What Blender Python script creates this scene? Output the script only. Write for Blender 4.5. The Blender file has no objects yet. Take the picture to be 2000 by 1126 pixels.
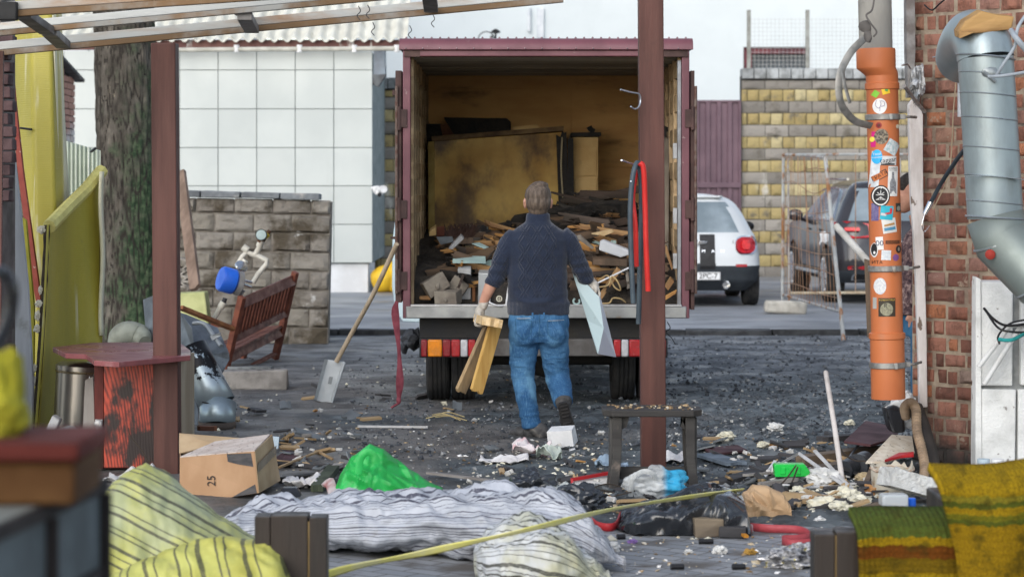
import bpy, bmesh, math, random
from mathutils import Vector as V, Matrix, Euler, noise, Quaternion
R=math.radians
SC=bpy.context.scene; COL=SC.collection
rng=random.Random(7)
# ---------------------------------------------------------------- camera, sky, sun, exposure
F=4500.; HZ=358.; CX=1000.; CH=1.75            # focal length in photo pixels, horizon row, eye height
cd=bpy.data.cameras.new('camera'); cam=bpy.data.objects.new('camera',cd); COL.objects.link(cam); SC.camera=cam
cam.location=(0,0,CH); cam.rotation_euler=(R(90),0,0)
cd.sensor_width=36; cd.lens=36*F/2000; cd.shift_y=-(563-HZ)/2000; cd.clip_start=.1; cd.clip_end=600
cd.dof.use_dof=True; cd.dof.focus_distance=15.2; cd.dof.aperture_fstop=3.6
W=bpy.data.worlds.new('World'); SC.world=W; W.use_nodes=True
SUN_EL=R(30); SUN_AZ=R(205)
nt=W.node_tree; bg=nt.nodes['Background']; sk=nt.nodes.new('ShaderNodeTexSky'); sk.sky_type='NISHITA'
sk.sun_disc=False; sk.sun_elevation=SUN_EL; sk.sun_rotation=SUN_AZ; sk.air_density=1.0; sk.dust_density=1.2; sk.ozone_density=.4
hs=nt.nodes.new('ShaderNodeHueSaturation'); hs.inputs['Saturation'].default_value=.62
nt.links.new(sk.outputs[0],hs.inputs['Color']); nt.links.new(hs.outputs[0],bg.inputs['Color']); bg.inputs['Strength'].default_value=.15
sl=bpy.data.lights.new('sun','SUN'); sl.energy=1.0; sl.angle=R(60); sl.color=(1,.985,.965)
so=bpy.data.objects.new('sun',sl); COL.objects.link(so)
sd=V((math.sin(SUN_AZ)*math.cos(SUN_EL),math.cos(SUN_AZ)*math.cos(SUN_EL),math.sin(SUN_EL)))
so.rotation_euler=sd.to_track_quat('Z','Y').to_euler(); so.location=(0,-5,12)
SC.view_settings.view_transform='Standard'; SC.view_settings.look='None'; SC.view_settings.exposure=.66; SC.view_settings.gamma=1
# ---------------------------------------------------------------- helpers
def P(px,py,Y): return V(((px-CX)/F*Y,Y,CH-(py-HZ)/F*Y))
def GY(py,z=0.): return (CH-z)*F/(py-HZ)
def G(px,py,z=0.):
    Y=GY(py,z); return V(((px-CX)/F*Y,Y,z))
def px(n,Y): return n/F*Y
def nz(p,s=1.,o=0.): return noise.noise(V(p)*s+V((o,o*1.7,o*.3)))
def fr(p,s=1.,o=0.,oc=4): return noise.fractal(V(p)*s+V((o,o*1.7,o*.3)),1.,2.,oc)
def lin(c):
    return tuple(((x/255)/12.92 if x/255<=.04045 else ((x/255+.055)/1.055)**2.4) for x in c)
_CR={}
def crz(p,f,seed,n=5):
    """creases: folded triangle waves along a few random directions, as in crumpled film or paper"""
    if (seed,n) not in _CR:
        r=random.Random(seed*17+n); _CR[(seed,n)]=[(V((r.gauss(0,1),r.gauss(0,1),r.gauss(0,1))).normalized(),.5+r.random(),r.random()) for _ in range(n)]
    p=V(p); p=p+V((nz(p,f*.7,seed),nz(p,f*.7,seed+4),nz(p,f*.7,seed+8)))*(.22/f); s=0
    for d,k,ph in _CR[(seed,n)]:
        q=p.dot(d)*f*k+ph; q-=math.floor(q); s+=abs(q-.5)*4-1
    return s/n
def crf(p,f,seed,n=6):
    """sharp facets: the highest of several folded waves"""
    crz((0,0,0),f,seed,n); p=V(p); p=p+V((nz(p,f*.7,seed),nz(p,f*.7,seed+4),nz(p,f*.7,seed+8)))*(.1/f); m=0
    for d,k,ph in _CR[(seed,n)]:
        q=p.dot(d)*f*k+ph; q-=math.floor(q); m=max(m,abs(q-.5)*2)
    return (m-.82)*2.6
def RGB(r,g,b): return lin((r,g,b))
class MB:
    def __init__(s):
        s.bm=bmesh.new(); s.tl=s.bm.faces.layers.float.new('tone'); s.uv=s.bm.loops.layers.uv.new('UVMap'); s.tone=.5
    def f(s,vs,mi=0,uvs=None):
        try: fc=s.bm.faces.new(vs)
        except ValueError: return None
        fc[s.tl]=s.tone; fc.material_index=mi
        if uvs:
            for l,u in zip(fc.loops,uvs): l[s.uv].uv=u
        return fc
    def v(s,p): return s.bm.verts.new(p)
    def box(s,c,d,rot=None,jit=0,mi=0):
        c=V(c); h=V(d)/2; Q=Matrix.Identity(3)
        if rot is not None: Q=rot if isinstance(rot,Matrix) else Euler(rot).to_matrix()
        vs=[]
        for x,y,z in ((-1,-1,-1),(1,-1,-1),(1,1,-1),(-1,1,-1),(-1,-1,1),(1,-1,1),(1,1,1),(-1,1,1)):
            p=V((x*h.x,y*h.y,z*h.z))
            if jit: p+=V((rng.uniform(-jit,jit),rng.uniform(-jit,jit),rng.uniform(-jit,jit)))
            vs.append(s.v(c+Q@p))
        for q in ((3,2,1,0),(4,5,6,7),(0,1,5,4),(1,2,6,5),(2,3,7,6),(3,0,4,7)): s.f([vs[i] for i in q],mi)
        return s
    def b2(s,lo,hi,mi=0):
        lo=V(lo);hi=V(hi); return s.box((lo+hi)/2,hi-lo,mi=mi)
    def frame(s,a,b,up=(0,0,1)):
        d=(V(b)-V(a)).normalized(); u=V(up); x=u.cross(d)
        if x.length<1e-4: x=V((1,0,0)).cross(d)
        x.normalize(); y=d.cross(x); return Matrix((x,y,d)).transposed()
    def bar(s,a,b,w,h,up=(0,0,1),mi=0,jit=0):
        a=V(a);b=V(b); return s.box((a+b)/2,(w,h,(b-a).length),s.frame(a,b,up),jit,mi)
    def plank(s,a,b,w,t,up=(0,0,1),jag=.03,seed=0,bow=0.):
        r=random.Random(seed); a=V(a);b=V(b); Q=s.frame(a,b,up); L=(b-a).length; K=5; cols=[]
        for i in range(K+1):
            x=-w/2+w*i/K; e0=r.uniform(0,jag); e1=r.uniform(0,jag); col=[]
            for k in range(5):
                z=e0+(L-e0-e1)*k/4; off=bow*math.sin(math.pi*z/L)
                col.append((s.v(a+Q@V((x,t/2+off,z))),s.v(a+Q@V((x,-t/2+off,z)))))
            cols.append(col)
        for i in range(K):
            A,B=cols[i],cols[i+1]
            for k in range(4):
                s.f((A[k][0],B[k][0],B[k+1][0],A[k+1][0])); s.f((A[k+1][1],B[k+1][1],B[k][1],A[k][1]))
            s.f((A[0][1],B[0][1],B[0][0],A[0][0])); s.f((A[4][0],B[4][0],B[4][1],A[4][1]))
        for k in range(4):
            A=cols[0]; s.f((A[k][1],A[k][0],A[k+1][0],A[k+1][1])); A=cols[-1]; s.f((A[k][0],A[k][1],A[k+1][1],A[k+1][0]))
        return s
    def tube(s,pts,rad,n=12,cap=True,flat=1.,up=(0,0,1),closed=False,ripple=0,mi=0):
        pts=[V(p) for p in pts]; N=len(pts)
        if not isinstance(rad,(list,tuple)): rad=[rad]*N
        T=[]
        for i in range(N):
            d=(pts[min(i+1,N-1)]-pts[max(i-1,0)]); T.append(d.normalized() if d.length>1e-9 else V((0,0,1)))
        u=V(up); x=u.cross(T[0])
        if x.length<1e-3: x=V((1,0,0)).cross(T[0])
        x.normalize(); rings=[]; acc=0
        for i in range(N):
            if i:
                q=T[i-1].rotation_difference(T[i]); x=(q@x); x=(x-T[i]*x.dot(T[i])).normalized(); acc+=(pts[i]-pts[i-1]).length
            y=T[i].cross(x); ra=rad[i]; rb=ra
            if isinstance(ra,(list,tuple)): ra,rb=ra
            rings.append([s.v(pts[i]+x*(ra*math.cos(2*math.pi*k/n))+y*(rb*flat*math.sin(2*math.pi*k/n))) for k in range(n)])
        for i in range(N-1):
            for k in range(n):
                k2=(k+1)%n
                s.f((rings[i][k],rings[i][k2],rings[i+1][k2],rings[i+1][k]),mi,((k/n,i/N),((k+1)/n,i/N),((k+1)/n,(i+1)/N),(k/n,(i+1)/N)))
        if cap: s.f(rings[0][::-1],mi); s.f(rings[-1],mi)
        return s
    def lathe(s,prof,o,ax=(0,0,1),n=24,cap=True,mi=0):
        o=V(o); Q=V(ax).normalized().to_track_quat('Z','Y').to_matrix(); rings=[]
        for r,z in prof:
            rings.append([s.v(o+Q@V((r*math.cos(2*math.pi*k/n),r*math.sin(2*math.pi*k/n),z))) for k in range(n)])
        for i in range(len(prof)-1):
            for k in range(n): s.f((rings[i][k],rings[i][(k+1)%n],rings[i+1][(k+1)%n],rings[i+1][k]),mi)
        if cap:
            if prof[0][0]>1e-5: s.f(rings[0][::-1],mi)
            if prof[-1][0]>1e-5: s.f(rings[-1],mi)
        return s
    def prism(s,poly,vec,mi=0):
        vec=V(vec); A=[s.v(V(p)) for p in poly]; B=[s.v(V(p)+vec) for p in poly]; n=len(A)
        s.f(A[::-1],mi); s.f(B,mi)
        for i in range(n): s.f((A[i],A[(i+1)%n],B[(i+1)%n],B[i]),mi)
        return s
    def grid(s,fn,nu,nv,us=1.,vs=1.,mi=0,wrap=False):
        g=[[s.v(fn(i/nu,j/nv)) for j in range(nv+1)] for i in range(nu if wrap else nu+1)]
        for i in range(nu):
            A=g[i]; B=g[(i+1)%len(g)]
            for j in range(nv):
                s.f((A[j],B[j],B[j+1],A[j+1]),mi,((i/nu*us,j/nv*vs),((i+1)/nu*us,j/nv*vs),((i+1)/nu*us,(j+1)/nv*vs),(i/nu*us,(j+1)/nv*vs)))
        return g
    def ico(s,c,r,sub=2,amp=.2,fq=1.5,seed=0,rot=None,crease=0,mi=0,zmin=None,facet=0):
        c=V(c); r=V(r) if not isinstance(r,(int,float)) else V((r,r,r)); Q=Euler(rot).to_matrix() if rot else Matrix.Identity(3)
        b=bmesh.new(); bmesh.ops.create_icosphere(b,subdivisions=sub,radius=1); mp={}
        for v_ in b.verts:
            p=v_.co.copy(); k=1+amp*nz(p,fq,seed*3.1)
            if amp and sub>2: k+=amp*.5*nz(p,fq*2.7,seed*1.3+9)
            if crease:
                k+=amp*.75*crz(p,crease*.45,seed)+amp*.3*crz(p,crease*1.1,seed+3)
            q=Q@V((p.x*r.x*k,p.y*r.y*k,p.z*r.z*k))+c
            if zmin is not None and q.z<zmin: q.z=zmin+(q.z-zmin)*.03
            mp[v_.index]=s.v(q)
        if facet:
            q_=random.Random(seed*7+1)
            for v_ in mp.values():
                d=v_.co-c; v_.co=c+d*(1+q_.uniform(-facet,facet*.55))+V((q_.uniform(-1,1)*r.x,q_.uniform(-1,1)*r.y,q_.uniform(-1,1)*r.z))*facet*.45
                if zmin is not None: v_.co.z=max(v_.co.z,zmin)
        for f_ in b.faces: s.f([mp[v_.index] for v_ in f_.verts],mi)
        b.free(); return s
    def text(s,t,size,mat,depth=.002,warp=None,align='CENTER'):
        cu=bpy.data.curves.new('t','FONT'); cu.body=t; cu.size=size; cu.align_x=align; cu.align_y='CENTER'; cu.extrude=0
        o=bpy.data.objects.new('t',cu); me=o.to_mesh(); vs=[]
        for v_ in me.vertices:
            p=v_.co.copy(); vs.append(s.v(warp(p) if warp else mat@V((p.x,p.y,depth))))
        for p in me.polygons: s.f([vs[i] for i in p.vertices])
        o.to_mesh_clear(); bpy.data.objects.remove(o); bpy.data.curves.remove(cu); return s
    def bake(s,voxel,it=4,disp=None):
        """fuse everything collected so far into one continuous surface"""
        me=bpy.data.meshes.new('tmp'); bmesh.ops.recalc_face_normals(s.bm,faces=s.bm.faces); s.bm.to_mesh(me)
        o=bpy.data.objects.new('tmp',me); COL.objects.link(o)
        m=o.modifiers.new('r','REMESH'); m.mode='VOXEL'; m.voxel_size=voxel
        if it: q=o.modifiers.new('s','SMOOTH'); q.iterations=it; q.factor=.5
        bpy.context.view_layer.update(); dg=bpy.context.evaluated_depsgraph_get(); e=o.evaluated_get(dg); m2=e.to_mesh()
        n=MB(); n.bm.from_mesh(m2); n.tl=n.bm.faces.layers.float.get('tone') or n.bm.faces.layers.float.new('tone'); n.uv=n.bm.loops.layers.uv.verify()
        for f_ in n.bm.faces: f_[n.tl]=.5
        e.to_mesh_clear(); bpy.data.objects.remove(o); bpy.data.meshes.remove(me)
        if disp:
            n.bm.normal_update()
            for v_,d in [(v_,disp(v_.co,v_.normal)) for v_ in n.bm.verts]: v_.co+=v_.normal*d
        return n
    def build(s,name,mat,parent=None,smooth=35,bev=0,solid=0,sub=0,off=None,kind=None,label=None):
        if off is None:
            q=parent
            while q is not None and q.parent is not None: q=q.parent
            off=ORG.get(q.name,V((0,0,0))) if q is not None else V((0,0,0))
        bmesh.ops.recalc_face_normals(s.bm,faces=s.bm.faces)
        me=bpy.data.meshes.new(name)
        if off.length: bmesh.ops.translate(s.bm,vec=-off,verts=s.bm.verts)
        s.bm.to_mesh(me); s.bm.free()
        for m in (mat if isinstance(mat,(list,tuple)) else [mat]): me.materials.append(m)
        if smooth:
            for p in me.polygons: p.use_smooth=True
            me.set_sharp_from_angle(angle=R(smooth))
        o=bpy.data.objects.new(name,me); COL.objects.link(o); o.parent=parent
        if solid: m=o.modifiers.new('thickness','SOLIDIFY'); m.thickness=solid; m.offset=0
        if bev: m=o.modifiers.new('bevel','BEVEL'); m.width=bev; m.segments=2; m.limit_method='ANGLE'; m.angle_limit=R(40)
        if sub: m=o.modifiers.new('subsurf','SUBSURF'); m.levels=sub; m.render_levels=sub
        if kind: o['kind']=kind
        if label: o['label']=label
        return o
ORG={}
def thing(name,label,cat,loc,rot=None,group=None,local=False):
    o=bpy.data.objects.new(name,None); COL.objects.link(o); o.location=V(loc); o.empty_display_size=.1
    if rot: o.rotation_euler=rot
    o['label']=label; o['category']=cat
    if group: o['group']=group
    ORG[o.name]=V((0,0,0)) if local else V(loc)
    return o
def solo(mb,name,label,cat,mat,group=None,**k):
    """a thing that is one mesh; origin at the middle of its base"""
    xs=[v.co for v in mb.bm.verts]
    c=V(((min(p.x for p in xs)+max(p.x for p in xs))/2,(min(p.y for p in xs)+max(p.y for p in xs))/2,min(p.z for p in xs)))
    o=mb.build(name,mat,None,off=c,**k); ORG[o.name]=c; o.location=c; o['label']=label; o['category']=cat
    if group: o['group']=group
    return o
def struct(mb,name,mat,**k):
    o=mb.build(name,mat,None,**k); o['kind']='structure'; return o
def arc(c,r,a0,a1,n,ux,uy):
    c=V(c);ux=V(ux);uy=V(uy)
    return [c+ux*(r*math.cos(a0+(a1-a0)*i/n))+uy*(r*math.sin(a0+(a1-a0)*i/n)) for i in range(n+1)]
def spline(pts,n=8):
    pts=[V(p) for p in pts]; out=[]; Q=[pts[0]*2-pts[1]]+pts+[pts[-1]*2-pts[-2]]
    for i in range(1,len(Q)-2):
        a,b,c,d=Q[i-1:i+3]
        for k in range(n):
            t=k/n; out.append(.5*((2*b)+(c-a)*t+(2*a-5*b+4*c-d)*t*t+(3*b-a-3*c+d)*t**3))
    return out+[pts[-1]]
# ---------------------------------------------------------------- materials
class N:
    def __init__(s,name):
        s.m=bpy.data.materials.new(name); s.m.use_nodes=True; s.t=s.m.node_tree; s.b=s.t.nodes['Principled BSDF']; s.tc=s.n('ShaderNodeTexCoord')
    def n(s,t,**k):
        x=s.t.nodes.new(t)
        for a,b in k.items(): setattr(x,a,b)
        return x
    def l(s,a,b): s.t.links.new(a,b)
    def val(s,x,sock):
        if hasattr(x,'is_linked'): s.l(x,sock)
        else: sock.default_value=(tuple(x)+(1,) if isinstance(x,tuple) and len(x)==3 and sock.type=='RGBA' else x)
    def math(s,op,a,b=0.,c=0.):
        x=s.n('ShaderNodeMath',operation=op); s.val(a,x.inputs[0]); s.val(b,x.inputs[1]); s.val(c,x.inputs[2]); return x.outputs[0]
    def mix(s,f,a,b,mode='MIX'):
        x=s.n('ShaderNodeMix',data_type='RGBA',blend_type=mode); s.val(f,x.inputs[0]); s.val(a,x.inputs[6]); s.val(b,x.inputs[7]); return x.outputs[2]
    def co(s,kind='Object',scale=(1,1,1),rot=(0,0,0),loc=(0,0,0)):
        m=s.n('ShaderNodeMapping'); s.l(s.tc.outputs[kind],m.inputs[0]); m.inputs['Scale'].default_value=scale; m.inputs['Rotation'].default_value=rot; m.inputs['Location'].default_value=loc; return m.outputs[0]
    def noise(s,co,sc,det=5,rough=.55,dist=0.):
        x=s.n('ShaderNodeTexNoise'); s.l(co,x.inputs['Vector']); x.inputs['Scale'].default_value=sc; x.inputs['Detail'].default_value=det; x.inputs['Roughness'].default_value=rough; x.inputs['Distortion'].default_value=dist; return x.outputs[0]
    def ss(s,x,lo,hi,a=0.,b=1.):
        m=s.n('ShaderNodeMapRange',interpolation_type='SMOOTHSTEP'); s.val(x,m.inputs[0])
        for i,q in enumerate((lo,hi,a,b)): m.inputs[i+1].default_value=q
        return m.outputs[0]
    def ramp(s,x,st,interp='LINEAR'):
        r=s.n('ShaderNodeValToRGB'); s.l(x,r.inputs[0]); r.color_ramp.interpolation=interp; e=r.color_ramp.elements
        while len(e)<len(st): e.new(.5)
        for i,(p,c) in enumerate(st): e[i].position=p; e[i].color=tuple(c)+(1,)
        return r.outputs[0]
    def attr(s,nm='tone'): x=s.n('ShaderNodeAttribute',attribute_name=nm); return x.outputs['Fac']
    def sep(s,co): x=s.n('ShaderNodeSeparateXYZ'); s.l(co,x.inputs[0]); return x.outputs
    def bump(s,h,st=.3,dist=.02,prev=None):
        x=s.n('ShaderNodeBump'); s.l(h,x.inputs['Height']); x.inputs['Strength'].default_value=st; x.inputs['Distance'].default_value=dist
        if prev is not None: s.l(prev,x.inputs['Normal'])
        return x.outputs[0]
    def out(s,col,rough=.8,metal=0.,spec=.3,bump=None,alpha=None,trans=0.):
        s.val(col,s.b.inputs['Base Color']); s.val(rough,s.b.inputs['Roughness']); s.b.inputs['Metallic'].default_value=metal
        s.b.inputs['Specular IOR Level'].default_value=spec
        if bump is not None: s.l(bump,s.b.inputs['Normal'])
        if alpha is not None: s.val(alpha,s.b.inputs['Alpha'])
        if trans: s.b.inputs['Transmission Weight'].default_value=trans
        return s.m
CACHE={}
def M(name,c1,c2=None,sc=5,lo=.35,hi=.65,c3=None,sc3=2.,lo3=.58,hi3=.7,st3=(1,1,1),rough=.8,rv=.12,metal=0.,spec=.3,bump=.25,bsc=40,bd=.01,st=(1,1,1),rot=(0,0,0),tone=0.,rnd=0.,ramp=None,det=6,coord='Object',dist=0.,alpha=None,trans=0.,ior=None):
    if name in CACHE: return CACHE[name]
    n=N(name); co=n.co(coord,st,rot); no=n.noise(co,sc,det,dist=dist)
    base=n.ramp(n.attr(),ramp) if ramp else c1
    if c2 is None: c2=tuple(x*.72 for x in c1) if c1 else None
    col=n.mix(n.ss(no,lo,hi),base,c2) if c2 else base
    if c3: col=n.mix(n.ss(n.noise(n.co(coord,st3,rot,(3,7,1)),sc3,7,.62),lo3,hi3),col,c3)
    if tone: col=n.mix(1.,col,n.ramp(n.attr(),[(0,(1-tone,)*3),(1,(1+tone,)*3)]),'MULTIPLY')
    if rnd:
        oi=n.n('ShaderNodeObjectInfo'); col=n.mix(1.,col,n.ramp(oi.outputs['Random'],[(0,(1-rnd,)*3),(1,(1+rnd,)*3)]),'MULTIPLY')
    bp=None
    if bump: bp=n.bump(n.noise(co,bsc,8,.62),bump,bd)
    ro=n.ss(no,.3,.7,max(.02,rough-rv),min(1,rough+rv))
    CACHE[name]=n.out(col,ro,metal,spec,bp,alpha,trans)
    if ior: n.b.inputs['IOR'].default_value=ior
    return CACHE[name]
def wood(name,c1,c2,ax=2,sc=9,**k):
    st=[1,1,1]; st[ax]=.09; k.setdefault('rough',.75); k.setdefault('bump',.3); k.setdefault('bsc',60)
    return M(name,c1,c2,sc=sc,st=tuple(st),**k)
# ================================================================ SETTING
# ---- ground sheets
gm=M('far_ground_mat',(.1,.1,.1),(.07,.07,.07),sc=2)
b=MB(); b.grid(lambda u,v:V((-200+400*u,-60+360*v,-.09)),4,4); struct(b,'ground',gm,smooth=0)
n=N('paver_mat'); co=n.co(); br=n.n('ShaderNodeTexBrick'); n.l(n.co(scale=(1,1,1),rot=(0,0,R(38))),br.inputs['Vector'])
br.inputs['Scale'].default_value=1; br.inputs['Brick Width'].default_value=.2; br.inputs['Row Height'].default_value=.1; br.inputs['Mortar Size'].default_value=.006; br.inputs['Mortar Smooth'].default_value=.3
br.inputs['Color1'].default_value=(.22,.235,.255,1); br.inputs['Color2'].default_value=(.29,.3,.315,1); br.inputs['Mortar'].default_value=(.1,.095,.09,1)
col=n.mix(n.ss(n.noise(co,3,7),.48,.7),br.outputs[0],(.11,.1,.09)); col=n.mix(n.ss(n.noise(co,60,3),.66,.74),col,(.28,.25,.2))
mpav=n.out(col,n.ss(n.noise(co,2),.35,.6,.5,.85),bump=n.bump(n.noise(co,90,6),.25,.006,n.bump(br.outputs['Fac'],-.7,.012)))
b=MB(); b.grid(lambda u,v:V((-7+14*u,1+12.2*v,0)),2,2); struct(b,'paving',mpav,smooth=0)
n=N('yard_mat'); co=n.co(); xyz=n.sep(co)
big=n.math('ADD',n.noise(co,.55,4),n.math('MULTIPLY',xyz[0],.075))
dirt=n.mix(n.ss(n.noise(co,2.2,8,.65),.4,.6),(.21,.2,.19),(.105,.1,.097))
coal=n.mix(n.ss(n.noise(co,3.,9,.7),.42,.6),(.052,.063,.07),(.145,.172,.187))
col=n.mix(n.ss(big,.4,.6),dirt,coal)
col=n.mix(n.ss(xyz[1],19.2,22.5),col,n.mix(n.ss(n.noise(n.co(scale=(.8,1,1)),2.6,8),.42,.6),(.1,.108,.12),(.23,.245,.265)))
col=n.mix(n.ss(n.noise(co,26,3,.6),.68,.72),col,(.3,.26,.2)); col=n.mix(n.ss(n.noise(n.co(loc=(5,3,1)),48,2,.6),.71,.74),col,(.5,.48,.44))
mdirt=n.out(col,n.ss(n.noise(co,1.6,5),.36,.62,.3,.8),bump=n.bump(n.noise(co,38,9,.72),.8,.05,n.bump(n.noise(co,9,6,.7),.5,.08)),spec=.5)
def yard_h(x,y):
    h=.012+.016*nz((x,y,0),1.1)+(.016*fr((x,y,2),4.)+.02*abs(nz((x,y,4),9.))+.012*nz((x,y,6),21.))*(.4+.6*max(0,min(1,(x+1.6)/2.4)))
    h-=.10*max(0,(11.95-y))/.6*.5
    if y>24.5: h=h*(27-y)/2.5+.0
    return h
b=MB(); b.grid(lambda u,v:(lambda x,y:V((x,y,yard_h(x,y))))(-7.+14*u,11.3+15.6*v),380,400); struct(b,'yard',mdirt,smooth=180)
n=N('road_mat'); co=n.co()
col=n.mix(n.ss(n.noise(n.co(scale=(.7,1,1)),1.3,8),.4,.62),(.3,.315,.34),(.2,.21,.225)); col=n.mix(n.ss(n.noise(co,70,3),.6,.7),col,(.3,.3,.3))
mroad=n.out(col,n.ss(n.noise(co,.7),.35,.6,.35,.7),bump=n.bump(n.noise(co,80,6),.35,.01),spec=.4)
b=MB(); b.grid(lambda u,v:V((-14+28*u,26.75+23*v,.05)),4,4); struct(b,'road',mroad,smooth=0)
b=MB()
for i in range(28):
    b.tone=rng.random(); x=-14+i; b.box((x+.5,26.62+rng.uniform(-.01,.01),.005),(.99,.2,.12),jit=.008)
struct(b,'kerb',M('kerb_mat',(.05,.052,.055),(.025,.026,.028),sc=9,bump=.5,tone=.25),bev=.01)
# ---- loose rubble nobody could count
def scatter(name,n,fn,smin,smax,mat,seed,flat=.6,pal=None):
    r=random.Random(seed); b=MB()
    for i in range(n):
        x,y=fn(r); s=smin*(smax/smin)**(r.random()**2.2); q=Euler((r.uniform(-.5,.5),r.uniform(-.5,.5),r.uniform(0,6.28))).to_matrix()
        b.tone=r.random(); z=yard_h(x,y) if y>11.9 else 0.; z=max(z,0 if y<12.3 else -.05)
        vs=[]
        for d in ((1,0,0),(-1,0,0),(0,1,0),(0,-1,0),(0,0,1),(0,0,-1)):
            k=r.uniform(.5,1.1); vs.append(b.v(V((x,y,z+s*flat*.25))+q@V((d[0]*s*k,d[1]*s*k*r.uniform(.5,1),d[2]*s*flat*k))))
        for a in ((0,2,4),(2,1,4),(1,3,4),(3,0,4),(2,0,5),(1,2,5),(3,1,5),(0,3,5)): b.f([vs[j] for j in a])
    o=b.build(name,mat,None,smooth=0,off=V((0,0,0))); o['kind']='stuff'; o['label']=name.replace('_',' ')+' strewn over the yard'; o['category']='rubble'
def reg(x0,x1,y0,y1):
    def f(r):
        py=y0+(y1-y0)*r.random(); p=r.uniform(x0,x1); g=G(p,py); return g.x,g.y
    return f
def mixreg(*rs):
    ws=[w for w,_ in rs]
    return lambda r:r.choices(rs,ws)[0][1](r)
mcoal=M('coal_mat',None,None,ramp=[(0,(.03,.034,.04)),(.6,(.085,.094,.108)),(.9,(.2,.21,.22)),(1,(.42,.42,.4))],rough=.6,bump=.4,bsc=60)
mchip=M('chip_mat',None,None,ramp=[(0,(.10,.07,.045)),(.3,(.35,.24,.13)),(.55,(.55,.47,.33)),(.8,(.72,.7,.65)),(1,(.8,.8,.8))],rough=.8,bump=.3)
scatter('charcoal_rubble',9500,mixreg((6,reg(1280,1800,640,860)),(3,reg(680,1320,700,900)),(.7,reg(400,1000,690,960)),(2,reg(1250,1850,820,980))),.006,.036,mcoal,3,.7)
scatter('pale_chips',1900,mixreg((3,reg(1080,1850,860,1010)),(2,reg(540,1200,820,960)),(.5,reg(400,1300,700,850)),(.6,reg(1300,1800,650,860)),(.9,reg(1150,1650,1000,1120))),.006,.028,mchip,5,.4)
scatter('foam_crumbs',320,mixreg((4,reg(1560,1760,950,1010)),(1,reg(1080,1500,880,1060)),(1,reg(940,1150,900,960)),(.6,reg(400,1000,720,860))),.012,.045,M('crumb_mat',(.72,.7,.6),(.55,.52,.4),bump=.5,tone=.25),8,.6)

# ---- block and brick walls: every block is modelled inside its wall's one mesh
def blockwall(b,o,ux,L,H,bw,bh,joint,depth,proud,seed,offs=.5,rough=.01,tones=None,sub=1,head=0.,widths=None,top=None,skip=None):
    """courses of blocks on the plane through o along ux; normal points to -Y side"""
    o=V(o);ux=V(ux).normalized();uz=V((0,0,1));un=ux.cross(uz); r=random.Random(seed); row=0; z=0.
    while z<H-.02:
        h=bh[row%len(bh)] if isinstance(bh,(list,tuple)) else bh; W_=bw[row%len(bw)] if isinstance(bw,(list,tuple)) else bw
        x=-(row%2)*offs*W_
        while x<L:
            w=W_
            if head and r.random()<head: w=W_*.5
            x0=max(0,x)+joint/2; x1=min(L,x+w)-joint/2; z0=z+joint/2; z1=min(z+h,H)-joint/2
            if sub>1: x0+=r.uniform(-.35,.35)*joint; x1+=r.uniform(-.35,.35)*joint; z0+=r.uniform(-.3,.3)*joint; z1+=r.uniform(-.3,.3)*joint
            if x1-x0>.015 and z1-z0>.01 and not (skip and skip((x0+x1)/2,(z0+z1)/2)):
                b.tone=tones(row,r) if tones else r.random(); pr=proud*r.uniform(.75,1.15); g=[]
                for i in range(sub+1):
                    cl=[]
                    for j in range(sub+1):
                        fx=i/sub; fz=j/sub; e=(0<i<sub) and (0<j<sub); X=x0+(x1-x0)*fx; Z=z0+(z1-z0)*fz
                        d=pr+(rough*(1.2*nz((X,Z,seed),9.)+1.2*nz((X,Z,seed+5),26.)+.5) if sub>1 else 0)
                        if sub>1 and not e: d=pr*.45+rough*.6*nz((X,Z,seed),11.)
                        jx=r.uniform(-1,1)*joint*.35 if sub==1 else 0; jz=r.uniform(-1,1)*joint*.35 if sub==1 else 0
                        cl.append(b.v(o+ux*(X+jx)+uz*(Z+jz)+un*d))
                    g.append(cl)
                for i in range(sub):
                    for j in range(sub): b.f((g[i][j],g[i+1][j],g[i+1][j+1],g[i][j+1]))
                ring=[g[i][0] for i in range(sub+1)]+[g[sub][j] for j in range(1,sub+1)]+[g[i][sub] for i in range(sub-1,-1,-1)]+[g[0][j] for j in range(sub-1,0,-1)]
                bk=[b.v(v_.co-un*(v_.co-o).dot(un)-un*.01) for v_ in ring]; m=len(ring)
                for i in range(m): b.f((ring[i],bk[i],bk[(i+1)%m],ring[(i+1)%m]))
            x+=w
        z+=h; row+=1
    return b
def slab(b,o,ux,L,H,th):
    o=V(o);ux=V(ux).normalized();un=ux.cross(V((0,0,1))); q=[o,o+ux*L,o+ux*L+V((0,0,H)),o+V((0,0,H))]; b.prism(q,-un*th); return b
mort=M('mortar_mat',(.22,.2,.17),(.13,.115,.1),sc=8,bump=.6,bsc=70)
mdark=M('joint_mat',(.06,.06,.055),(.03,.03,.03),sc=5)
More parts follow.
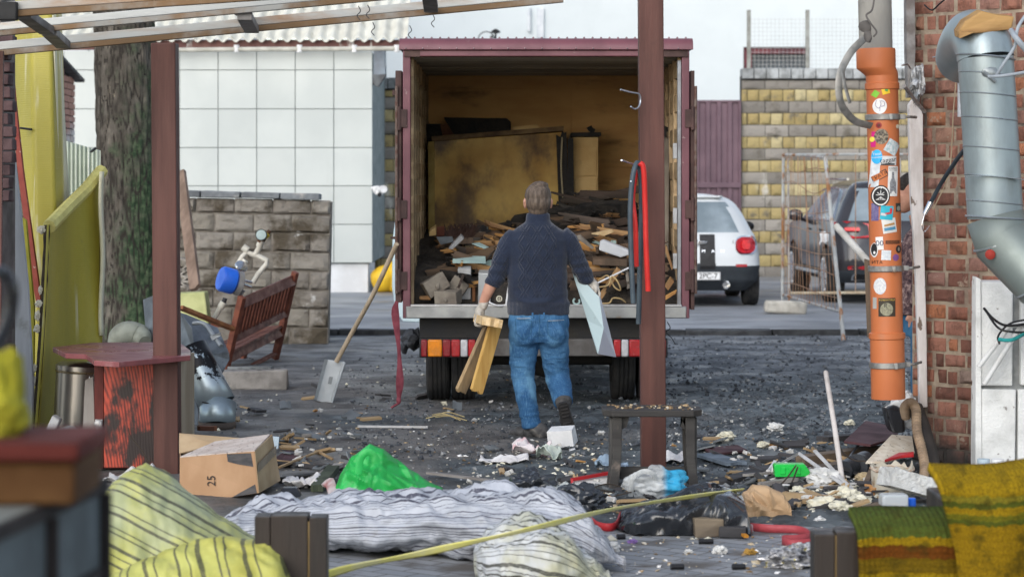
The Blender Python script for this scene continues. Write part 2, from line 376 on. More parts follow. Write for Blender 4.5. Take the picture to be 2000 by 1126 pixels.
# yellow and grey split-block wall at the back right
YW=42.; x0=P(1448,0,YW).x; x1=P(1830,0,YW).x; zt=P(0,146,YW).z
n=N('split_block_mat'); co=n.co(); t=n.attr()
cy=n.ramp(t,[(0,(.20,.185,.165)),(.24,(.36,.335,.3)),(.3,(.37,.29,.13)),(.75,(.45,.365,.175)),(.95,(.56,.5,.31))])
col=n.mix(n.ss(n.noise(co,3.3,7,.65),.52,.7),cy,(.16,.145,.12)); col=n.mix(n.ss(n.noise(n.co(scale=(1,1,.4),loc=(4,0,2)),2.1,6),.62,.75),col,(.68,.66,.6))
mspl=n.out(col,.9,bump=n.bump(n.noise(co,22,8,.7),.7,.05))
def ytone(row,r): return r.uniform(.02,.24) if row%2==0 else r.uniform(.32,.9)
def ywall(name,label,xa,xb,zt,Y,seed):
    w=thing(name,label,'wall',((xa+xb)/2,Y,.05)); b=MB(); slab(b,(xa,Y,.0),(1,0,0),xb-xa,zt-.02,.3); b.build('mortar',mdark,w,smooth=0)
    b=MB(); H=zt-.12; blockwall(b,(xa,Y,.02),(1,0,0),xb-xa,H,[.43,.215],.215,.012,.3,.028,seed,sub=4,rough=.02,tones=ytone,offs=.5); b.build('block_course',mspl,w,smooth=60)
    b=MB(); xx=xa
    while xx<xb-.02: e=min(xx+.225,xb); b.tone=rng.random(); b.box(((xx+e)/2,Y+.12,zt+.02),(e-xx-.012,.4,.19)); xx=e
    b.build('coping',M('coping_mat',(.38,.4,.41),(.2,.21,.21),sc=6,tone=.2,bump=.4),w,bev=.012); return w
ywall('block_wall','long wall of alternating yellow and grey split blocks with grey coping, behind the parked cars',x0,x1,zt,YW,11)
ywall('block_wall','narrow pier of yellow and grey split blocks between the tiled building and the truck',P(732,0,40).x,P(790,0,40).x,P(0,165,40).z,40.,12)
ywall('block_wall','strip of yellow split blocks showing right beside the brown left post behind the tree',P(338,0,36.9).x,P(351.5,0,36.9).x,P(0,168,36.9).z,36.9,13)
# purple-brown corrugated gate
mgate=M('gate_paint',(.16,.1,.125),(.12,.075,.095),sc=2,rough=.45,bump=.05)
def gate(label,pa,pb,Y,zt):
    xa=P(pa,0,Y).x; xb=P(pb,0,Y).x; t=thing('corrugated_gate',label,'gate',((xa+xb)/2,Y,.05)); b=MB(); k=0; x=xa; pts=[]
    while x<xb:
        for dx,dy in ((0,0),(.1,0),(.115,.035),(.185,.035),(.2,0)): pts.append((min(x+dx,xb),Y-dy))
        x+=.2
    for z0,z1 in ((.12,zt*.52),(zt*.52+.08,zt)):
        for (ax,ay),(bx,by) in zip(pts,pts[1:]):
            if bx-ax>1e-5: b.f([b.v((ax,ay,z0)),b.v((bx,by,z0)),b.v((bx,by,z1)),b.v((ax,ay,z1))])
    b.build('corrugated_sheet',mgate,t,smooth=0,solid=.004)
    b=MB(); b.box(((xa+xb)/2,Y-.02,zt*.52+.04),(xb-xa,.09,.1)); b.build('rail',mgate,t,bev=.008); b=MB(); b.box(((xa+xb)/2,Y+.01,zt+.01),(xb-xa,.1,.04)); b.build('rail',mgate,t,bev=.008); return t
gate('purple brown corrugated metal gate behind the silver hatchback',1345,1447,41.9,P(0,199,41.9).z)
gate('sliver of purple brown corrugated gate left of the truck',762,800,41.,P(0,203,41.).z)
# big white building behind everything, with one window
mwhite=M('white_render',(.67,.725,.745),(.645,.7,.72),sc=1.2,c3=(.6,.65,.67),sc3=.8,lo3=.6,hi3=.8,st3=(1,1,.3),rough=.9,bump=.15,bsc=30)
WB=58.; wb=thing('white_building','large white rendered building filling the background','building',(6,WB,.05))
wx0,wx1=P(1452,0,WB).x,P(1582,0,WB).x; wz0,wz1=P(0,170,WB).z,P(0,92,WB).z; Lx=P(690,0,WB).x
b=MB(); hh=11.
for lo,hi in (((Lx,WB,0),(wx0,WB+.5,hh)),((wx1,WB,0),(16,WB+.5,hh)),((wx0,WB,0),(wx1,WB+.5,wz0)),((wx0,WB,wz1),(wx1,WB+.5,hh))): b.b2(lo,hi)
b.b2((Lx,WB+.5,0),(16,WB+5,hh-.01)); b.build('wall',mwhite,wb,smooth=0)
win=MB(); win.b2((wx0,WB+.1,wz1-.16),(wx1,WB+.32,wz1-.001)); win.b2((wx0,WB+.1,wz0),(wx0+.22,WB+.3,wz1-.16)); win.b2((wx1-.08,WB+.1,wz0),(wx1,WB+.3,wz1-.16)); wf=win.build('window',M('window_frame_paint',(.2,.06,.07),(.12,.05,.06)),wb,smooth=0)
b=MB(); b.b2((wx0+.22,WB+.36,wz0),(wx1-.08,WB+.4,wz1-.16)); b.build('pane',M('dark_glass',(.05,.06,.075),(.09,.11,.13),sc=.8,rough=.12,rv=.05,bump=0),wf,smooth=0)
b=MB()
b.b2((P(1030,0,WB).x,WB-.12,P(0,62,WB).z),(P(1036,0,WB).x,WB,P(0,15,WB).z)); b.b2((P(1048,0,WB).x,WB-.1,P(0,75,WB).z),(P(1062,0,WB).x,WB,P(0,16,WB).z))
b.build('wall_duct',M('duct_white',(.72,.75,.78),(.6,.64,.68)),wb,bev=.01)
b=MB(); ws=P(962,72,50).z; b.tube(arc(P(950,78,50),px(16,50),math.pi,0,10,(1,0,0),(0,0,1)),.012,8); b.tube([P(968,80,50),P(968,66,50)],.022,8); b.lathe([(.02,0),(.1,.02),(.1,.05),(.03,.1)],P(968,66,50),n=12)
b.tube([P(960,420,50),P(960,70,50)],.03,8)
solo(b,'satellite_pole','thin dark pole with a hoop showing above the truck roof','pole',M('dark_metal',(.05,.055,.06),(.03,.03,.03),rough=.5,metal=.6))
# upper tiled white block behind the roof, at the far left
n=N('tile_clad'); co=n.co(); br=n.n('ShaderNodeTexBrick',offset=0.); n.l(n.co(rot=(R(90),0,0),loc=(0,0,0)),br.inputs['Vector'])
ub=thing('white_tiled_block','white panelled block rising behind the tiled roof at top left','building',(-7,48,.05)); b=MB(); b.b2((P(-60,0,48).x,48,0),(P(480,0,48).x,52,9.)); b.build('wall',M('panel_white',(.62,.64,.655),(.57,.59,.6),sc=2,bump=.05,rough=.6),ub,smooth=0)
b=MB(); x=P(-60,0,48).x
while x<P(480,0,48).x: b.b2((x,47.985,4),(x+.02,48.01,9)); x+=.62
for z in (5.0,5.6,6.2): b.b2((P(-60,0,48).x,47.98,z),(P(480,0,48).x,48.012,z+.02))
b.build('panel_joint',M('joint_green',(.25,.29,.29),(.18,.22,.22)),ub,smooth=0)
# tiled building at left with its roof, fascia and gutter
TB=36.; tx0=P(-80,0,TB).x; tx1=P(728,0,TB).x; tzt=P(0,98,TB).z; tz0=P(0,515,TB).z
tb=thing('tiled_building','building clad in large cream tiles under a cream metal tile roof','building',((tx0+tx1)/2,TB,.05))
b=MB(); b.b2((tx0,TB+.03,tz0+.01),(tx1-.03,TB+4.5,tzt-.02)); b.build('wall_core',M('joint_green',(.25,.29,.29)),tb,smooth=0)
# cream tiles with open joints
mtile=M('cream_tile',(.555,.59,.57),(.5,.535,.52),sc=.9,c3=(.4,.41,.39),sc3=1.1,lo3=.62,hi3=.85,st3=(1,1,.25),rough=.45,bump=.03,tone=.035,spec=.4)
b=MB(); step=px(75.3,TB); xg=P(727.5,0,TB).x; zr=[P(0,y,TB).z for y in (100,137,213,288.5,363,438,513)]
while xg>tx0:
    for za,zb in zip(zr,zr[1:]):
        b.tone=rng.random(); b.b2((xg-step+.005,TB-.02+rng.uniform(-.002,.002),zb+.005),(xg-.005,TB+.03,za-.005))
    xg-=step
b.build('wall_tile',mtile,tb,smooth=0,bev=.004)
b=MB(); b.b2((tx0,TB+.06,.04),(tx1-.08,TB+.5,tz0)); b.build('plinth',M('plinth_white',(.72,.74,.76),(.62,.63,.64),sc=3,c3=(.35,.34,.33),lo3=.6,bump=.2),tb,smooth=0)
b=MB(); b.b2((tx0,TB-.02,P(0,97,TB).z),(P(790,0,TB).x,TB+.1,P(0,78,TB).z)); b.build('fascia',M('fascia_brown',(.13,.06,.055),(.19,.1,.085),sc=3,c3=(.55,.53,.5),sc3=3.2,lo3=.6,hi3=.66,st3=(1,1,.25)),tb,smooth=0)
b=MB(); ra=P(0,79,TB).z
def roof(u,v):
    x=tx0-.2+(P(796,0,TB).x-tx0+.2)*u; s=4.6*v; st=(s/.35)%1.
    return V((x,TB-.12+s*.85,ra+s*.5+.035*math.cos(2*math.pi*x/.2)-.03*st))
b.grid(roof,720,78); b.build('roof',M('roof_cream',(.68,.68,.61),(.58,.57,.5),sc=3,c3=(.42,.4,.3),sc3=5,lo3=.62,rough=.5,bump=.1),tb,smooth=50,solid=.01)
b=MB(); b.tube([P(330,98,TB-.2),P(500,96.5,TB-.2),P(640,96,TB-.2),P(786,95,TB-.2)],px(4.6,TB),12); b.build('gutter_pipe',M('pipe_cream',(.55,.54,.48),(.4,.39,.34),sc=4),tb)
b=MB()
for q in (462,585,692,775): b.tube([P(q,88,TB-.2),P(q,102,TB-.2)],px(5.4,TB),10)
b.build('pipe_clip',M('clip_white',(.8,.8,.8)),tb)
b=MB(); b.prism([P(730,95,TB),P(752,95,TB),P(752,150,TB),P(730,150,TB)],(0,.3,0)); b.build('eave_box',M('eave_blue',(.25,.3,.35),(.2,.22,.25)),tb,smooth=0)
t=thing('security_camera','white security camera on the corner of the tiled building','camera',P(738,372,35.8)); b=MB(); b.tube([P(727,368,35.9),P(738,366,35.8),P(740,374,35.7)],.03,8); b.build('bracket',M('clip_white',(.8,.8,.8)),t)
b=MB(); b.tube([P(735,372,35.6),P(749,369,35.2)],[.055,.06],12); b.ico(P(741,376,35.4),(.07,.1,.05),2,0); b.build('housing',M('clip_white',(.8,.8,.8)),t); b=MB(); b.ico(P(741,380,35.2),.035,2,0); b.build('lens',M('black_plastic',(.015,.015,.017),rough=.35),t)
t=thing('floodlight','grey floodlight fixed near the eave of the tiled building','lamp',P(742,155,35.7)); b=MB(); b.prism([P(729,147,35.7),P(756,146,35.7),P(740,171,35.7),P(733,168,35.7)],(0,-.2,0)); b.build('housing',M('lamp_grey',(.13,.14,.145),(.08,.08,.085)),t,bev=.01); b=MB(); b.tube([P(730,152,35.8),P(730,165,35.75)],.02,8); b.build('bracket',M('lamp_grey',(.1,.1,.1)),t)
# mesh fence above the yellow wall
t=thing('wire_mesh_fence','fine wire mesh on two grey posts above the yellow block wall','fence',P(1520,146,YW+.3)); Ym=YW+.3; mz0,mz1=P(0,150,Ym).z,P(0,22,Ym).z
for q in (1462.5,1577):
    b=MB(); X=P(q,0,Ym).x; b.b2((X-.035,Ym-.035,mz0-.1),(X+.035,Ym+.035,mz1+.02)); b.build('post',M('post_grey',(.33,.34,.32),(.22,.22,.2),sc=6),t,bev=.006)
b=MB(); X=P(1466,0,Ym).x
while X<P(1800,0,Ym).x: b.box((X,Ym,(mz0+mz1)/2-.05),(.0045,.0045,mz1-mz0-.15)); X+=.075
z=mz0
while z<mz1-.1: b.box((P(1633,0,Ym).x,Ym+.005,z),(P(1800,0,Ym).x-P(1466,0,Ym).x,.0045,.0045)); z+=.075
b.build('wire_mesh',M('wire_grey',(.5,.52,.53),rough=.5,metal=.5,bump=0),t,smooth=0)
# leaning grey split-block garden wall behind the bench
GWY=25.; gx0=P(340,0,GWY).x; gL=P(640,0,GWY).x-gx0; gH=P(0,387,GWY).z
gw=thing('stone_block_wall','low wall of rough grey split blocks capped with flat slabs behind the bench','wall',(gx0+gL/2,GWY,0)); gw.rotation_euler=(0,R(1.3),0)
b=MB(); b.b2((gx0,GWY,0),(gx0+gL,GWY+.25,gH-.02)); b.build('mortar',mort,gw,smooth=0)
n=N('rockface'); co=n.co(); c=n.ramp(n.attr(),[(0,(.21,.19,.165)),(.5,(.28,.26,.23)),(1,(.24,.22,.185))]); c=n.mix(n.ss(n.noise(co,2.1,7,.6),.47,.62),c,(.085,.07,.05)); c=n.mix(n.ss(n.noise(n.co(loc=(2,4,6),scale=(1,1,.6)),5,6),.64,.72),c,(.55,.55,.53))
mrock=n.out(c,.95,bump=n.bump(n.noise(co,40,9,.7),.8,.03))
b=MB(); blockwall(b,(gx0,GWY,0),(1,0,0),gL,gH,.415,.203,.016,.2,.035,21,sub=9,rough=.02); b.build('block_course',mrock,gw,smooth=40)
b=MB(); x=gx0-.02
for w in (.28,.43,.43,.43): b.tone=rng.random(); b.box((x+w/2,GWY+.1,gH+.032),(w-.015,.36,.07),jit=.006); x+=w
b.build('coping_slab',M('slab_grey',(.2,.22,.235),(.12,.13,.14),sc=5,c3=(.38,.37,.34),lo3=.6,bump=.3,tone=.12),gw,bev=.01)
# tree trunk beside the yard
n=N('bark'); co=n.co(scale=(1,1,.45)); t=n.attr()
c=n.ramp(n.noise(co,7,8,.7),[(.3,(.02,.017,.014)),(.45,(.075,.066,.055)),(.6,(.14,.125,.105)),(.75,(.26,.235,.2))]); xyz=n.sep(n.co())
g=n.math('ADD',n.math('MULTIPLY',xyz[0],.55),n.noise(n.co(),3.2,6)); c=n.mix(n.ss(n.math('ADD',g,n.math('MULTIPLY',xyz[2],-.05)),.3,.55),c,n.mix(n.ss(n.noise(n.co(),14,7,.7),.42,.6),(.025,.05,.025),(.075,.11,.06)))
c=n.mix(n.ss(n.noise(n.co(loc=(7,1,.4),scale=(1,1,.5)),3.,5),.68,.72),c,(.38,.33,.25)); c=n.mix(n.ss(t,.05,.4),(.035,.03,.025),c)
mbark=n.out(c,.95,bump=n.bump(n.noise(co,26,9,.75),.8,.04))
tr=thing('tree','thick pine trunk with mossy cracked bark standing behind the left post','tree',P(258,672,25)); TY=25.
def trk(u,v):
    z=-.1+7.2*v; a=2*math.pi*u; q=358-(z-CH)/TY*F; cxp=242+ (q-30)/640*20; rr=px(59,TY)+.22*max(0,.45-z)**1.6
    p=V((math.cos(a)*1.6,math.sin(a)*1.6,z*.8)); d,_=noise.voronoi(V((p.x*4.2,p.y*4.2,p.z*3.2))+V((.25*nz(p,3),.25*nz(p,3,4),0))); e=min(1.,(d[1]-d[0])*3.2)
    rr*=1+.05*(e-.6)+.035*fr(p,3.)+.02*nz(p,9.)
    return V((P(cxp,0,TY).x+rr*math.cos(a),TY+rr*math.sin(a),z))
b=MB(); gg=b.grid(trk,150,330,wrap=True)
for i in range(150):
    for j in range(330):
        z=gg[i][j].co.z; a=2*math.pi*i/150; p=V((math.cos(a)*1.6,math.sin(a)*1.6,z*.8)); d,_=noise.voronoi(V((p.x*4.2,p.y*4.2,p.z*3.2))+V((.25*nz(p,3),.25*nz(p,3,4),0)))
        tt=min(1.,(d[1]-d[0])*3.2)
        for fc in gg[i][j].link_faces: fc[b.tl]=tt
b.build('trunk',mbark,tr,smooth=180)
# red brick wall on the right, white jamb board and aerated blocks in front
n=N('old_brick'); co=n.co(); c=n.ramp(n.attr(),[(0,(.18,.083,.062)),(.3,(.3,.13,.09)),(.55,(.37,.175,.125)),(.8,(.29,.165,.135)),(.93,(.48,.195,.1)),(1,(.26,.2,.17))])
c=n.mix(n.ss(n.noise(n.co(scale=(1,1,.35)),16,8,.7),.45,.65),c,n.mix(.55,c,(.09,.05,.04))); c=n.mix(n.ss(n.noise(n.co(loc=(1,2,3)),9,7,.7),.6,.7),c,(.42,.33,.25))
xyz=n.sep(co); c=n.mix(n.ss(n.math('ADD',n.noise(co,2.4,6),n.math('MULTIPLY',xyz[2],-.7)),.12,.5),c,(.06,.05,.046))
mbrick=n.out(c,.92,bump=n.bump(n.noise(co,55,9,.72),.8,.02))
BW0=P(1806,0,14.45); ux=V((.72,-.69,0)).normalized(); bw=thing('brick_wall','bare old red brick wall at the right edge, sooty near the ground','wall',(BW0.x+.5,14.2,0))
BO=V((BW0.x,14.45,0))
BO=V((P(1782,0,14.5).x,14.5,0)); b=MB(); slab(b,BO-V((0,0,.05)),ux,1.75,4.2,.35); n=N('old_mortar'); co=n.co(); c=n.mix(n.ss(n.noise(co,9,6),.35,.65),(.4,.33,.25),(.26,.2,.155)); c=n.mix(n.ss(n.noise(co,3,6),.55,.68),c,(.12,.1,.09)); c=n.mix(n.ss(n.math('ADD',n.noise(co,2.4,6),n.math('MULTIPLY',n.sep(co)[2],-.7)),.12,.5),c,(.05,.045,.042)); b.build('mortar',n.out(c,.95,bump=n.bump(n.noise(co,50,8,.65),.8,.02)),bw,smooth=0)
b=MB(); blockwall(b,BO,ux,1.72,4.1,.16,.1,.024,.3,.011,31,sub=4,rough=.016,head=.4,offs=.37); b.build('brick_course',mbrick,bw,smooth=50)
n=N('jamb_white'); co=n.co(); c=n.mix(n.ss(n.noise(n.co(scale=(1,1,.25)),9,7),.4,.66),(.74,.7,.68),(.55,.5,.47)); c=n.mix(n.ss(n.noise(n.co(scale=(1,1,.4),loc=(2,2,2)),16,6),.66,.7),c,(.2,.15,.12)); mjamb=n.out(c,.8,bump=n.bump(n.noise(co,40,6),.4,.01))
b=MB(); pl=[(1775,205),(1777,330),(1780,400),(1785,460),(1789,540),(1792,640),(1795,720),(1796,795),(1812,795),(1810,640),(1807,540),(1804,420),(1803,300),(1803,225),(1790,180)]
b.prism([P(a,c_,14.36) for a,c_ in pl],(0,.06,0)); solo(b,'jamb_board','ragged white painted jamb board beside the brick wall','board',mjamb,smooth=0,bev=.006)
b=MB(); pl=[(1770,-60),(1771,100),(1774,190),(1783,190),(1788,100),(1786,-60)]; b.prism([P(a,c_,14.38) for a,c_ in pl],(0,.1,0)); solo(b,'plaster_edge','weathered grey strip above the white jamb board','board',M('plaster_grey',(.3,.29,.28),(.16,.14,.13),sc=8,bump=.6),smooth=0)
n=N('gas_block'); co=n.co(); c=n.mix(n.ss(n.noise(co,4,7),.44,.66),(.72,.73,.72),(.55,.56,.55)); c=n.mix(n.ss(n.noise(n.co(loc=(3,2,1)),11,7,.6),.64,.69),c,(.27,.25,.24)); mgas=n.out(c,.95,bump=n.bump(n.noise(co,70,8),.6,.01))
AW=13.55; ax0=P(1912,0,AW).x; aw=thing('block_patch','patch of white aerated blocks built against the brick wall','wall',(ax0+.6,AW,0))
b=MB(); b.b2((ax0+.02,AW+.01,-.05),(ax0+1.2,AW+.3,P(0,548,AW).z-.01)); b.build('mortar',M('grey_mortar',(.28,.29,.29),(.18,.19,.19),sc=8,bump=.6),aw,smooth=0)
b=MB(); zz=[P(0,y,AW).z for y in (925+90,925,755,546)]
for i,(za,zb) in enumerate(zip(zz,zz[1:])):
    xs=[ax0]+([ax0+.215,ax0+.62,ax0+1.2] if i<2 else [ax0+.2,ax0+.23,ax0+1.2])
    for xa,xb in zip(xs,xs[1:]):
        if i==2 and xb-xa<.04: continue
        b.box(((xa+xb)/2,AW+.12+rng.uniform(-.004,.004),(za+zb)/2),(xb-xa-.014,.3,zb-za-.02),jit=.004)
b.build('block_course',mgas,aw,bev=.008,smooth=0)
b=MB(); b.prism([P(1906,540,AW-.04),P(1915,545,AW-.04),P(1918,1010,AW-.04),P(1905,1010,AW-.04)],(0,.1,0)); b.build('edge_batten',mgas,aw,smooth=0)
# far brick pier with coping seen between the yellow panel and the tree
t=thing('brick_pier','small pale brick wall with sloping dark coping behind the yellow panel','wall',P(130,300,30)); ux2=V((P(150,0,31.5).x-P(105,0,29.5).x,2.,0)); q0=V((P(100,0,29.5).x,29.5,.0))
b=MB(); b.prism([V((q0.x-.012,q0.y,.5)),V((q0.x-.012,q0.y,3.42)),V((q0.x+ux2.x-.012,q0.y+2,3.14)),V((q0.x+ux2.x-.012,q0.y+2,.5))],(-.25,0,0)); b.build('mortar',mdark,t,smooth=0)
b=MB(); u3=ux2.normalized(); L3=ux2.length
n=N('washed_brick'); co=n.co(); c=n.ramp(n.attr(),[(0,(.48,.46,.46)),(.6,(.58,.56,.55)),(1,(.42,.27,.22))]); xyz=n.sep(co); c=n.mix(n.ss(n.math('ADD',xyz[2],n.noise(co,2.,5)),.68,1.05),c,(.42,.23,.18)); mwb=n.out(c,.9,bump=n.bump(n.noise(co,40,6),.4,.02))
blockwall(b,(q0.x,29.47,.9),u3,L3,2.5,.26,.088,.014,.2,.015,41,skip=lambda x,z:z>P(0,112+50*x/L3,29.5+2*x/L3).z-.9); b.build('brick_course',mwb,t,smooth=0)
b=MB(); b.bar(P(105,112,29.4)+V((0,0,.06)),P(156,158,31.6),.14,.05); b.build('coping',M('slab_dark',(.08,.085,.09),(.05,.05,.05),sc=6),t,bev=.015)
# ================================================================ TRUCK
TY0=17.8; TL=3.4; TY1=TY0+TL; XL=P(788,0,TY0).x; XR=P(1345,0,TY0).x; XM=(XL+XR)/2; ZF=.81; ZT=2.87
tk=thing('box_truck','old box truck with maroon framed cargo body and open rear doors, loaded with demolition wood','truck',(XM,TY0+2,0))
mmar=M('maroon_paint',(.17,.062,.078),(.125,.045,.058),sc=3,c3=(.28,.2,.2),sc3=14,lo3=.66,hi3=.72,rough=.45,bump=.08,spec=.45)
mbrn=M('brown_worn_steel',(.085,.045,.04),(.05,.03,.028),sc=6,c3=(.22,.16,.14),sc3=12,lo3=.64,hi3=.7,rough=.65,bump=.25)
msteel=M('sill_steel',(.36,.37,.37),(.24,.245,.245),sc=4,c3=(.2,.11,.05),sc3=3,lo3=.6,hi3=.74,rough=.42,metal=.55,bump=.12)
mdk=M('underbody_black',(.022,.023,.026),(.035,.033,.03),sc=6,rough=.8,bump=.3)
mply=M('old_plywood',(.56,.32,.12),(.66,.41,.17),sc=1.6,st=(1,1,3.5),c3=(.17,.095,.045),sc3=1.8,lo3=.5,hi3=.7,st3=(.5,1,1.8),rough=.75,bump=.12,bsc=25)
mlath=wood('lattice_wood',(.5,.37,.22),(.34,.24,.14),ax=1,tone=.3,c3=(.07,.05,.035),lo3=.62)
b=MB(); b.b2((XL+.02,TY0+.05,ZF-.05),(XR-.02,TY1,ZF-.002)); b.build('floor',M('floor_ply',(.12,.09,.06),(.06,.05,.04),sc=6,bump=.4),tk,smooth=0)
b=MB(); b.b2((XL+.03,TY1-.04,ZF),(XR-.03,TY1,ZT-.1)); b.b2((XL+.05,TY1-.056,1.72),(XM+.28,TY1-.042,2.62)); b.b2((XM+.285,TY1-.055,1.9),(XR-.06,TY1-.042,2.62)); b.b2((XM-.1,TY1-.058,ZF+.01),(XR-.06,TY1-.042,1.895)); b.b2((XL+.05,TY1-.055,ZF+.01),(XM-.105,TY1-.042,1.715)); b.build('front_panel',mply,tk,smooth=0,bev=.003)
for s,n_ in ((XL,1),(XR,-1)):
    b=MB(); b.b2((min(s,s+n_*.02),TY0+.02,ZF-.1),(max(s,s+n_*.02),TY1,ZT-.05)); b.build('side_panel',mmar,tk,smooth=0)
    b=MB(); xx=s+n_*.021; b.b2((min(xx,xx+n_*.006),TY0+.06,ZF),(max(xx,xx+n_*.006),TY1-.05,ZT-.12)); b.build('inner_lining',M('lining_dark',(.05,.055,.06),(.09,.09,.09),sc=5),tk,smooth=0)
    b=MB(); k=0; y=TY0+.1
    while y<TY1-.1: b.tone=rng.random(); b.b2((min(xx+n_*.008,xx+n_*.054),y,ZF),(max(xx+n_*.008,xx+n_*.054),y+.13,ZT-.14)); y+=.5
    z=ZF+.18
    while z<ZT-.2: b.tone=rng.random(); b.b2((min(xx+n_*.032,xx+n_*.05),TY0+.09,z),(max(xx+n_*.032,xx+n_*.05),TY1-.06,z+.13)); z+=.265
    b.build('lattice_lining',mlath,tk,smooth=0)
    b=MB(); w=.055; b.b2((min(s-n_*.004,s+n_*w),TY0-.03,ZF-.1),(max(s-n_*.004,s+n_*w),TY0+.05,ZT-.098)); po=b.build('corner_post',mmar,tk,bev=.006)
    for zz in (1.0,1.55,2.25):
        b=MB(); b.tube([(s-n_*.03,TY0-.035,zz-.09),(s-n_*.03,TY0-.035,zz+.09)],.017,10); b.b2((min(s-n_*.03,s+n_*.03),TY0-.043,zz-.07),(max(s-n_*.03,s+n_*.03),TY0-.032,zz+.07)); b.build('hinge',mbrn,po,bev=.003)
# inner grey edging of the right post with its fixing plates
b=MB(); b.b2((XR-.085,TY0+.0,ZF),(XR-.057,TY0+.07,ZT-.17)); b.build('post_edging',M('edging_grey',(.3,.32,.34),(.22,.22,.23),sc=7,metal=.3,rough=.5),tk,bev=.004)
for zz in (1.15,1.5,2.0):
    b=MB(); b.b2((XR-.12,TY0-.005,zz-.06),(XR-.088,TY0+.04,zz+.06)); b.build('lock_plate',M('plate_grey',(.42,.43,.44),(.3,.3,.3),metal=.4,rough=.5),tk,bev=.004)
# roof with rolled rim, header beam, ceiling ribs
b=MB(); pr=[]
for a in range(0,10): t=R(90)+R(90)*a/9; pr.append((TY0-.05+.1*0+.09*math.cos(t)+.07,ZT-.09+.09*math.sin(t)))
sec=[(TY1+.02,ZT-.08),(TY1+.02,ZT)]+[(y,z) for y,z in pr]+[(TY0-.068,ZT-.092),(TY0-.045,ZT-.092),(TY0-.02,ZT-.085)]
b.prism([V((XL-.03,y,z)) for y,z in sec],(XR-XL+.06,0,0)); rf=b.build('roof',mmar,tk,smooth=30,bev=.012)
b=MB()
for i in range(34):
    x=XL+.02+(XR-XL-.04)*i/33; b.ico((x,TY0+.03,ZT+.004),.010,1,0)
    if i%2==0: b.ico((x,TY0-.072,ZT-.082),.007,1,0)
b.build('rivets',M('rivet_steel',(.3,.22,.24),rough=.4,metal=.4,bump=0),rf)
b=MB(); b.b2((XL,TY0-.045,ZT-.142),(XR,TY0+.05,ZT-.096)); b.build('header_beam',mmar,tk,bev=.006)
b=MB(); b.b2((XL+.01,TY0-.047,ZT-.145),(XL+.13,TY0+.03,ZT-.098)); b.build('corner_plate',mbrn,tk); b=MB(); b.b2((XR-.2,TY0-.047,ZT-.145),(XR-.01,TY0+.03,ZT-.098)); b.build('corner_plate',mbrn,tk)
b=MB(); b.b2((XL+.03,TY0+.06,ZT-.1),(XR-.03,TY1,ZT-.086))
y=TY0+.12
while y<TY1-.1: b.tone=rng.random(); b.b2((XL+.05,y,ZT-.135),(XR-.05,y+.16,ZT-.102)); y+=.3
b.build('ceiling',M('ceiling_wood',(.5,.45,.36),(.32,.28,.21),sc=5,st=(.1,1,1),tone=.2,c3=(.05,.045,.04),sc3=1.2,lo3=.55,hi3=.75),tk,smooth=0)
b=MB(); b.b2((XL+.02,TY0-.04,ZF-.1),(XR-.02,TY0+.06,ZF-.006)); si=b.build('sill',msteel,tk,bev=.008)
b=MB(); b.b2((XL+.056,TY0-.045,ZF-.008),(XR-.056,TY0+.07,ZF+.006)); b.build('tread_strip',M('worn_alu',(.6,.61,.62),(.42,.42,.42),sc=12,st=(.2,1,1),rough=.35,metal=.7,bump=.1),si,bev=.003)
# underbody: cross beam, bumper bar, lamps, chassis, axle, dual tyres
b=MB(); b.b2((P(818,0,TY0).x,TY0+.1,.54),(P(1302,0,TY0).x,TY0+.25,.705)); b.build('rear_beam',mdk,tk,bev=.01)
b=MB(); b.b2((P(900,0,TY0).x,TY0-.0,.415),(P(1205,0,TY0).x,TY0+.09,.55)); b.build('bumper_bar',M('bumper_grey',(.13,.125,.12),(.08,.07,.065),sc=6,c3=(.17,.1,.07),lo3=.6,rough=.6,metal=.3),tk,bev=.008)
def lens(c,r=.3): return M('lens_%d%d%d'%tuple(int(9*x) for x in c),c,tuple(x*.75 for x in c),sc=25,rough=.22,rv=.08,bump=.3,bsc=120,bd=.003,spec=.5)
def lamp_row(pa,cells):
    h=MB(); h.b2((P(pa-3,0,TY0).x,TY0+.0,.405),(P(pa+sum(w for w,_ in cells)+3,0,TY0).x,TY0+.08,.553)); L=h.build('tail_light',M('black_plastic',(.015,.015,.017)),tk,bev=.006); x=pa
    for w,c in cells:
        b=MB(); b.b2((P(x+.6,0,TY0).x,TY0-.018,.413),(P(x+w-.6,0,TY0).x,TY0+.02,.545)); b.build('lens',lens(c),L,bev=.01); x+=w
red=(.42,.02,.025); dred=(.25,.012,.018); amb=(.75,.24,.01); wht=(.55,.55,.57)
lamp_row(822,[(13,dred),(29,amb),(17,dred),(18,red),(15,wht),(15,red)])
lamp_row(1198,[(15,red),(15,wht),(26,red),(29,dred),(18,red)])
for x in (XM-.42,XM+.42): b=MB(); b.b2((x-.05,TY0+.26,.5),(x+.05,TY1+1.6,.68)); b.build('chassis_rail',mdk,tk,bev=.008)
b=MB(); b.tube([(XM-.8,TY0+.86,.34),(XM+.8,TY0+.86,.34)],.06,10); b.ico((XM,TY0+.86,.34),.16,2,.05); b.build('rear_axle',mdk,tk)
mtyre=M('tyre_rubber',(.02,.021,.023),(.045,.043,.042),sc=8,rough=.85,bump=.4,bsc=50)
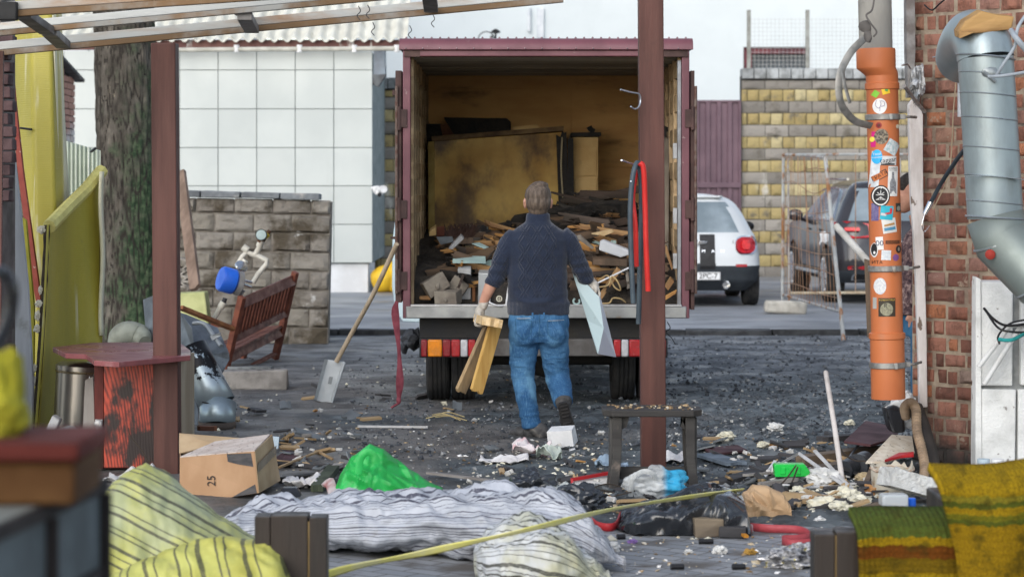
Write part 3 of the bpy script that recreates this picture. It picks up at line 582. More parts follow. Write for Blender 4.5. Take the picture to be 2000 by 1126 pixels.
def tyre(parent,c,r,w,rim,mrim,name='wheel',ax=(1,0,0),spokes=0,out=1):
    b=MB(); k=w/2; prof=[(r*.62,-k*.9),(r*.8,-k),(r*.93,-k*.97),(r*.985,-k*.8)]
    for q in (-.55,-.18,.18,.55): prof+=[(r,k*(q-.13)),(r,k*(q+.1)),(r*.975,k*(q+.115)),(r*.975,k*(q+.2))]
    prof+=[(r*.985,k*.8),(r*.93,k*.97),(r*.8,k),(r*.62,k*.9)]
    b.lathe(prof,c,ax,36,cap=False); o=b.build(name,mtyre,parent,smooth=25)
    b=MB(); ax=V(ax); c=V(c); f=c+ax*k*.55*out
    b.lathe([(r*.64,k*.85),(r*.6,k*.88),(r*.58,k*.3),(r*.3,k*.15),(0,k*.2)] if not spokes else [(r*.66,k*.8),(r*.68,k*.95),(r*.6,k*.97),(r*.58,k*.2),(r*.2,k*.1),(0,k*.1)],c,ax*out,28)
    if spokes:
        for i in range(spokes):
            a=2*math.pi*i/spokes; u=ax.cross(V((0,0,1))).normalized(); d=u*math.cos(a)+V((0,0,1))*math.sin(a)
            b.plank(c+ax*out*k*.85+d*.03,c+ax*out*k*.95+d*r*.62,r*.17,.03,up=ax,jag=0)
        b.lathe([(.05,0),(.05,k*.95),(0,k)],c,ax*out,14)
    b.build('rim',mrim,o,smooth=40); return o
mrimd=M('rim_dark',(.06,.06,.06),(.03,.03,.03))
for x,o_ in ((P(856,0,18.5).x,-1),(P(905,0,18.5).x,1),(P(1217,0,18.5).x,-1),(P(1268,0,18.5).x,1)): tyre(tk,(x,TY0+.85,.345),.345,.19,.2,mrimd,out=o_)
for x in (P(858,0,20.5).x,P(1250,0,20.5).x): tyre(tk,(x,TY1+.5,.345),.345,.19,.2,mrimd,out=-1 if x<XM else 1)
b=MB(); b.b2((XM+.2,TY0+1.2,.32),(XM+.75,TY0+1.9,.62)); b.b2((XM-.75,TY0+1.5,.35),(XM-.3,TY0+2.3,.62)); b.build('fuel_tank',mdk,tk,bev=.04)
# cab
mcab=M('cab_blue',(.42,.55,.62),(.36,.48,.55),sc=2,rough=.35,bump=.03,spec=.5)
b=MB(); hw=.95; sec=[(TY1+.1,.47),(TY1+.1,2.1),(TY1+1.0,2.12),(TY1+1.55,1.35),(TY1+2.1,1.15),(TY1+2.15,.47)]
b.prism([V((XM-hw,y,z)) for y,z in sec],(2*hw,0,0)); b.build('cab',mcab,tk,smooth=0,bev=.06)
b=MB(); b.prism([V((XM-hw-.004,TY1+.35,1.4)),V((XM-hw-.004,TY1+.35,1.98)),V((XM-hw-.004,TY1+.95,1.98)),V((XM-hw-.004,TY1+1.35,1.4))],(2*hw+.008,0,0)); b.build('cab_window',M('dark_glass',(.05,.06,.07)),tk,smooth=0)
b=MB(); b.prism([P(771,430,21.9),P(766,470,21.9),P(765,560,21.9),P(771,606,21.9),P(786,628,21.85),P(822,630,21.8),P(824,600,21.8),P(862,600,21.8),P(862,430,21.8)],(.02,.09,0)); cdn=b.build('cab_door',mcab,tk,bev=.012)
# open rear doors folded back along the body sides
for s,n_,lab in ((XL,-1,None),(XR,1,None)):
    b=MB(); x0=s+n_*.014; x1=s+n_*(.062 if n_<0 else .045); b.b2((min(x0,x1),TY0-.01,.83 if n_<0 else .775),(max(x0,x1),TY0+1.06,2.62)); d=b.build('cargo_door',mbrn,tk,bev=.004)
    b=MB(); b.tube([(s+n_*.052,TY0-.03,.9),(s+n_*.052,TY0-.03,2.5)],.012,8); b.build('lock_rod',M('rod_rust',(.1,.05,.04),(.18,.14,.12),sc=20,metal=.4,rough=.6),d)
    if n_<0:
        b=MB(); b.b2((s-.085,TY0-.02,2.43),(s-.05,TY0+.02,2.47)); b.b2((s-.1,TY0-.01,1.32),(s-.05,TY0+.01,1.34)); b.build('latch',mbrn,d)
    else:
        b=MB(); b.b2((s+.005,TY0-.02,.95),(s+.04,TY0+.02,1.3)); b.build('latch',mmar,d)
b=MB(); b.tube(spline([P(1303,628,18.2),P(1309,640,18.2),P(1301,648,18.2),P(1312,660,18.2),P(1319,672,18.2)],5),.004,6); b.build('loose_wire',M('black_plastic',(.01,.01,.01)),tk)
# red tie strap and dark rag on the left side
b=MB(); pts=spline([P(775,588,17.72),P(772,612,17.72),P(779,680,17.74),P(781,740,17.75),P(779,776,17.78)],6); b.tube(pts,[(.022-.008*math.cos(i*.5),.006) for i in range(len(pts))],8,up=(0,1,0)); b.ico(P(779,781,17.75),(.02,.015,.03),2,.3); b.plank(P(780,786,17.76),P(762,797,17.75),.03,.012,up=(0,.3,1),jag=.01)
solo(b,'tie_strap','faded red webbing strap hanging from the left door of the truck to the ground','strap',M('strap_red',(.24,.055,.075),(.16,.035,.05),sc=20,bump=.3))
b=MB(); b.prism([P(786,655,19.2),P(800,650,19.2),P(816,640,19.2),P(822,676,19.2),P(808,686,19.2),P(793,672,19.2)],(0,.15,0)); b.ico(P(803,662,19.2),(.075,.1,.075),3,.35,1.6,3,crease=1.5); b.ico(P(790,678,19.2),(.035,.06,.06),2,.3,2,4)
solo(b,'dark_rag','dark grey crumpled cloth hanging beside the left rear wheel of the truck','cloth',M('rag_dark',(.05,.055,.065),(.03,.032,.036),sc=9,bump=.4))
# ---------------------------------------------------------------- cargo
mchar=M('charred_wood',(.012,.012,.013),(.03,.027,.024),sc=12,rough=.7,bump=.8,bsc=35,bd=.02)
mpan=M('stained_panel',(.52,.33,.06),(.36,.2,.04),sc=2,c3=(.1,.055,.02),sc3=2.1,lo3=.46,hi3=.66,st3=(1,1,.7),rough=.5,bump=.12,spec=.35)
mbox=M('pale_ply',(.62,.44,.2),(.52,.34,.14),sc=3,c3=(.1,.06,.03),sc3=3,lo3=.6,hi3=.75,rough=.75,bump=.2)
CY=20.2
t=thing('wooden_cabinet','big scorched yellow brown wardrobe carcass standing at the back of the truck load','cabinet',P(980,560,CY))
b=MB(); b.prism([P(846,275,CY),P(1095,258,CY),P(1112,420,CY),P(1118,590,CY),P(842,590,CY)],(0,.05,0)); b.build('back_board',mpan,t,smooth=0,bev=.004)
b=MB(); b.prism([P(836,277,CY-.03),P(848,276,CY-.03),P(850,590,CY-.03),P(838,590,CY-.03)],(0,.4,0)); b.build('side_board',M('side_yellow',(.36,.27,.09),(.25,.17,.05),sc=5,c3=(.1,.07,.03)),t,smooth=0)
b=MB(); b.bar(P(845,272,CY+.2),P(1100,252,CY+.2),.5,.04); b.build('top_board',M('scorch_top',(.2,.13,.06),(.08,.05,.03),sc=6),t,smooth=0)
b=MB(); b.plank(P(1096,255,CY-.05),P(1108,595,CY-.05),.09,.05,up=(0,1,0),jag=.06,seed=4); b.plank(P(1114,262,CY-.06),P(1118,595,CY-.06),.05,.04,up=(0,1,0),jag=.05,seed=5); b.build('charred_stile',mchar,t,smooth=0)
b=MB(); b.tube(spline([P(1098,268,CY-.1),P(1096,330,CY-.1),P(1100,400,CY-.1),P(1096,430,CY-.1)],6),.008,6); b.build('hanging_cord',M('cord_pale',(.4,.34,.22)),t)
t=thing('plywood_box','narrow pale plywood cabinet with a dark lid edge, right of the scorched carcass','cabinet',P(1145,560,20.3))
b=MB(); b.prism([P(1118,268,20.3),P(1168,268,20.3),P(1168,600,20.3),P(1120,600,20.3)],(0,.45,0)); b.build('carcass',mbox,t,smooth=0)
b=MB(); b.prism([P(1119,290,20.28),P(1165,289,20.28),P(1164,343,20.28),P(1120,344,20.28)],(0,.015,0)); b.prism([P(1122,348,20.28),P(1166,347,20.28),P(1165,378,20.28),P(1123,380,20.28)],(0,.013,0)); b.prism([P(1122,384,20.28),P(1166,383,20.28),P(1165,412,20.28),P(1123,414,20.28)],(0,.013,0)); b.build('drawer_front',mbox,t,smooth=0,bev=.004)
b=MB(); b.bar(P(1115,264,20.5),P(1172,263,20.5),.5,.035); b.build('lid',mchar,t,smooth=0)
b=MB(); b.prism([P(866,229,20.6),P(990,231,20.6),P(998,238,20.6),P(998,262,20.6),P(886,262,20.6),P(876,246,20.6)],(0,.3,0)); solo(b,'charred_block','long charred black block lying on top of the wardrobe carcass','block',mchar,smooth=0,bev=.01)
b=MB(); b.prism([P(832,242,20.7),P(862,242,20.7),P(864,290,20.7),P(832,290,20.7)],(0,.3,0)); solo(b,'burnt_block','burnt black block at the left end of the wardrobe top','block',mchar,smooth=0)
b=MB(); b.prism([P(860,243,20.65),P(882,243,20.65),P(890,262,20.65),P(864,264,20.65)],(0,.1,0)); solo(b,'reddish_board','small reddish scorched board under the charred drawer','board',M('red_scorch',(.17,.07,.035),(.08,.035,.02)),smooth=0)
b=MB(); b.plank(P(1000,256,20.4),P(1055,250,20.4),.07,.06,up=(0,1,0),seed=3); solo(b,'pale_offcut','short pale wood offcut lying on the wardrobe top','offcut',mbox,smooth=0)
b=MB(); b.plank(P(1150,262,20.6),P(1164,255,20.6),.12,.1,up=(0,1,0),seed=3); solo(b,'charred_offcut','small charred offcut on the lid of the plywood cabinet','offcut',mchar,smooth=0)
# black tall boards leaning at the right wall of the body
for k,(q,lab) in enumerate((((1308,235,1318,580),'charred black door leaning against the right side inside the truck'),((1300,260,1298,600),'dark splintered board leaning by the right post inside the truck'))):
    b=MB(); b.plank(P(q[0],q[1],19.3-k*.3),P(q[2],q[3],18.9-k*.3),.16 if k==0 else .07,.03,up=(.4,1,0),jag=.08,seed=k); solo(b,'leaning_board',lab,'board',mchar if k==0 else wood('grey_lath',(.22,.19,.15),(.12,.1,.08)),smooth=0)
b=MB(); b.tube(spline([P(1312,268,19),P(1316,262,19),P(1322,280,18.9),P(1324,330,18.8)],5),.012,8); solo(b,'pipe_hook','thin grey hooked pipe hanging at the right side inside the truck','pipe',M('pipe_steel',(.3,.32,.34),rough=.4,metal=.6))
# heap
mh=M('heap_dark',(.03,.027,.025),(.06,.05,.04),sc=9,c3=(.12,.09,.06),lo3=.6,bump=.9,bsc=30,bd=.03)
def heap_z(x,y):
    u=(x-XL)/(XR-XL); f=min(1,max(0,(y-TY0-.12)/1.3)); top=1.30+.12*nz((x,y,1),2.)+(.22 if .52<u<.95 else 0)*min(1,f*1.3)*math.sin(max(0,min(1,(u-.5)/.45))*math.pi)
    return ZF+(top-ZF)*(.12+.88*f**.6)+.05*nz((x,y,3),6.)
b=MB(); b.grid(lambda u,v:(lambda x,y:V((x,y,heap_z(x,y)-.05 if v>0 else ZF)))(XL+.06+(XR-XL-.12)*u,TY0+.3+(TL-.45)*v),60,60); o=b.build('rubble_heap',mh,None,off=V((0,0,0)),smooth=60); o['kind']='stuff'; o['label']='dark heap of burnt rubble and dust under the wood in the truck'; o['category']='rubble'
scr=[]
for i,(mm,w,t_,L) in enumerate(((wood('scrap_tan',(.36,.22,.10),(.22,.12,.055),c3=(.06,.045,.03),lo3=.55),.05,.02,.35),(wood('scrap_orange',(.5,.27,.09),(.3,.15,.05),c3=(.08,.05,.03),lo3=.6),.04,.025,.26),(wood('scrap_brown',(.13,.085,.055),(.07,.05,.035)),.07,.02,.45),(wood('scrap_grey',(.21,.185,.155),(.12,.105,.09)),.09,.018,.3),(wood('scrap_pale',(.55,.42,.25),(.42,.3,.16)),.035,.015,.22),(mchar,.08,.03,.4),(M('scrap_mint',(.33,.45,.43),(.26,.36,.35),sc=6,c3=(.2,.16,.12)),.11,.008,.24),(wood('scrap_dark',(.07,.05,.04),(.035,.028,.022)),.05,.03,.55))):
    b=MB(); b.plank((0,0,-L/2),(0,0,L/2),w,t_,jag=.07,seed=50+i,bow=.01); scr.append(b)
names=['tan splintered lath','orange broken slat','dark brown board scrap','weathered grey board scrap','pale thin wood splinter','charred black wood chunk','mint green painted panel scrap','almost black timber scrap']
protos={}
r=random.Random(99); cnt=0
wts=[5,5,5,1.6,1.6,3,.5,5]
for i in range(290):
    u=r.random(); f=r.random()**1.2; k=r.choices(range(8),wts if not (u>.45 and f>.45) else [1.2,.6,5,.3,.3,7,.1,8])[0]; x=XL+.3+(XR-XL-.6)*u; y=TY0+.2+1.75*f
    if f<.12 and u<.42 and r.random()<.8: continue
    z=heap_z(x,y)+r.uniform(-.02,.07)
    if k not in protos:
        mm_=CACHE[('scrap_tan','scrap_orange','scrap_brown','scrap_grey','scrap_pale','charred_wood','scrap_mint','scrap_dark')[k]]
        o=protos[k]=solo(scr[k],'wood_scrap',names[k]+' among the splintered heap in the truck','scrap',mm_,group=names[k]+'s in the truck load',smooth=0)
        o.data.transform(Matrix.Translation((0,0,-(.35,.26,.45,.3,.22,.4,.24,.55)[k]/2)))
    else:
        o=protos[k].copy(); COL.objects.link(o)
    o.rotation_euler=(r.gauss(R(90),R(10)),r.uniform(-.4,.4),r.choice([r.gauss(R(90),R(24)),r.uniform(0,6.28)])); o.location=(x,y,z); sc=r.uniform(.7,1.25); o.scale=(sc*r.uniform(.35,1.),sc*r.uniform(.7,1.2),sc*r.uniform(.7,1.5)); hl_=(.35,.26,.45,.3,.22,.4,.24,.55)[k]*o.scale[2]*.5+.09; o.location.x=max(XL+hl_,min(XR-hl_,o.location.x))
# individual pieces in the load
def block(lab,cx,cy,Y,w,h,d,ang,mat,cat='block',name='concrete_block',yaw=0,pocket=True):
    b=MB(); c=P(cx,cy,Y); Q=(Euler((0,R(ang),0)).to_matrix()@Euler((R(6),0,R(yaw))).to_matrix()); b.box(c,(px(w,Y),d,px(h,Y)),Q,jit=.006)
    if pocket: b.ico(c+Q@V((0,-d/2,-px(h,Y)*.1)),(px(w,Y)*.12,.02,px(h,Y)*.2),2,.3)
    return solo(b,name,lab,cat,mat,bev=.006,smooth=0)
mcon=M('old_concrete',(.22,.195,.16),(.14,.12,.1),sc=7,c3=(.08,.065,.055),sc3=4,lo3=.58,rough=.9,bump=.6,bsc=50)
mcon2=M('pale_concrete',(.42,.43,.43),(.33,.33,.33),sc=9,c3=(.2,.18,.16),sc3=3,lo3=.62,rough=.9,bump=.5,bsc=60)
block('tilted brownish concrete block at the left of the truck load, resting on its corner',851,556,17.98,46,33,.12,-32,mcon,yaw=10)
block('small concrete block lying flat on the truck sill',875,580,17.93,46,27,.14,0,mcon,yaw=-16)
block('broken concrete block leaning behind the flat one',894,562,18.1,34,38,.1,35,mcon,yaw=-10)
block('upright pale aerated slab standing in the truck load',908,552,18.16,25,62,.16,0,mcon2,name='concrete_slab',pocket=False)
block('pale grey tin box standing left of the man inside the truck',946,560,18.15,24,62,.2,0,M('tin_grey',(.42,.44,.45),(.33,.34,.35),sc=5,rough=.5,metal=.3),cat='box',name='tin_box',pocket=False)
block('upright thin reddish brown batten between slab and dark gap in the truck load',925,571,18.1,6,34,.05,0,wood('batten_red',(.25,.11,.05),(.16,.07,.03)),cat='batten',name='wood_batten',pocket=False)
block('small tan offcut lying on the truck floor at far left',830,581,17.98,22,7,.06,0,CACHE['scrap_tan'],cat='offcut',name='wood_offcut',pocket=False)
def sheet(lab,pts,Y,th,mat,cat,name,**k):
    b=MB(); b.prism([P(p[0],p[1],Y+(p[2] if len(p)>2 else 0)) for p in pts],(0,th,th*.3)); return solo(b,name,lab,cat,mat,smooth=0,bev=k.pop('bev',.002),**k)
mslate=M('slate_sheet',(.16,.175,.185),(.1,.11,.115),sc=5,rough=.6)
sheet('bent dark slate sheet on top of the heap at left in the truck',[(852,463),(883,462,.1),(886,472,.1),(861,478)],18.6,.012,mslate,'sheet','slate_sheet')
sheet('grey plank poking up from the heap at left in the truck',[(900,460),(906,466),(884,487),(876,486)],18.3,.05,M('grey_plank',(.3,.31,.32),(.2,.2,.2)),'plank','grey_plank')
sheet('mint green panel lying across the heap in the truck',[(921,476),(936,474,.1),(974,492),(966,494)],18.3,.012,CACHE['scrap_mint'],'panel','mint_panel')
sheet('second mint green panel on the heap just above the upright slab',[(884,506),(900,500,.15),(948,501,.1),(949,514),(884,514)],18.15,.012,CACHE['scrap_mint'],'panel','mint_panel')
sheet('light grey rounded plastic panel on the heap right of the man',[(1172,473),(1180,470),(1228,489),(1230,498),(1212,503),(1170,489)],18.0,.05,M('plastic_grey',(.5,.52,.54),(.42,.43,.45),sc=4,c3=(.2,.2,.2),lo3=.66,rough=.5),'sheet','plastic_sheet',bev=.01)
sheet('broad brown board sloping behind the carried sheet in the truck',[(1205,522),(1213,528),(1175,585),(1166,582)],17.95,.02,CACHE['scrap_tan'],'board','brown_board')
sheet('dark beam lying across the right side of the heap',[(1158,506),(1225,507),(1225,520),(1158,517)],18.0,.08,CACHE['scrap_brown'],'beam','wood_beam')
sheet('grey scrap of timber leaning at the right part of the heap',[(1122,462),(1134,460),(1160,484),(1157,487)],18.0,.03,CACHE['scrap_grey'],'board','grey_board')
sheet('pale splintered board at upper right of the heap',[(1155,457),(1196,449),(1199,453),(1180,461)],18.5,.03,CACHE['scrap_pale'],'board','pale_board')
sheet('tan sliver leaning right of the brown post in the truck',[(1300,480),(1303,482),(1315,524),(1312,528),(1300,494)],17.95,.03,CACHE['scrap_tan'],'board','tan_board')
sheet('square tan block right of the brown post in the truck',[(1299,560),(1310,543),(1317,550),(1305,567)],17.95,.05,CACHE['scrap_tan'],'block','wood_block')
sheet('orange splinter lying on the sill right of the brown post',[(1300,579),(1322,567),(1320,573),(1300,586)],17.9,.03,CACHE['scrap_orange'],'board','orange_board')
for k,(a,c_,l_) in enumerate((((1110,418,1250,410),None,'long charred beam lying across the top of the load right of the man'),((1000,440,1230,405),None,'charred roof board sloping across the back of the load'),((890,468,1010,438),None,'charred lath sloping behind the man at left'),((1090,440,1240,425),None,'black burnt plank under the long charred beam'),((1080,452,1200,462),None,'black burnt plank low behind the shoulder of the man'))):
    b=MB(); b.plank(P(a[0],a[1],19.2+.1*k),P(a[2],a[3],19.+.1*k),.16 if k!=2 else .06,.05,up=(0,1,.6),jag=.12,seed=70+k,bow=.02); solo(b,'charred_beam',l_,'beam',mchar,smooth=0)
b=MB(); b.tube([P(1160,556,17.75),P(1228,523,17.85)],.007,8); solo(b,'curtain_rod','thin white rod poking out of the load behind the right glove','rod',M('rod_white',(.75,.76,.78)))
b=MB(); b.tube(spline([P(1168,561,17.75),P(1188,556,17.7),P(1195,540,17.75),P(1206,549,17.7),P(1212,566,17.72),P(1200,560,17.75),P(1187,538,17.8),P(1168,548,17.8)],8),.006,6); b.tube(spline([P(1172,592,17.8),P(1190,591,17.8),P(1197,582,17.8),P(1212,583,17.8),P(1222,590,17.85)],6),.006,6); solo(b,'cable_coil','loop of tan cable hanging out of the truck by the right glove','cable',M('cable_tan',(.45,.33,.16),(.3,.2,.1)))
b=MB(); b.tube(spline([P(955,590,17.75),P(975,597,17.74),P(992,592,17.8),P(1000,575,17.85)],6),.006,6); solo(b,'white_cable','white cable drooping over the sill left of the man','cable',CACHE['rod_white'])
b=MB(); b.tube(arc(P(975,583,17.85),.02,0,6.283,16,(1,0,0),(0,0,1)),.005,6,cap=False); b.bar(P(971,583,17.85),P(979,583,17.85),.004,.004); b.bar(P(975,579,17.85),P(975,587,17.85),.004,.004); solo(b,'plug_ring','small cream ring with a cross beside the white cable','ring',M('ring_cream',(.6,.57,.45)))
b=MB(); b.tube(arc(P(1126,588,17.8),.024,R(120),R(400),12,(1,0,0),(0,0,1)),.008,8); solo(b,'pipe_bend','pale curled pipe end on the sill beside the man','pipe',CACHE['scrap_mint'])
sheet('white pipe strip standing beside the man in the truck load',[(986,600),(990,570),(995,545),(998,546),(994,575),(991,600)],17.9,.015,CACHE['rod_white'],'strip','plastic_strip')
# dark bristle broom head on the heap
b=MB(); r=random.Random(5)
for i in range(160):
    u=r.random(); a=P(873+48*u,468-2*u,18.75); b.bar(a+V((0,r.uniform(-.03,.03),0)),a+V((r.uniform(-.04,.06)+.03*u,r.uniform(-.03,.05),r.uniform(.07,.13))),.005,.005)
t=thing('broom_head','broom head with dark brown bristles lying on the heap in the truck','broom',P(895,468,18.75)); b.build('bristles',M('bristle',(.06,.03,.022),(.03,.018,.014)),t,smooth=0)
b=MB(); b.bar(P(870,472,18.75),P(925,469,18.75),.06,.05); b.build('brush_block',CACHE['scrap_brown'],t,smooth=0)
sheet('reddish brown board end at the left of the broom head',[(853,445),(868,443,.1),(868,460,.1),(853,462)],18.9,.03,M('red_board',(.2,.07,.045),(.14,.05,.03)),'board','red_board')
sheet('cream block end standing at the left of the red board',[(839,452),(851,444),(852,459),(838,461)],18.9,.08,mbox,'block','cream_block')
for k,(cx,cy) in enumerate(((1285,590),(1170,590),(826,590),(1060,590))): pass
# ================================================================ PEOPLE
YM=15.75
def mp(x,y,d=0.): return P(x,y,YM)+V((0,d,0))
pm=thing('person','man in navy sweater and blue jeans walking to the truck carrying planks and pale board','person',P(1052,857,YM))
def ring_loft(b,secs,n=20,pw=2.4):
    rs=[]
    for c,hx,hy in secs:
        c=V(c); rr=[]
        for k in range(n):
            a=2*math.pi*k/n; ca,sa=math.cos(a),math.sin(a); q=(abs(ca)**pw+abs(sa)**pw)**(-1/pw)
            rr.append(b.v(c+V((hx*ca*q,hy*sa*q,0))))
        rs.append(rr)
    for A,B in zip(rs,rs[1:]):
        for k in range(n): b.f((A[k],A[(k+1)%n],B[(k+1)%n],B[k]))
    b.f(rs[0][::-1]); b.f(rs[-1]); return b
u=1/(F/YM)   # metres per pixel here
mskin=M('skin',(.52,.29,.21),(.45,.235,.17),sc=14,rough=.55,bump=.15,bsc=120,bd=.003)
# the body: one continuous surface, head to feet
HC=mp(1051,394,.02)
def head(b,c,yaw=0.,s=1.):
    Q=Matrix.Rotation(yaw,3,'Z')
    def a(p,r,sub=3): b.ico(c+Q@(V(p)*s),V(r)*s,sub,0)
    a((0,-.005,.03),(.074,.092,.082)); a((0,.035,-.03),(.062,.07,.08)); a((0,.05,-.085),(.042,.045,.032)); a((0,.085,.025),(.055,.025,.045)); a((0,.098,-.012),(.016,.024,.03)); a((0,.108,-.026),(.018,.016,.012)); a((0,.088,-.058),(.028,.02,.012)); a((0,.075,.035),(.06,.034,.012))
    for s_ in (-1,1):
        a((s_*.081,-.008,-.012),(.012,.024,.036)); a((s_*.084,-.018,-.0),(.012,.018,.024)); a((s_*.031,.082,.012),(.014,.012,.011)); a((s_*.045,.062,-.022),(.026,.026,.024))
b=MB(); head(b,HC,R(-4),1.08)
b.tube([mp(1051,440,0),mp(1051,425,.0),mp(1051,408,.012)],[.066,.06,.058],16)
tors=[(mp(1052,640),.16,.115),(mp(1052,600),.155,.1),(mp(1049,560),.15,.1),(mp(1049,510),.16,.105),(mp(1050,470),.17,.1),(mp(1050,448),.13,.08),(mp(1051,432),.07,.06)]
ring_loft(b,tors)
LS,LE,LW=mp(1001,462,.0),mp(972,524,-.03),mp(942,594,-.02)
RS,RE,RW=mp(1102,460,.0),mp(1131,516,.04),mp(1155,553,.10)
b.tube([LS,LE,mp(958,558,-.03),LW],[.052,.046,.044,.03],14); b.tube([RS,RE,RW],[.052,.046,.031],14)
legL=[mp(1024,640,0),mp(1022,690,.01),mp(1023,738,.035),mp(1030,790,-.0),mp(1039,836,-.01)]
legR=[mp(1080,640,0),mp(1085,690,.03),mp(1089,738,.06),mp(1097,768,-.06),mp(1101,788,-.13)]
b.tube(legL,[.085,.08,.06,.055,.042],16); b.tube(legR,[.085,.08,.062,.055,.042],16)
pass
hl=mp(938,608,-.02); hr=mp(1162,560,.115)
b.ico(hl,(.035,.03,.045),2,0); b.ico(hr,(.032,.035,.04),2,0)
b.bake(.009,5).build('body',mskin,pm,smooth=180)
# hair
mhair=M('hair_brown',(.14,.105,.08),(.07,.052,.04),sc=60,st=(1,1,.18),rough=.6,bump=.5,bsc=90,bd=.008,spec=.35)
b=MB(); b.ico(HC+V((0,-.012,.04)),(.091,.106,.094),4,.02,3); b.ico(HC+V((.002,-.034,-.004)),(.086,.086,.082),4,.02,3,2); b.ico(HC+V((0,-.046,-.058)),(.066,.052,.05),3,.02); b.ico(HC+V((.012,-.02,.115)),(.06,.06,.026),3,.06,4,5)
hz=b.bake(.006,3,lambda p,n_:.0025*nz((p.x*3,p.y*3,p.z*1.),22.)+.0025*nz((p.x*5,p.y*5,p.z*1.),40.))
bad=[v_ for v_ in hz.bm.verts if False]
hz.build('hair',mhair,pm,smooth=180)
# sweater with collar and pushed-up sleeves
n=N('navy_knit'); co=n.co(); xyz=n.sep(co)
def tri(x,k): return n.math('ABSOLUTE',n.math('SUBTRACT',n.math('FRACT',n.math('MULTIPLY',x,k)),.5))
a1=n.math('ADD',xyz[0],n.math('MULTIPLY',xyz[2],.62)); a2=n.math('SUBTRACT',xyz[0],n.math('MULTIPLY',xyz[2],.62))
cab=n.math('MAXIMUM',n.math('MAXIMUM',n.ss(tri(a1,12),.1,.03),n.ss(tri(n.math('ADD',a1,.022),12),.1,.03)),n.math('MAXIMUM',n.ss(tri(a2,12),.1,.03),n.ss(tri(n.math('ADD',a2,.022),12),.1,.03)))
panel=n.math('MULTIPLY',n.ss(n.math('ABSOLUTE',n.math('ADD',xyz[0],.01)),.135,.12),n.math('MULTIPLY',n.ss(xyz[2],.96,1.0),n.ss(xyz[2],1.48,1.44)))
sl=n.math('MULTIPLY',n.ss(n.math('ABSOLUTE',xyz[0]),.2,.22),.5)
rib=n.math('MULTIPLY',n.math('SINE',n.math('MULTIPLY',xyz[0],700)),n.ss(xyz[2],.95,.93))
hgt=n.math('ADD',n.math('MULTIPLY',cab,n.math('MAXIMUM',panel,sl)),n.math('MULTIPLY',rib,.35))
c=n.mix(n.ss(n.noise(co,7,5),.35,.65),(.014,.02,.04),(.021,.029,.055)); c=n.mix(n.math('MULTIPLY',n.ss(n.noise(n.co(scale=(1,1,2)),160,3),.45,.7),.5),c,(.045,.06,.09))
mknit=n.out(c,.9,spec=.15,bump=n.bump(n.noise(n.co(scale=(1,1,1.6)),230,3),.5,.004,n.bump(hgt,.65,.012)))
n.b.inputs['Sheen Weight'].default_value=.25
b=MB(); ring_loft(b,[(mp(1052,614),60*u,.125),(mp(1052,606),61*u,.13),(mp(1051,585),60*u,.13),(mp(1050,560),58*u,.128),(mp(1049,525),58*u,.13),(mp(1049,495),60*u,.132),(mp(1050,470),62*u,.125),(mp(1050,453),53*u,.11),(mp(1051,441),36*u,.09),(mp(1051,433),24*u,.076),(mp(1051,416),22*u,.07)],28)
b.tube([mp(1010,462,.0),mp(993,478,-.01),mp(979,510,-.025),mp(973,530,-.03),mp(965,551,-.03),mp(962,559,-.03)],[.075,.073,.066,.063,.058,.055],18)
b.tube([mp(1094,460,.0),mp(1110,474,.01),mp(1125,504,.03),mp(1135,525,.05),mp(1145,543,.075),mp(1149,549,.085)],[.076,.074,.066,.063,.057,.054],18)
def folds(p,n_):
    z=p.z; x=p.x
    d=.004*nz((x*1.2,p.y,z*1.6),7.)+.0025*nz((x,p.y,z*2.2),17.)
    d+=.006*math.sin((z-.9)*70+8*nz(p,3.))*max(0,1-abs(z-.945)/.07)
    if abs(x-.18)>.22: d+=.004*math.sin(z*95+5*nz(p,4.))*(1 if z<1.22 else .4)
    return d
b.bake(.008,4,folds).build('sweater',mknit,pm,smooth=180)
# jeans
n=N('denim'); co=n.co(); xyz=n.sep(co)
c=n.mix(n.ss(n.noise(n.co(scale=(1,1,.8)),5,6),.42,.68),(.024,.086,.2),(.065,.18,.345)); fd=n.math('MULTIPLY',n.ss(n.noise(n.co(loc=(1,0,5.2)),4.6,4),.5,.72),.8); c=n.mix(fd,c,(.15,.33,.5))
c=n.mix(n.math('MULTIPLY',n.ss(n.noise(n.co(scale=(1,1,.1)),220,2),.5,.7),.3),c,(.2,.38,.55))
mden=n.out(c,.85,spec=.2,bump=n.bump(n.noise(n.co(scale=(1,1,3.)),11,5,.6),.45,.03,n.bump(n.noise(co,300,3),.3,.002)))
b=MB(); ring_loft(b,[(mp(1052,668),57*u,.115),(mp(1052,645),60*u,.135),(mp(1052,622),58.5*u,.128),(mp(1052,598),56*u,.115)],24)
b.ico(mp(1026,652,-.05),(.095,.095,.1),3,0); b.ico(mp(1079,652,-.05),(.095,.095,.1),3,0)
b.tube([mp(1025,655,-.005),mp(1022,690,.01),mp(1021,715,.02),mp(1022,740,.03),mp(1028,775,.0),mp(1034,805,-.01),mp(1039,834,-.012)],[.106,.097,.086,.079,.073,.066,.064],20)
b.tube([mp(1080,655,.0),mp(1084,690,.03),mp(1086,718,.055),mp(1090,742,.055),mp(1096,764,-.03),mp(1100,782,-.1)],[.106,.098,.088,.083,.076,.07],20)
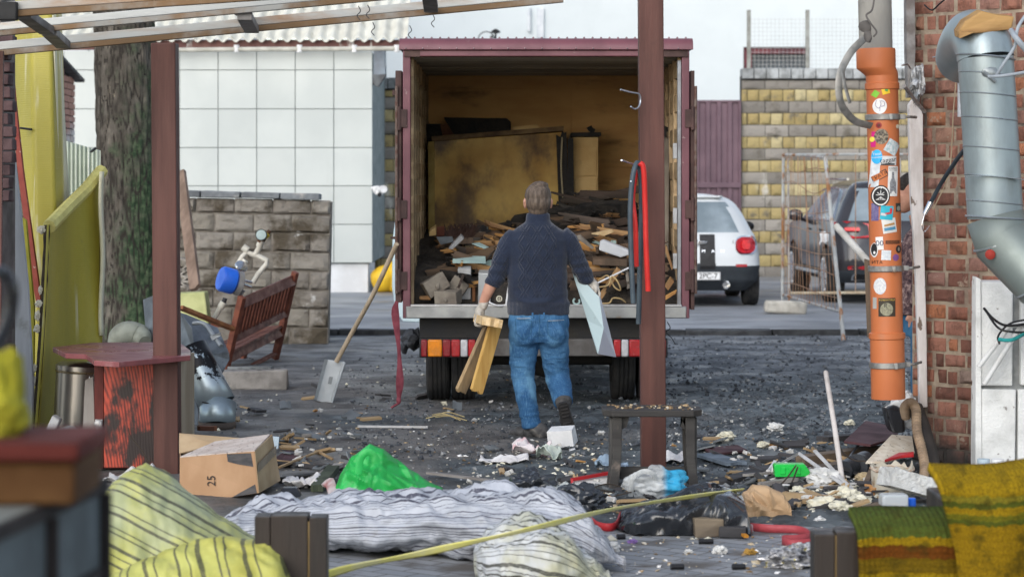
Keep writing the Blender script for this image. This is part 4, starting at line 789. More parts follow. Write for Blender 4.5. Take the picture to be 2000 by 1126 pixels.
def jf(p,n_):
    z=p.z; k=1 if z<.75 else .6
    d=.005*nz((p.x*.9,p.y*.9,z*1.7),9.)*k+.0025*nz((p.x,p.y,z*2),22.)
    d+=.006*max(0,math.sin(z*85+6*nz(p,5.)))*max(0,1-abs(z-.16)/.14)+.0055*max(0,math.sin(z*75+p.x*40+6*nz(p,4.)))*max(0,1-abs(z-.45)/.16)
    d+=.006*math.sin((z+abs(p.x-.183)*1.3)*60+4*nz(p,4.))*max(0,1-abs(z-.76)/.12)
    return d
je=b.bake(.008,4,jf).build('jeans',mden,pm,smooth=180)
mst=M('stitch_pale',(.32,.36,.4),(.25,.3,.35),sc=40,bump=.2)
def pocket(x0,x1,flip):
    b=MB(); s=1 if x0<1052 else -1
    pts=[mp(x0,616,-.13),mp(x1,622 if s>0 else 624,-.145),mp(x1-2*s,652,-.15),mp((x0+x1)/2,664,-.15),mp(x0,651,-.13)]
    b.tube(spline([p+V((0,.0,0)) for p in pts]+[pts[0]],5),.0022,5); return b
b=MB(); b.bar(mp(1040,608,-.126),mp(1040,620,-.132),.012,.006,up=(0,1,0)); b.bar(mp(1062,608,-.126),mp(1062,620,-.132),.012,.006,up=(0,1,0)); b.build('belt_loop',mden,je,bev=.002)
# patch pockets follow the seat: snap stitch paths to the jeans surface
from mathutils.bvhtree import BVHTree
def snapper(obj,off=V((0,0,0))):
    me=obj.data; bv=BVHTree.FromPolygons([v_.co.copy() for v_ in me.vertices],[list(p.vertices) for p in me.polygons]); org=obj.parent.location if obj.parent else obj.location
    while obj.parent and obj.parent.parent: obj=obj.parent
    def f(p,lift=.002):
        q=p-org; h=bv.ray_cast(V((q.x,q.y-2,q.z)),V((0,1,0)))
        return (h[0]+org+V((0,-lift,0))) if h[0] is not None else p
    return f
sn=snapper(je)
def stitched(name,paths,mat,r=.0022):
    b=MB()
    for pts in paths:
        q=[]
        for a_,b_ in zip(pts,pts[1:]):
            for k in range(8): q.append(sn(mp(a_[0]+(b_[0]-a_[0])*k/8,a_[1]+(b_[1]-a_[1])*k/8)))
        b.tube(q+[sn(mp(*pts[-1]))],r,5)
    b.build(name,mat,je)
for pts in ([(1007,620),(1038,624),(1037,648),(1023,660),(1008,648),(1007,620)],[(1068,625),(1103,622),(1102,650),(1086,661),(1070,651),(1068,625)]): stitched('pocket_seam',[pts],M('denim_seam',(.02,.08,.16),(.04,.12,.22),sc=30))
stitched('centre_seam',[[(1053,610),(1053,640),(1052,672)]],M('denim_seam',(.02,.08,.16)))
for x,y,x2 in ((1070,624,1101),(1010,620,1036)):
    stitched('pocket_edge',[[(x,y),(x2,y-1)]],mst,.0028)
# boots
mboot=M('boot_grey',(.075,.075,.078),(.04,.04,.042),sc=12,c3=(.16,.15,.14),sc3=6,lo3=.6,rough=.75,bump=.4)
msole=M('sole_black',(.02,.02,.022),(.035,.033,.033),sc=20,rough=.8,bump=.5,bsc=60)
ft=V((-.78,.6,0)).normalized()      # planted foot points left and away
A=P(1053,857,YM); A.z=0
b=MB(); hp=A+V((.02,-.03,.0))
b.ico(hp+V((0,0,.055)),(.048,.05,.058),3,.05,3); b.ico(hp+ft*.09+V((0,0,.055)),(.06,.06,.052),3,.05,3); b.ico(hp+ft*.18+V((0,0,.042)),(.056,.052,.04),3,.05,3); b.ico(hp+ft*.225+V((0,0,.034)),(.045,.045,.03),3,.05,3); b.tube([hp+V((0,0,.06)),mp(1040,832,-.01)],[.052,.056],14)
bo=b.bake(.007,3,lambda p,n_:.003*nz(p,40.)).build('boot',mboot,pm,smooth=180)
b=MB(); w=V((ft.y,-ft.x,0)); ol=[]
for t_,hw_ in ((-.06,.028),(-.03,.04),(.06,.038),(.13,.045),(.2,.05),(.25,.04),(.275,.018)): ol.append((t_,hw_))
poly=[hp+ft*t_+w*h_ for t_,h_ in ol]+[hp+ft*t_-w*h_ for t_,h_ in ol[::-1]]
b.prism([V((p.x,p.y,.001)) for p in poly],(0,0,.024)); b.build('sole',msole,bo,smooth=0,bev=.004)
# trailing boot: sole faces the camera, toe on the ground
hp=mp(1099,787,-.17); tp=mp(1113,846,-.06); tp.z=max(tp.z,.035); d=(tp-hp).normalized(); w=V((0,1,0)).cross(d).normalized(); nr=w.cross(d).normalized()
if nr.y>0: nr=-nr
L=(tp-hp).length
b=MB()
for t_,r_ in ((.02,.046),(.08,.044),(.14,.05),(.19,.05),(L*.98,.04)): b.ico(hp+d*t_-nr*.036,(r_,r_*.9,r_),3,.05,3)
b.tube([hp-nr*.03,mp(1100,780,-.1)],[.05,.062],14)
bo=b.bake(.007,3,lambda p,n_:.003*nz(p,40.)).build('boot',mboot,pm,smooth=180)
b=MB(); ol=[(-.035,.025),(-.015,.038),(.05,.036),(.11,.04),(.17,.05),(.215,.044),(.24,.024)]; k=L/.225
poly=[hp+d*(t_*k)+w*h_ for t_,h_ in ol]+[hp+d*(t_*k)-w*h_ for t_,h_ in ol[::-1]]
b.prism([p+nr*.004 for p in poly],nr*.02)
for i in range(9):
    if i==4: continue
    t_=(-.01+.026*i)*k; b.bar(hp+d*t_+w*.028+nr*.026,hp+d*t_-w*.028+nr*.026,.012,.008,up=nr)
b.build('sole',msole,bo,smooth=0,bev=.003)
# gloves: knitted cuff, palm, four fingers and a thumb closed on what is held
mgl=M('glove_knit',(.5,.47,.42),(.33,.3,.26),sc=18,c3=(.16,.14,.12),sc3=9,lo3=.56,rough=.95,bump=.5,bsc=160,bd=.004)
def glove(wr,kn,side,curl,width,thumb,nm='glove'):
    """wr wrist, kn knuckle centre, side: unit across the knuckles, curl: direction the fingers bend to"""
    b=MB(); ax=(kn-wr).normalized(); b.tube([wr-ax*.035,wr,wr+ax*.02],[(.034,.034),(.036,.034),(.04,.03)],14)
    b.tube([wr+ax*.0,wr*.5+kn*.5,kn],[(.034,.026),(.042,.026),(.044,.02)],14,up=side.cross(ax))
    b.ico((wr+kn)/2,(.036,.034,.05),2,0)
    for i,(o_,l_) in enumerate(((-.033,.9),(-.011,1.05),(.011,1.),(.033,.8))):
        p0=kn+side*o_*width; p1=p0+ax*.036*l_+curl*.012; p2=p1+ax*.006+curl*.032*l_; p3=p2-ax*.02+curl*.016*l_
        b.tube(spline([p0-ax*.015,p0,p1,p2,p3],4),.0108-.0006*i,9)
    t0=(wr*.6+kn*.4)+side*thumb*.03; t1=t0+side*thumb*.016+ax*.03+curl*.02; t2=t1+curl*.03+ax*.012-side*thumb*.01
    b.tube(spline([t0,t1,t2],5),[.013]*5+[.012]*6 if False else .0125,9)
    return b.bake(.0035,3,lambda p,n_:.0012*nz(p,90.)).build(nm,mgl,pm,smooth=180)
glove(mp(943,596,-.02),mp(932,622,-.035),V((.25,.95,.1)).normalized(),V((.93,-.2,-.12)).normalized(),1.,-1)
glove(mp(1156,553,.09),mp(1167,570,.07),V((.3,-.9,.2)).normalized(),V((-.75,-.2,-.6)).normalized(),1.,1)
# planks in the left hand
mpine=wood('pine_fresh',(.6,.38,.12),(.45,.24,.06),ax=2,c3=(.3,.14,.035),sc3=4,lo3=.6,sc=16,rough=.7)
mpend=M('pine_end',(.72,.55,.33),(.58,.4,.2),sc=30,bump=.4)
mpg=wood('pine_weathered',(.4,.28,.15),(.22,.16,.1),ax=2,sc=14)
def heldplank(lab,a,bb,w,t_,up,mat,seed):
    b=MB(); b.plank(a,bb,w,t_,up=up,jag=.022,seed=seed); o=solo(b,'wood_plank',lab,'plank',mat,smooth=0,bev=.0015); return o
heldplank('yellow pine plank hanging at right in the left gloved hand',mp(969,628,-.06),mp(930,764,-.12),.095,.03,(.55,-.75,0),mpine,1)
heldplank('weathered pine plank hanging at left in the left gloved hand',mp(957,634,-.03),mp(898,766,-.02),.085,.03,(.7,-.7,.0),mpg,2)
heldplank('short plank with splintered pale end pointing at the camera in the left gloved hand',mp(944,624,.05),mp(963,624,-.32),.14,.055,(.18,0,1),mpend,3)
# pale sheet in the right hand
msh=M('sheet_paleblue',None,None,ramp=[(0,(.38,.49,.52)),(1,(.46,.47,.54))],sc=3,c3=(.3,.36,.38),sc3=7,lo3=.62,hi3=.75,rough=.5,bump=.08)  # facet tones paint the uneven light on the two faces into the colour
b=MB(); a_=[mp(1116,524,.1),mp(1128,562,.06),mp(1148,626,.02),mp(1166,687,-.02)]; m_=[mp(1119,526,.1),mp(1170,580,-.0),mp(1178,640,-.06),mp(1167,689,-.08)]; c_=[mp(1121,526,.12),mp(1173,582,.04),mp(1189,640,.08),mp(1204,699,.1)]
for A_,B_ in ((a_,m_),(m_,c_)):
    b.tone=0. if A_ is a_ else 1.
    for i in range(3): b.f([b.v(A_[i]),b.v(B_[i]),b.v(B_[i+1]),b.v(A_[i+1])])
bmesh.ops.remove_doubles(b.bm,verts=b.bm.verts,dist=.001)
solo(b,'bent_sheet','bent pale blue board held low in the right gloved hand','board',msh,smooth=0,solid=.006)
# second man, partly hidden behind the jamb board
Y2=14.9
def q2(x,y,d=0): return P(x,y,Y2)+V((0,d,0))
p2=thing('person','man in mottled brown fleece with bowed head, half hidden behind the white jamb board','person',P(1812,876,Y2))
b=MB(); H2=q2(1781,377,0); head(b,H2,R(78),1.12)
b.tube([q2(1802,445,0),q2(1792,415,0)],[.07,.062],14); u2=Y2/F
ring_loft(b,[(q2(1812,640),.15,.11),(q2(1812,560),.15,.11),(q2(1814,490),.16,.11),(q2(1813,455),.1,.09)])
b.tube([q2(1812,468,-.16),q2(1797,540,-.18),q2(1782,600,-.1)],[.05,.045,.03],12); b.tube([q2(1818,468,.16),q2(1816,545,.17),q2(1800,600,.1)],[.05,.045,.03],12)
b.ico(q2(1778,612,-.09),(.035,.03,.045),2,0); b.ico(q2(1798,612,.09),(.035,.03,.045),2,0)
for h_ in (q2(1778,612,-.09),q2(1798,612,.09)):
    for i in range(4): b.tube([h_+V((-.02+.013*i,0,-.03)),h_+V((-.024+.013*i,.005,-.075)),h_+V((-.015+.011*i,.015,-.1))],.0095,8)
    b.tube([h_+V((-.025,0,0)),h_+V((-.045,0,-.04))],.011,8)
b.tube([q2(1806,640,-.09),q2(1798,760,-.09),q2(1806,860,-.09)],[.085,.06,.042],14); b.tube([q2(1818,640,.09),q2(1812,760,.09),q2(1820,860,.09)],[.085,.06,.042],14)
b.bake(.01,4).build('body',mskin,p2,smooth=180)
b=MB(); b.ico(H2+V((.012,0,.05)),(.108,.095,.09),3,.03); b.ico(H2+V((.06,0,-.005)),(.062,.085,.075),3,.03); b.bake(.008,3).build('hair',M('hair_dark',(.035,.03,.028),(.022,.018,.017),sc=60,bump=.4),p2,smooth=180)
n=N('fleece'); co=n.co(); c=n.ramp(n.noise(co,26,4,.7),[(.36,(.05,.035,.045)),(.5,(.13,.085,.09)),(.62,(.3,.22,.21))]); mfl=n.out(c,.95,bump=n.bump(n.noise(co,60,5),.9,.02),spec=.1)
b=MB(); ring_loft(b,[(q2(1811,614),.2,.15),(q2(1811,570),.2,.16),(q2(1812,520),.185,.16),(q2(1813,480),.18,.15),(q2(1812,458),.14,.12),(q2(1808,444),.09,.09),(q2(1806,432),.085,.085)],24)
b.tube([q2(1812,470,-.15),q2(1796,535,-.19),q2(1784,590,-.12)],[.08,.072,.055],14); b.tube([q2(1818,470,.15),q2(1816,545,.19),q2(1802,592,.12)],[.08,.072,.055],14)
b.bake(.01,3,lambda p,n_:.006*nz(p,30.)).build('fleece_jacket',mfl,p2,smooth=180)
b=MB(); ring_loft(b,[(q2(1812,655),.17,.125),(q2(1812,605),.17,.13)],18); b.tube([q2(1806,640,-.08),q2(1799,750,-.09),q2(1808,860,-.09)],[.105,.085,.07],16); b.tube([q2(1818,640,.08),q2(1813,750,.09),q2(1821,860,.09)],[.105,.085,.07],16)
b.bake(.01,3,jf if False else (lambda p,n_:.005*nz((p.x,p.y,p.z*1.7),10.))).build('jeans',M('denim_dark',(.02,.085,.18),(.05,.15,.27),sc=6,bump=.4),p2,smooth=180)
for q in (-.09,.09):
    b=MB(); c0=q2(1812,872,q); c0.z=.045; b.ico(c0,(.05,.05,.045),2,0); b.ico(c0+V((-.1,0,-.01)),(.09,.05,.034),2,0); b.bake(.01,2).build('shoe',mboot,p2,smooth=180)
# ================================================================ CARS
def car(name,label,cx,y0,L,slices,paint,glass_z,hw_roof,wheels,wr,rear_glass,side_glass,clad,side_pad=.10,yaw=0.,group=None):
    """body as stacked rounded plan outlines; local frame: x right, y forward from the rear, z up"""
    t=thing(name,label,'car',(cx,y0,.05),local=True,rot=(0,0,yaw))
    def at(z):
        for a,b in zip(slices,slices[1:]):
            if a[0]<=z<=b[0]:
                k=(z-a[0])/(b[0]-a[0]); return [a[i]+(b[i]-a[i])*k for i in range(5)]
        return list(slices[-1] if z>slices[-1][0] else slices[0])
    def ry(x,z):
        _,yr,yf,hw,rc=at(z); e=abs(x)-(hw-rc); return yr if e<=0 else yr+rc-math.sqrt(max(0,rc*rc-min(e,rc)**2))
    zs=[]; z=slices[0][0]
    while z<slices[-1][0]-1e-4: zs.append(z); z+=.035
    zs+= [slices[-1][0]]
    ringsP=[]
    NS=70
    for z in zs:
        _,yr,yf,hw,rc=at(z); pts=[]
        for i in range(9): pts.append((-(hw-rc)+2*(hw-rc)*i/8,yr))
        for i in range(1,9): a=-math.pi/2+math.pi/2*i/8; pts.append((hw-rc+rc*math.cos(a),yr+rc+rc*math.sin(a)))
        for i in range(1,NS): pts.append((hw,yr+rc+(yf-yr-2*rc)*i/NS))
        for i in range(0,9): a=math.pi/2*i/8; pts.append((hw-rc+rc*math.cos(a),yf-rc+rc*math.sin(a)))
        for i in range(1,8): pts.append(((hw-rc)-2*(hw-rc)*i/8,yf))
        n=len(pts)
        for i in range(0,9): a=math.pi/2+math.pi/2*i/8; pts.append((-(hw-rc)+rc*math.cos(a),yf-rc+rc*math.sin(a)))
        for i in range(1,NS): pts.append((-hw,yf-rc-(yf-yr-2*rc)*i/NS))
        for i in range(0,8): a=math.pi+math.pi/2*i/8; pts.append((-(hw-rc)+rc*math.cos(a),yr+rc+rc*math.sin(a)))
        ringsP.append(pts)
    parts={'body':MB(),'lower_cladding':MB(),'rear_window':MB(),'side_window':MB(),'side_window_':MB(),'windscreen':MB()}
    vm={k:{} for k in parts}
    def vert(k,i,j):
        if (i,j) not in vm[k]: x,y=ringsP[i][j]; vm[k][(i,j)]=parts[k].v((x,y,zs[i]))
        return vm[k][(i,j)]
    n=len(ringsP[0])
    for i in range(len(zs)-1):
        zc=(zs[i]+zs[i+1])/2; _,yr,yf,hw,rc=at(zc)
        for j in range(n):
            j2=(j+1)%n; x=(ringsP[i][j][0]+ringsP[i][j2][0]+ringsP[i+1][j][0])/3; y=(ringsP[i][j][1]+ringsP[i][j2][1]+ringsP[i+1][j][1])/3
            side=abs(abs(x)-hw)<.02 and yr+rc*.9<y<yf-rc*.9
            if abs(x)>hw-.12 and any((y-wy)**2+(zc-wr)**2<(wr+.06)**2 for wy in wheels): continue
            k='body'
            if zc<clad(y,x): k='lower_cladding'
            elif glass_z[0]<zc<glass_z[1]:
                if y<yr+rc and abs(x)<rear_glass(zc): k='rear_window'
                elif abs(x)>hw-.03 and any(a+max(0,(zc-glass_z[0]))*sa<y<b_-max(0,(zc-glass_z[0]))*sb for a,sa,b_,sb in side_glass): k='side_window' if x>0 else 'side_window_'
                elif y>yf-rc and abs(x)<hw-.08: k='windscreen'
            parts[k].f([vert(k,i,j),vert(k,i,j2),vert(k,i+1,j2),vert(k,i+1,j)])
    parts['body'].f([vert('body',len(zs)-1,j) for j in range(n)])
    gl=M('car_glass',(.15,.19,.215),(.3,.36,.4),sc=1.3,rough=.06,rv=.03,bump=0,spec=.8)  # paler mix paints bright reflections into the glass base colour
    pl=M('cladding_black',(.035,.042,.05),(.025,.03,.036),sc=4,rough=.55,bump=.1)
    B=parts.pop('body').build('body',paint,t,smooth=40)
    for k,b in parts.items():
        if len(b.bm.faces): b.build(k.rstrip('_'),pl if k=='lower_cladding' else gl,t,smooth=40)
    return t,ry,at
silver=M('paint_silver',(.6,.63,.65),(.56,.59,.61),sc=1,rough=.25,rv=.03,bump=0,spec=.6)
black_p=M('paint_black',(.036,.033,.037),(.025,.024,.028),sc=1,rough=.14,rv=.03,bump=0,spec=.7)
mplas=M('black_plastic',(.015,.015,.017)); mchrome=M('chrome',(.75,.77,.8),(.65,.67,.7),rough=.15,metal=1.,bump=0)
mallo=M('alloy',(.5,.52,.54),(.4,.42,.44),rough=.3,metal=.8,bump=0)
# silver hatchback beside the truck; left half hidden by the cargo body
MX=P(1350,0,32).x; MY=31.6
sl_=[(.22,.22,3.95,.72,.2),(.36,.06,4.05,.86,.24),(.55,.0,4.1,.895,.32),(.70,.02,4.1,.89,.34),(.9,.07,4.05,.865,.36),(.99,.1,3.75,.835,.36),(1.04,.13,3.1,.8,.34),(1.28,.27,2.75,.69,.32),(1.42,.37,2.45,.6,.3),(1.5,.46,2.35,.5,.28),(1.535,.62,2.2,.38,.24),(1.555,.8,2.0,.2,.15)]
sl_=[(z,a,b_,hw*1.055,rc) for z,a,b_,hw,rc in sl_]
t,ry,at=car('hatchback','silver hatchback with a black bonnet stripe parked right behind the truck, only its right rear showing',MX,MY,4.1,sl_,silver,(1.04,1.43),.64,(.72,3.3),.335,lambda z:.62-(z-1.04)*.38,((.62,.3,1.35,.05),(1.45,.05,2.75,.7)),lambda y,x:.5 if y>.25 else (.60-.05*abs(x)))
t['label']='silver hatchback parked beyond the right side of the truck, black stripe on its tailgate'
for s in (-1,1):
    for wy in (.72,3.3): tyre(t,(s*.845,wy,.335),.335,.215,.2,mallo,spokes=10,out=s)
def rearpatch(b,ry,outline,dy,x0,z0,thick=.02,seg=1):
    """a panel following the curved rear face"""
    A=[];Bk=[]
    for x,z in outline: y=ry(x0+x,z0+z); A.append(b.v((x0+x,y-dy,z0+z))); Bk.append(b.v((x0+x,y+thick,z0+z)))
    c=V((0,0,0))
    for v_ in A: c+=v_.co
    m=b.v(c/len(A)+V((0,-.012,0)))
    for i in range(len(A)):
        j=(i+1)%len(A); b.f((A[i],A[j],m)); b.f((A[i],Bk[i],Bk[j],A[j]))
    return b
def rrect(w,h,r,n=5,sk=0.):
    o=[]
    for cx,cz,a0 in ((w/2-r,h/2-r,0),(-w/2+r,h/2-r,90),(-w/2+r,-h/2+r,180),(w/2-r,-h/2+r,270)):
        for i in range(n+1): a=R(a0+90*i/n); x=cx+r*math.cos(a); z=cz+r*math.sin(a); o.append((x+z*sk,z))
    return o
for s in (-1,1):
    b=MB(); rearpatch(b,ry,rrect(.315,.26,.1),.02,s*.735,.855,.05); h=b.build('tail_light',mchrome,t,smooth=50)
    b=MB(); rearpatch(b,ry,rrect(.265,.215,.085),.035,s*.735,.855,.04); b.build('lens',lens((.5,.012,.02)),h,smooth=50)
    b=MB(); rearpatch(b,ry,rrect(.12,.13,.04),.05,s*.73,.86,.02); b.build('bulb_cell',lens((.8,.05,.05)),h,smooth=50)
    b=MB(); rearpatch(b,ry,rrect(.16,.035,.015),.012,s*.66,.575,.03); b.build('reflector',lens((.42,.02,.025)),t,smooth=50)
for sg in (1,-1):
    b=MB()
    for i in range(10):
        za=.52+.048*i; zb=za+.048; b.f([b.v((sg*x,ry(x,z)-.004,z)) for x,z in ((.09,za),(.30,za),(.30,zb),(.09,zb))])
    b.build('stripe',mplas,t,smooth=40)
b=MB(); b.tube(arc((0,-.012+.05,.885),.06,0,6.283,20,(1,0,0),(0,0,1)),.011,6,cap=False)
for s in (-1,1): b.prism([(s*.065,.03,.91),(s*.2,.03,.905),(s*.17,.03,.87),(s*.065,.03,.86)],(0,.03,0))
b.ico((0,.06,.885),(.045,.03,.045),2,0); b.build('badge',mchrome,t,bev=.004)
for ch,x in (('M',.14),('A',.27),('N',.4)):
    b=MB(); b.text(ch,.052,None,warp=lambda p,x=x:V((x+p.x*1.3,ry(x+p.x,.77+p.y)-.009,.77+p.y))); b.build('letter',mchrome if x!=.26 else M('letter_pale',(.75,.77,.8)),t,smooth=0)
b=MB(); b.text('S',.06,None,warp=lambda p:V((.55+p.x+p.y*.2,ry(.5,.85)-.009,.895+p.y))); b.build('letter',mchrome,t,smooth=0)
b=MB(); b.b2((-.15,-.03,.375),(.37,.02,.485)); pt=b.build('number_plate',M('plate_white',(.78,.79,.8),(.74,.75,.76)),t,bev=.006)
b=MB(); b.b2((-.145,-.033,.38),(.365,-.031,.384)); b.b2((-.145,-.033,.476),(.365,-.031,.48)); b.b2((.361,-.033,.38),(.365,-.031,.48)); b.text('2PC-7',.1,None,warp=lambda p:V((.2+p.x*1.0,-.0345,.43+p.y))); b.build('plate_text',mplas,pt,smooth=0)
for s in (-1,1):
    b=MB(); b.lathe([(.058,0),(.062,.02),(.062,.16),(.04,.16),(.04,.02),(.058,0)],(s*.44,-.02,.31),(0,1,0),18,cap=False); b.lathe([(0,.08),(.042,.08)],(s*.44,-.02,.31),(0,1,0),18,cap=False); b.build('exhaust',mchrome,t)
for s in (-1,1):
    b=MB(); b.ico((s*.98,2.35,1.07),(.1,.06,.075),3,0); b.tube([(s*.86,2.4,1.02),(s*.95,2.36,1.05)],.025,8); b.build('mirror',mplas,t)
b=MB(); b.tube([(-.02,.1,1.04),(.0,.15,1.09)],.015,8); b.bar((-.3,.14,1.07),(.02,.13,1.06),.02,.012); b.build('wiper',mplas,t)
b=MB(); b.prism([(-.46,.66,1.5),(.46,.66,1.5),(.4,.4,1.5),(-.4,.4,1.5)],(0,0,.03)); b.build('roof_spoiler',silver,t,bev=.01)
# black SUV, seen on its left side and rear, right of the mesh panel
SX=P(1546,0,37.3).x+.02+.97; SY=32.2
sl2=[(.30,.25,4.75,.86,.2),(.42,.07,4.83,.94,.26),(.6,.0,4.85,.965,.3),(.85,.03,4.85,.97,.32),(1.03,.08,4.75,.965,.32),(1.12,.11,4.3,.95,.32),(1.17,.14,3.55,.925,.3),(1.45,.3,3.05,.8,.3),(1.62,.42,2.6,.7,.3),(1.7,.48,2.45,.62,.3),(1.745,.75,2.3,.48,.28),(1.76,1.1,2.0,.3,.2)]
t,ry,at=car('suv','black SUV parked facing the yellow wall, its left side behind the rusty mesh panel',SX,SY,4.85,sl2,black_p,(1.18,1.62),.62,(.98,3.88),.385,lambda z:.78-(z-1.18)*.4,((.55,.5,1.15,.0),(1.22,.02,2.1,.0),(2.18,.0,3.5,.9)),lambda y,x:.47,yaw=R(2.2))
mx5=M('alloy_bright',(.7,.72,.74),(.55,.57,.6),rough=.25,metal=.7,bump=0)
for s in (-1,1):
    for wy in (.98,3.88): tyre(t,(s*.875,wy,.385),.385,.26,.2,mx5,spokes=10,out=s)
for s in (-1,1):
    b=MB(); rearpatch(b,ry,[(-s*.27,.1),(-s*.29,-.08),(s*.05,-.1),(s*.17,-.07),(s*.245,.0),(s*.235,.12),(s*.1,.14)],.03,s*.72,1.03,.05); L_=b.build('tail_light',lens((.5,.012,.02)),t,smooth=50)
    b=MB(); rearpatch(b,ry,rrect(.2,.05,.02),.05,s*.75,1.06,.03); b.build('light_bar',lens((.85,.06,.06)),L_,smooth=50)
    b=MB(); rearpatch(b,ry,rrect(.4,.05,.02),.015,s*.62,.52,.03); b.build('reflector',lens((.42,.02,.025)),t,smooth=50)
    b=MB(); rearpatch(b,ry,rrect(.3,.1,.03),.012,s*.6,.38,.03); e_=b.build('exhaust',mchrome,t,smooth=50); b=MB(); rearpatch(b,ry,rrect(.25,.07,.025),.024,s*.6,.38,.02); b.build('exhaust_opening',mplas,e_,smooth=50)
    b=MB(); b.ico((s*1.07,3.05,1.22),(.12,.075,.09),3,0); b.tube([(s*.93,3.1,1.15),(s*1.03,3.06,1.18)],.03,8); b.build('mirror',black_p,t)
    def sx(y,z): return s*(at(z)[3]+.006)
    b=MB(); b.tube([(sx(.85,1.175),.62,1.175),(sx(2,1.175),2.,1.175),(sx(3.,1.175),3.45,1.175)],.018,6); b.tube(spline([(sx(0,1.2),.62,1.19),(sx(0,1.45),.9,1.45),(sx(0,1.6),1.2,1.61),(sx(0,1.625),2.,1.63),(sx(0,1.6),2.65,1.6)],6),.018,6); b.build('window_trim',mchrome,t)
    for ya in (1.3,2.3): b=MB(); b.tube(spline([(sx(0,1.02),ya,1.02),(s*(at(1.02)[3]+.03),ya+.1,1.025),(sx(0,1.02),ya+.22,1.03)],4),.013,6); b.build('door_handle',black_p,t)
    b=MB(); b.tube([(s*.98,1.45,.4),(s*.98,3.45,.4)],.03,8); b.build('side_step',mallo,t)
    b=MB(); b.tube([(s*.66,.9,1.76),(s*.66,2.6,1.77)],.018,8); b.build('roof_rail',mchrome,t)
b=MB(); b.b2((-.26,-.02,.78),(.26,.06,.89)); b.build('number_plate',M('plate_white',(.78,.79,.8)),t,bev=.006)
# ================================================================ yard things at middle distance
mrust=M('rust_paint',(.42,.43,.42),(.3,.31,.31),sc=6,c3=(.26,.12,.05),sc3=5,lo3=.5,hi3=.6,st3=(1,1,.4),rough=.75,bump=.3)
mrw=M('rust_wire',(.25,.12,.06),(.36,.25,.17),sc=5,rough=.8,bump=0)
Ya,Yb=31.2,25.6
t=thing('mesh_panel','rusty bent wire mesh panel standing on a concrete foot before the black SUV','fence',G(1535,612,.05))
def tb_(n_,pts,r,mm=mrust,par=t): b=MB(); b.tube(pts,r,8); return b.build(n_,mm,par)
A0,A1=P(1528,602,Ya),P(1530,302,Ya); B0,B1=P(1648,668,Yb),P(1612,308,Yb+1.2)
tb_('post',[A0,A1],.021); tb_('post',[P(1541,602,Ya-.1),P(1539,306,Ya-.1)],.014); tb_('post',[B0,B0.lerp(B1,.5),B1],.024)
tb_('frame_rail',[A1,P(1570,303,Ya-1),B1],.02); tb_('frame_rail',[P(1529,575,Ya),P(1640,608,Yb+.3)],.018)
b=MB(); r=random.Random(4)
for i in range(1,19):
    f=i/19; lo=P(1529,574,Ya).lerp(P(1638,606,Yb+.3),f); hi=A1.lerp(B1,f+(.03*math.sin(i) if i%3 else .06)); mid=lo.lerp(hi,.5)+V((r.uniform(-.03,.03),r.uniform(-.06,.06),0)); b.tube(spline([lo,mid,hi],4),.0032,5)
b.build('vertical_wire',mrw,t)
b=MB()
for f in (.08,.22,.36,.5,.64,.8,.92):
    a=P(1529,574,Ya).lerp(A1,f); c_=P(1638,606,Yb+.3).lerp(B1,f); b.tube(spline([a,a.lerp(c_,.3)+V((0,0,r.uniform(-.08,.04))),a.lerp(c_,.7)+V((0,0,r.uniform(-.1,.06))),c_],5),.005,5)
b.build('cross_wire',mrw,t)
t=thing('mesh_panel','rusty straight rail section of site fencing running behind the orange pipe','fence',G(1700,600,.05)); 
tb_('frame_rail',[P(1530,302,Ya+.05),P(1800,301,Ya+.3)],.018,mrust,t); tb_('frame_rail',[P(1541,572,Ya-.05),P(1720,571,Ya-.1)],.02,M('cream_rail',(.5,.45,.34),(.33,.24,.15),sc=5),t); tb_('post',[P(1671,571,Ya),P(1671,302,Ya)],.006,mrw,t)
tb_('post',[P(1757,601,Ya+.3),P(1757,301,Ya+.3)],.02,mrust,t)
b=MB(); c0=G(1535,612,.05); b.box(c0+V((.0,.0,.085)),(.56,.24,.17),(0,R(3),R(-6)),jit=.015); solo(b,'concrete_block','weathered concrete foot block carrying the rusty mesh panel','block',M('foot_concrete',(.5,.48,.43),(.36,.34,.3),sc=6,c3=(.2,.19,.16),lo3=.6,bump=.6),smooth=60,bev=.035)
b=MB(); b.tube([P(1634,442,25.9),P(1705,522,25.0)],.04,12); solo(b,'peeling_pole','peeling white pole leaning down from the mesh panel to the orange pipe','pole',M('peel_white',(.6,.58,.53),(.45,.42,.37),sc=5,c3=(.08,.07,.06),sc3=6,lo3=.62,bump=.4))
b=MB(); b.plank(P(1702,500,15),P(1708,660,15),.09,.03,up=(.4,1,0),seed=4); solo(b,'batten','narrow dark batten standing behind the orange pipe','batten',wood('batten_dark',(.14,.1,.07),(.08,.06,.045)),smooth=0)
b=MB(); b.ico(P(1610,462,29),(.05,.02,.07),3,.5,2,2); b.plank(P(1606,462,29),P(1600,478,29),.03,.01,seed=1); solo(b,'plastic_scrap','white scrap of plastic caught in the wire mesh','scrap',M('white_plastic',(.75,.76,.77),(.66,.67,.68),sc=9,rough=.5),smooth=40)
b=MB(); c0=G(752,570,.05); b.ico(c0+V((-.02,0,.2)),(.2,.2,.22),3,.12,2,1,zmin=.05); b.ico(c0+V((.14,.03,.22)),(.16,.2,.28),3,.15,2,3,zmin=.05); solo(b,'yellow_sack','bright yellow full plastic sack on the road left of the truck','sack',M('sack_yellow',(.75,.48,.03),(.6,.36,.02),sc=4,rough=.4,bump=.2))
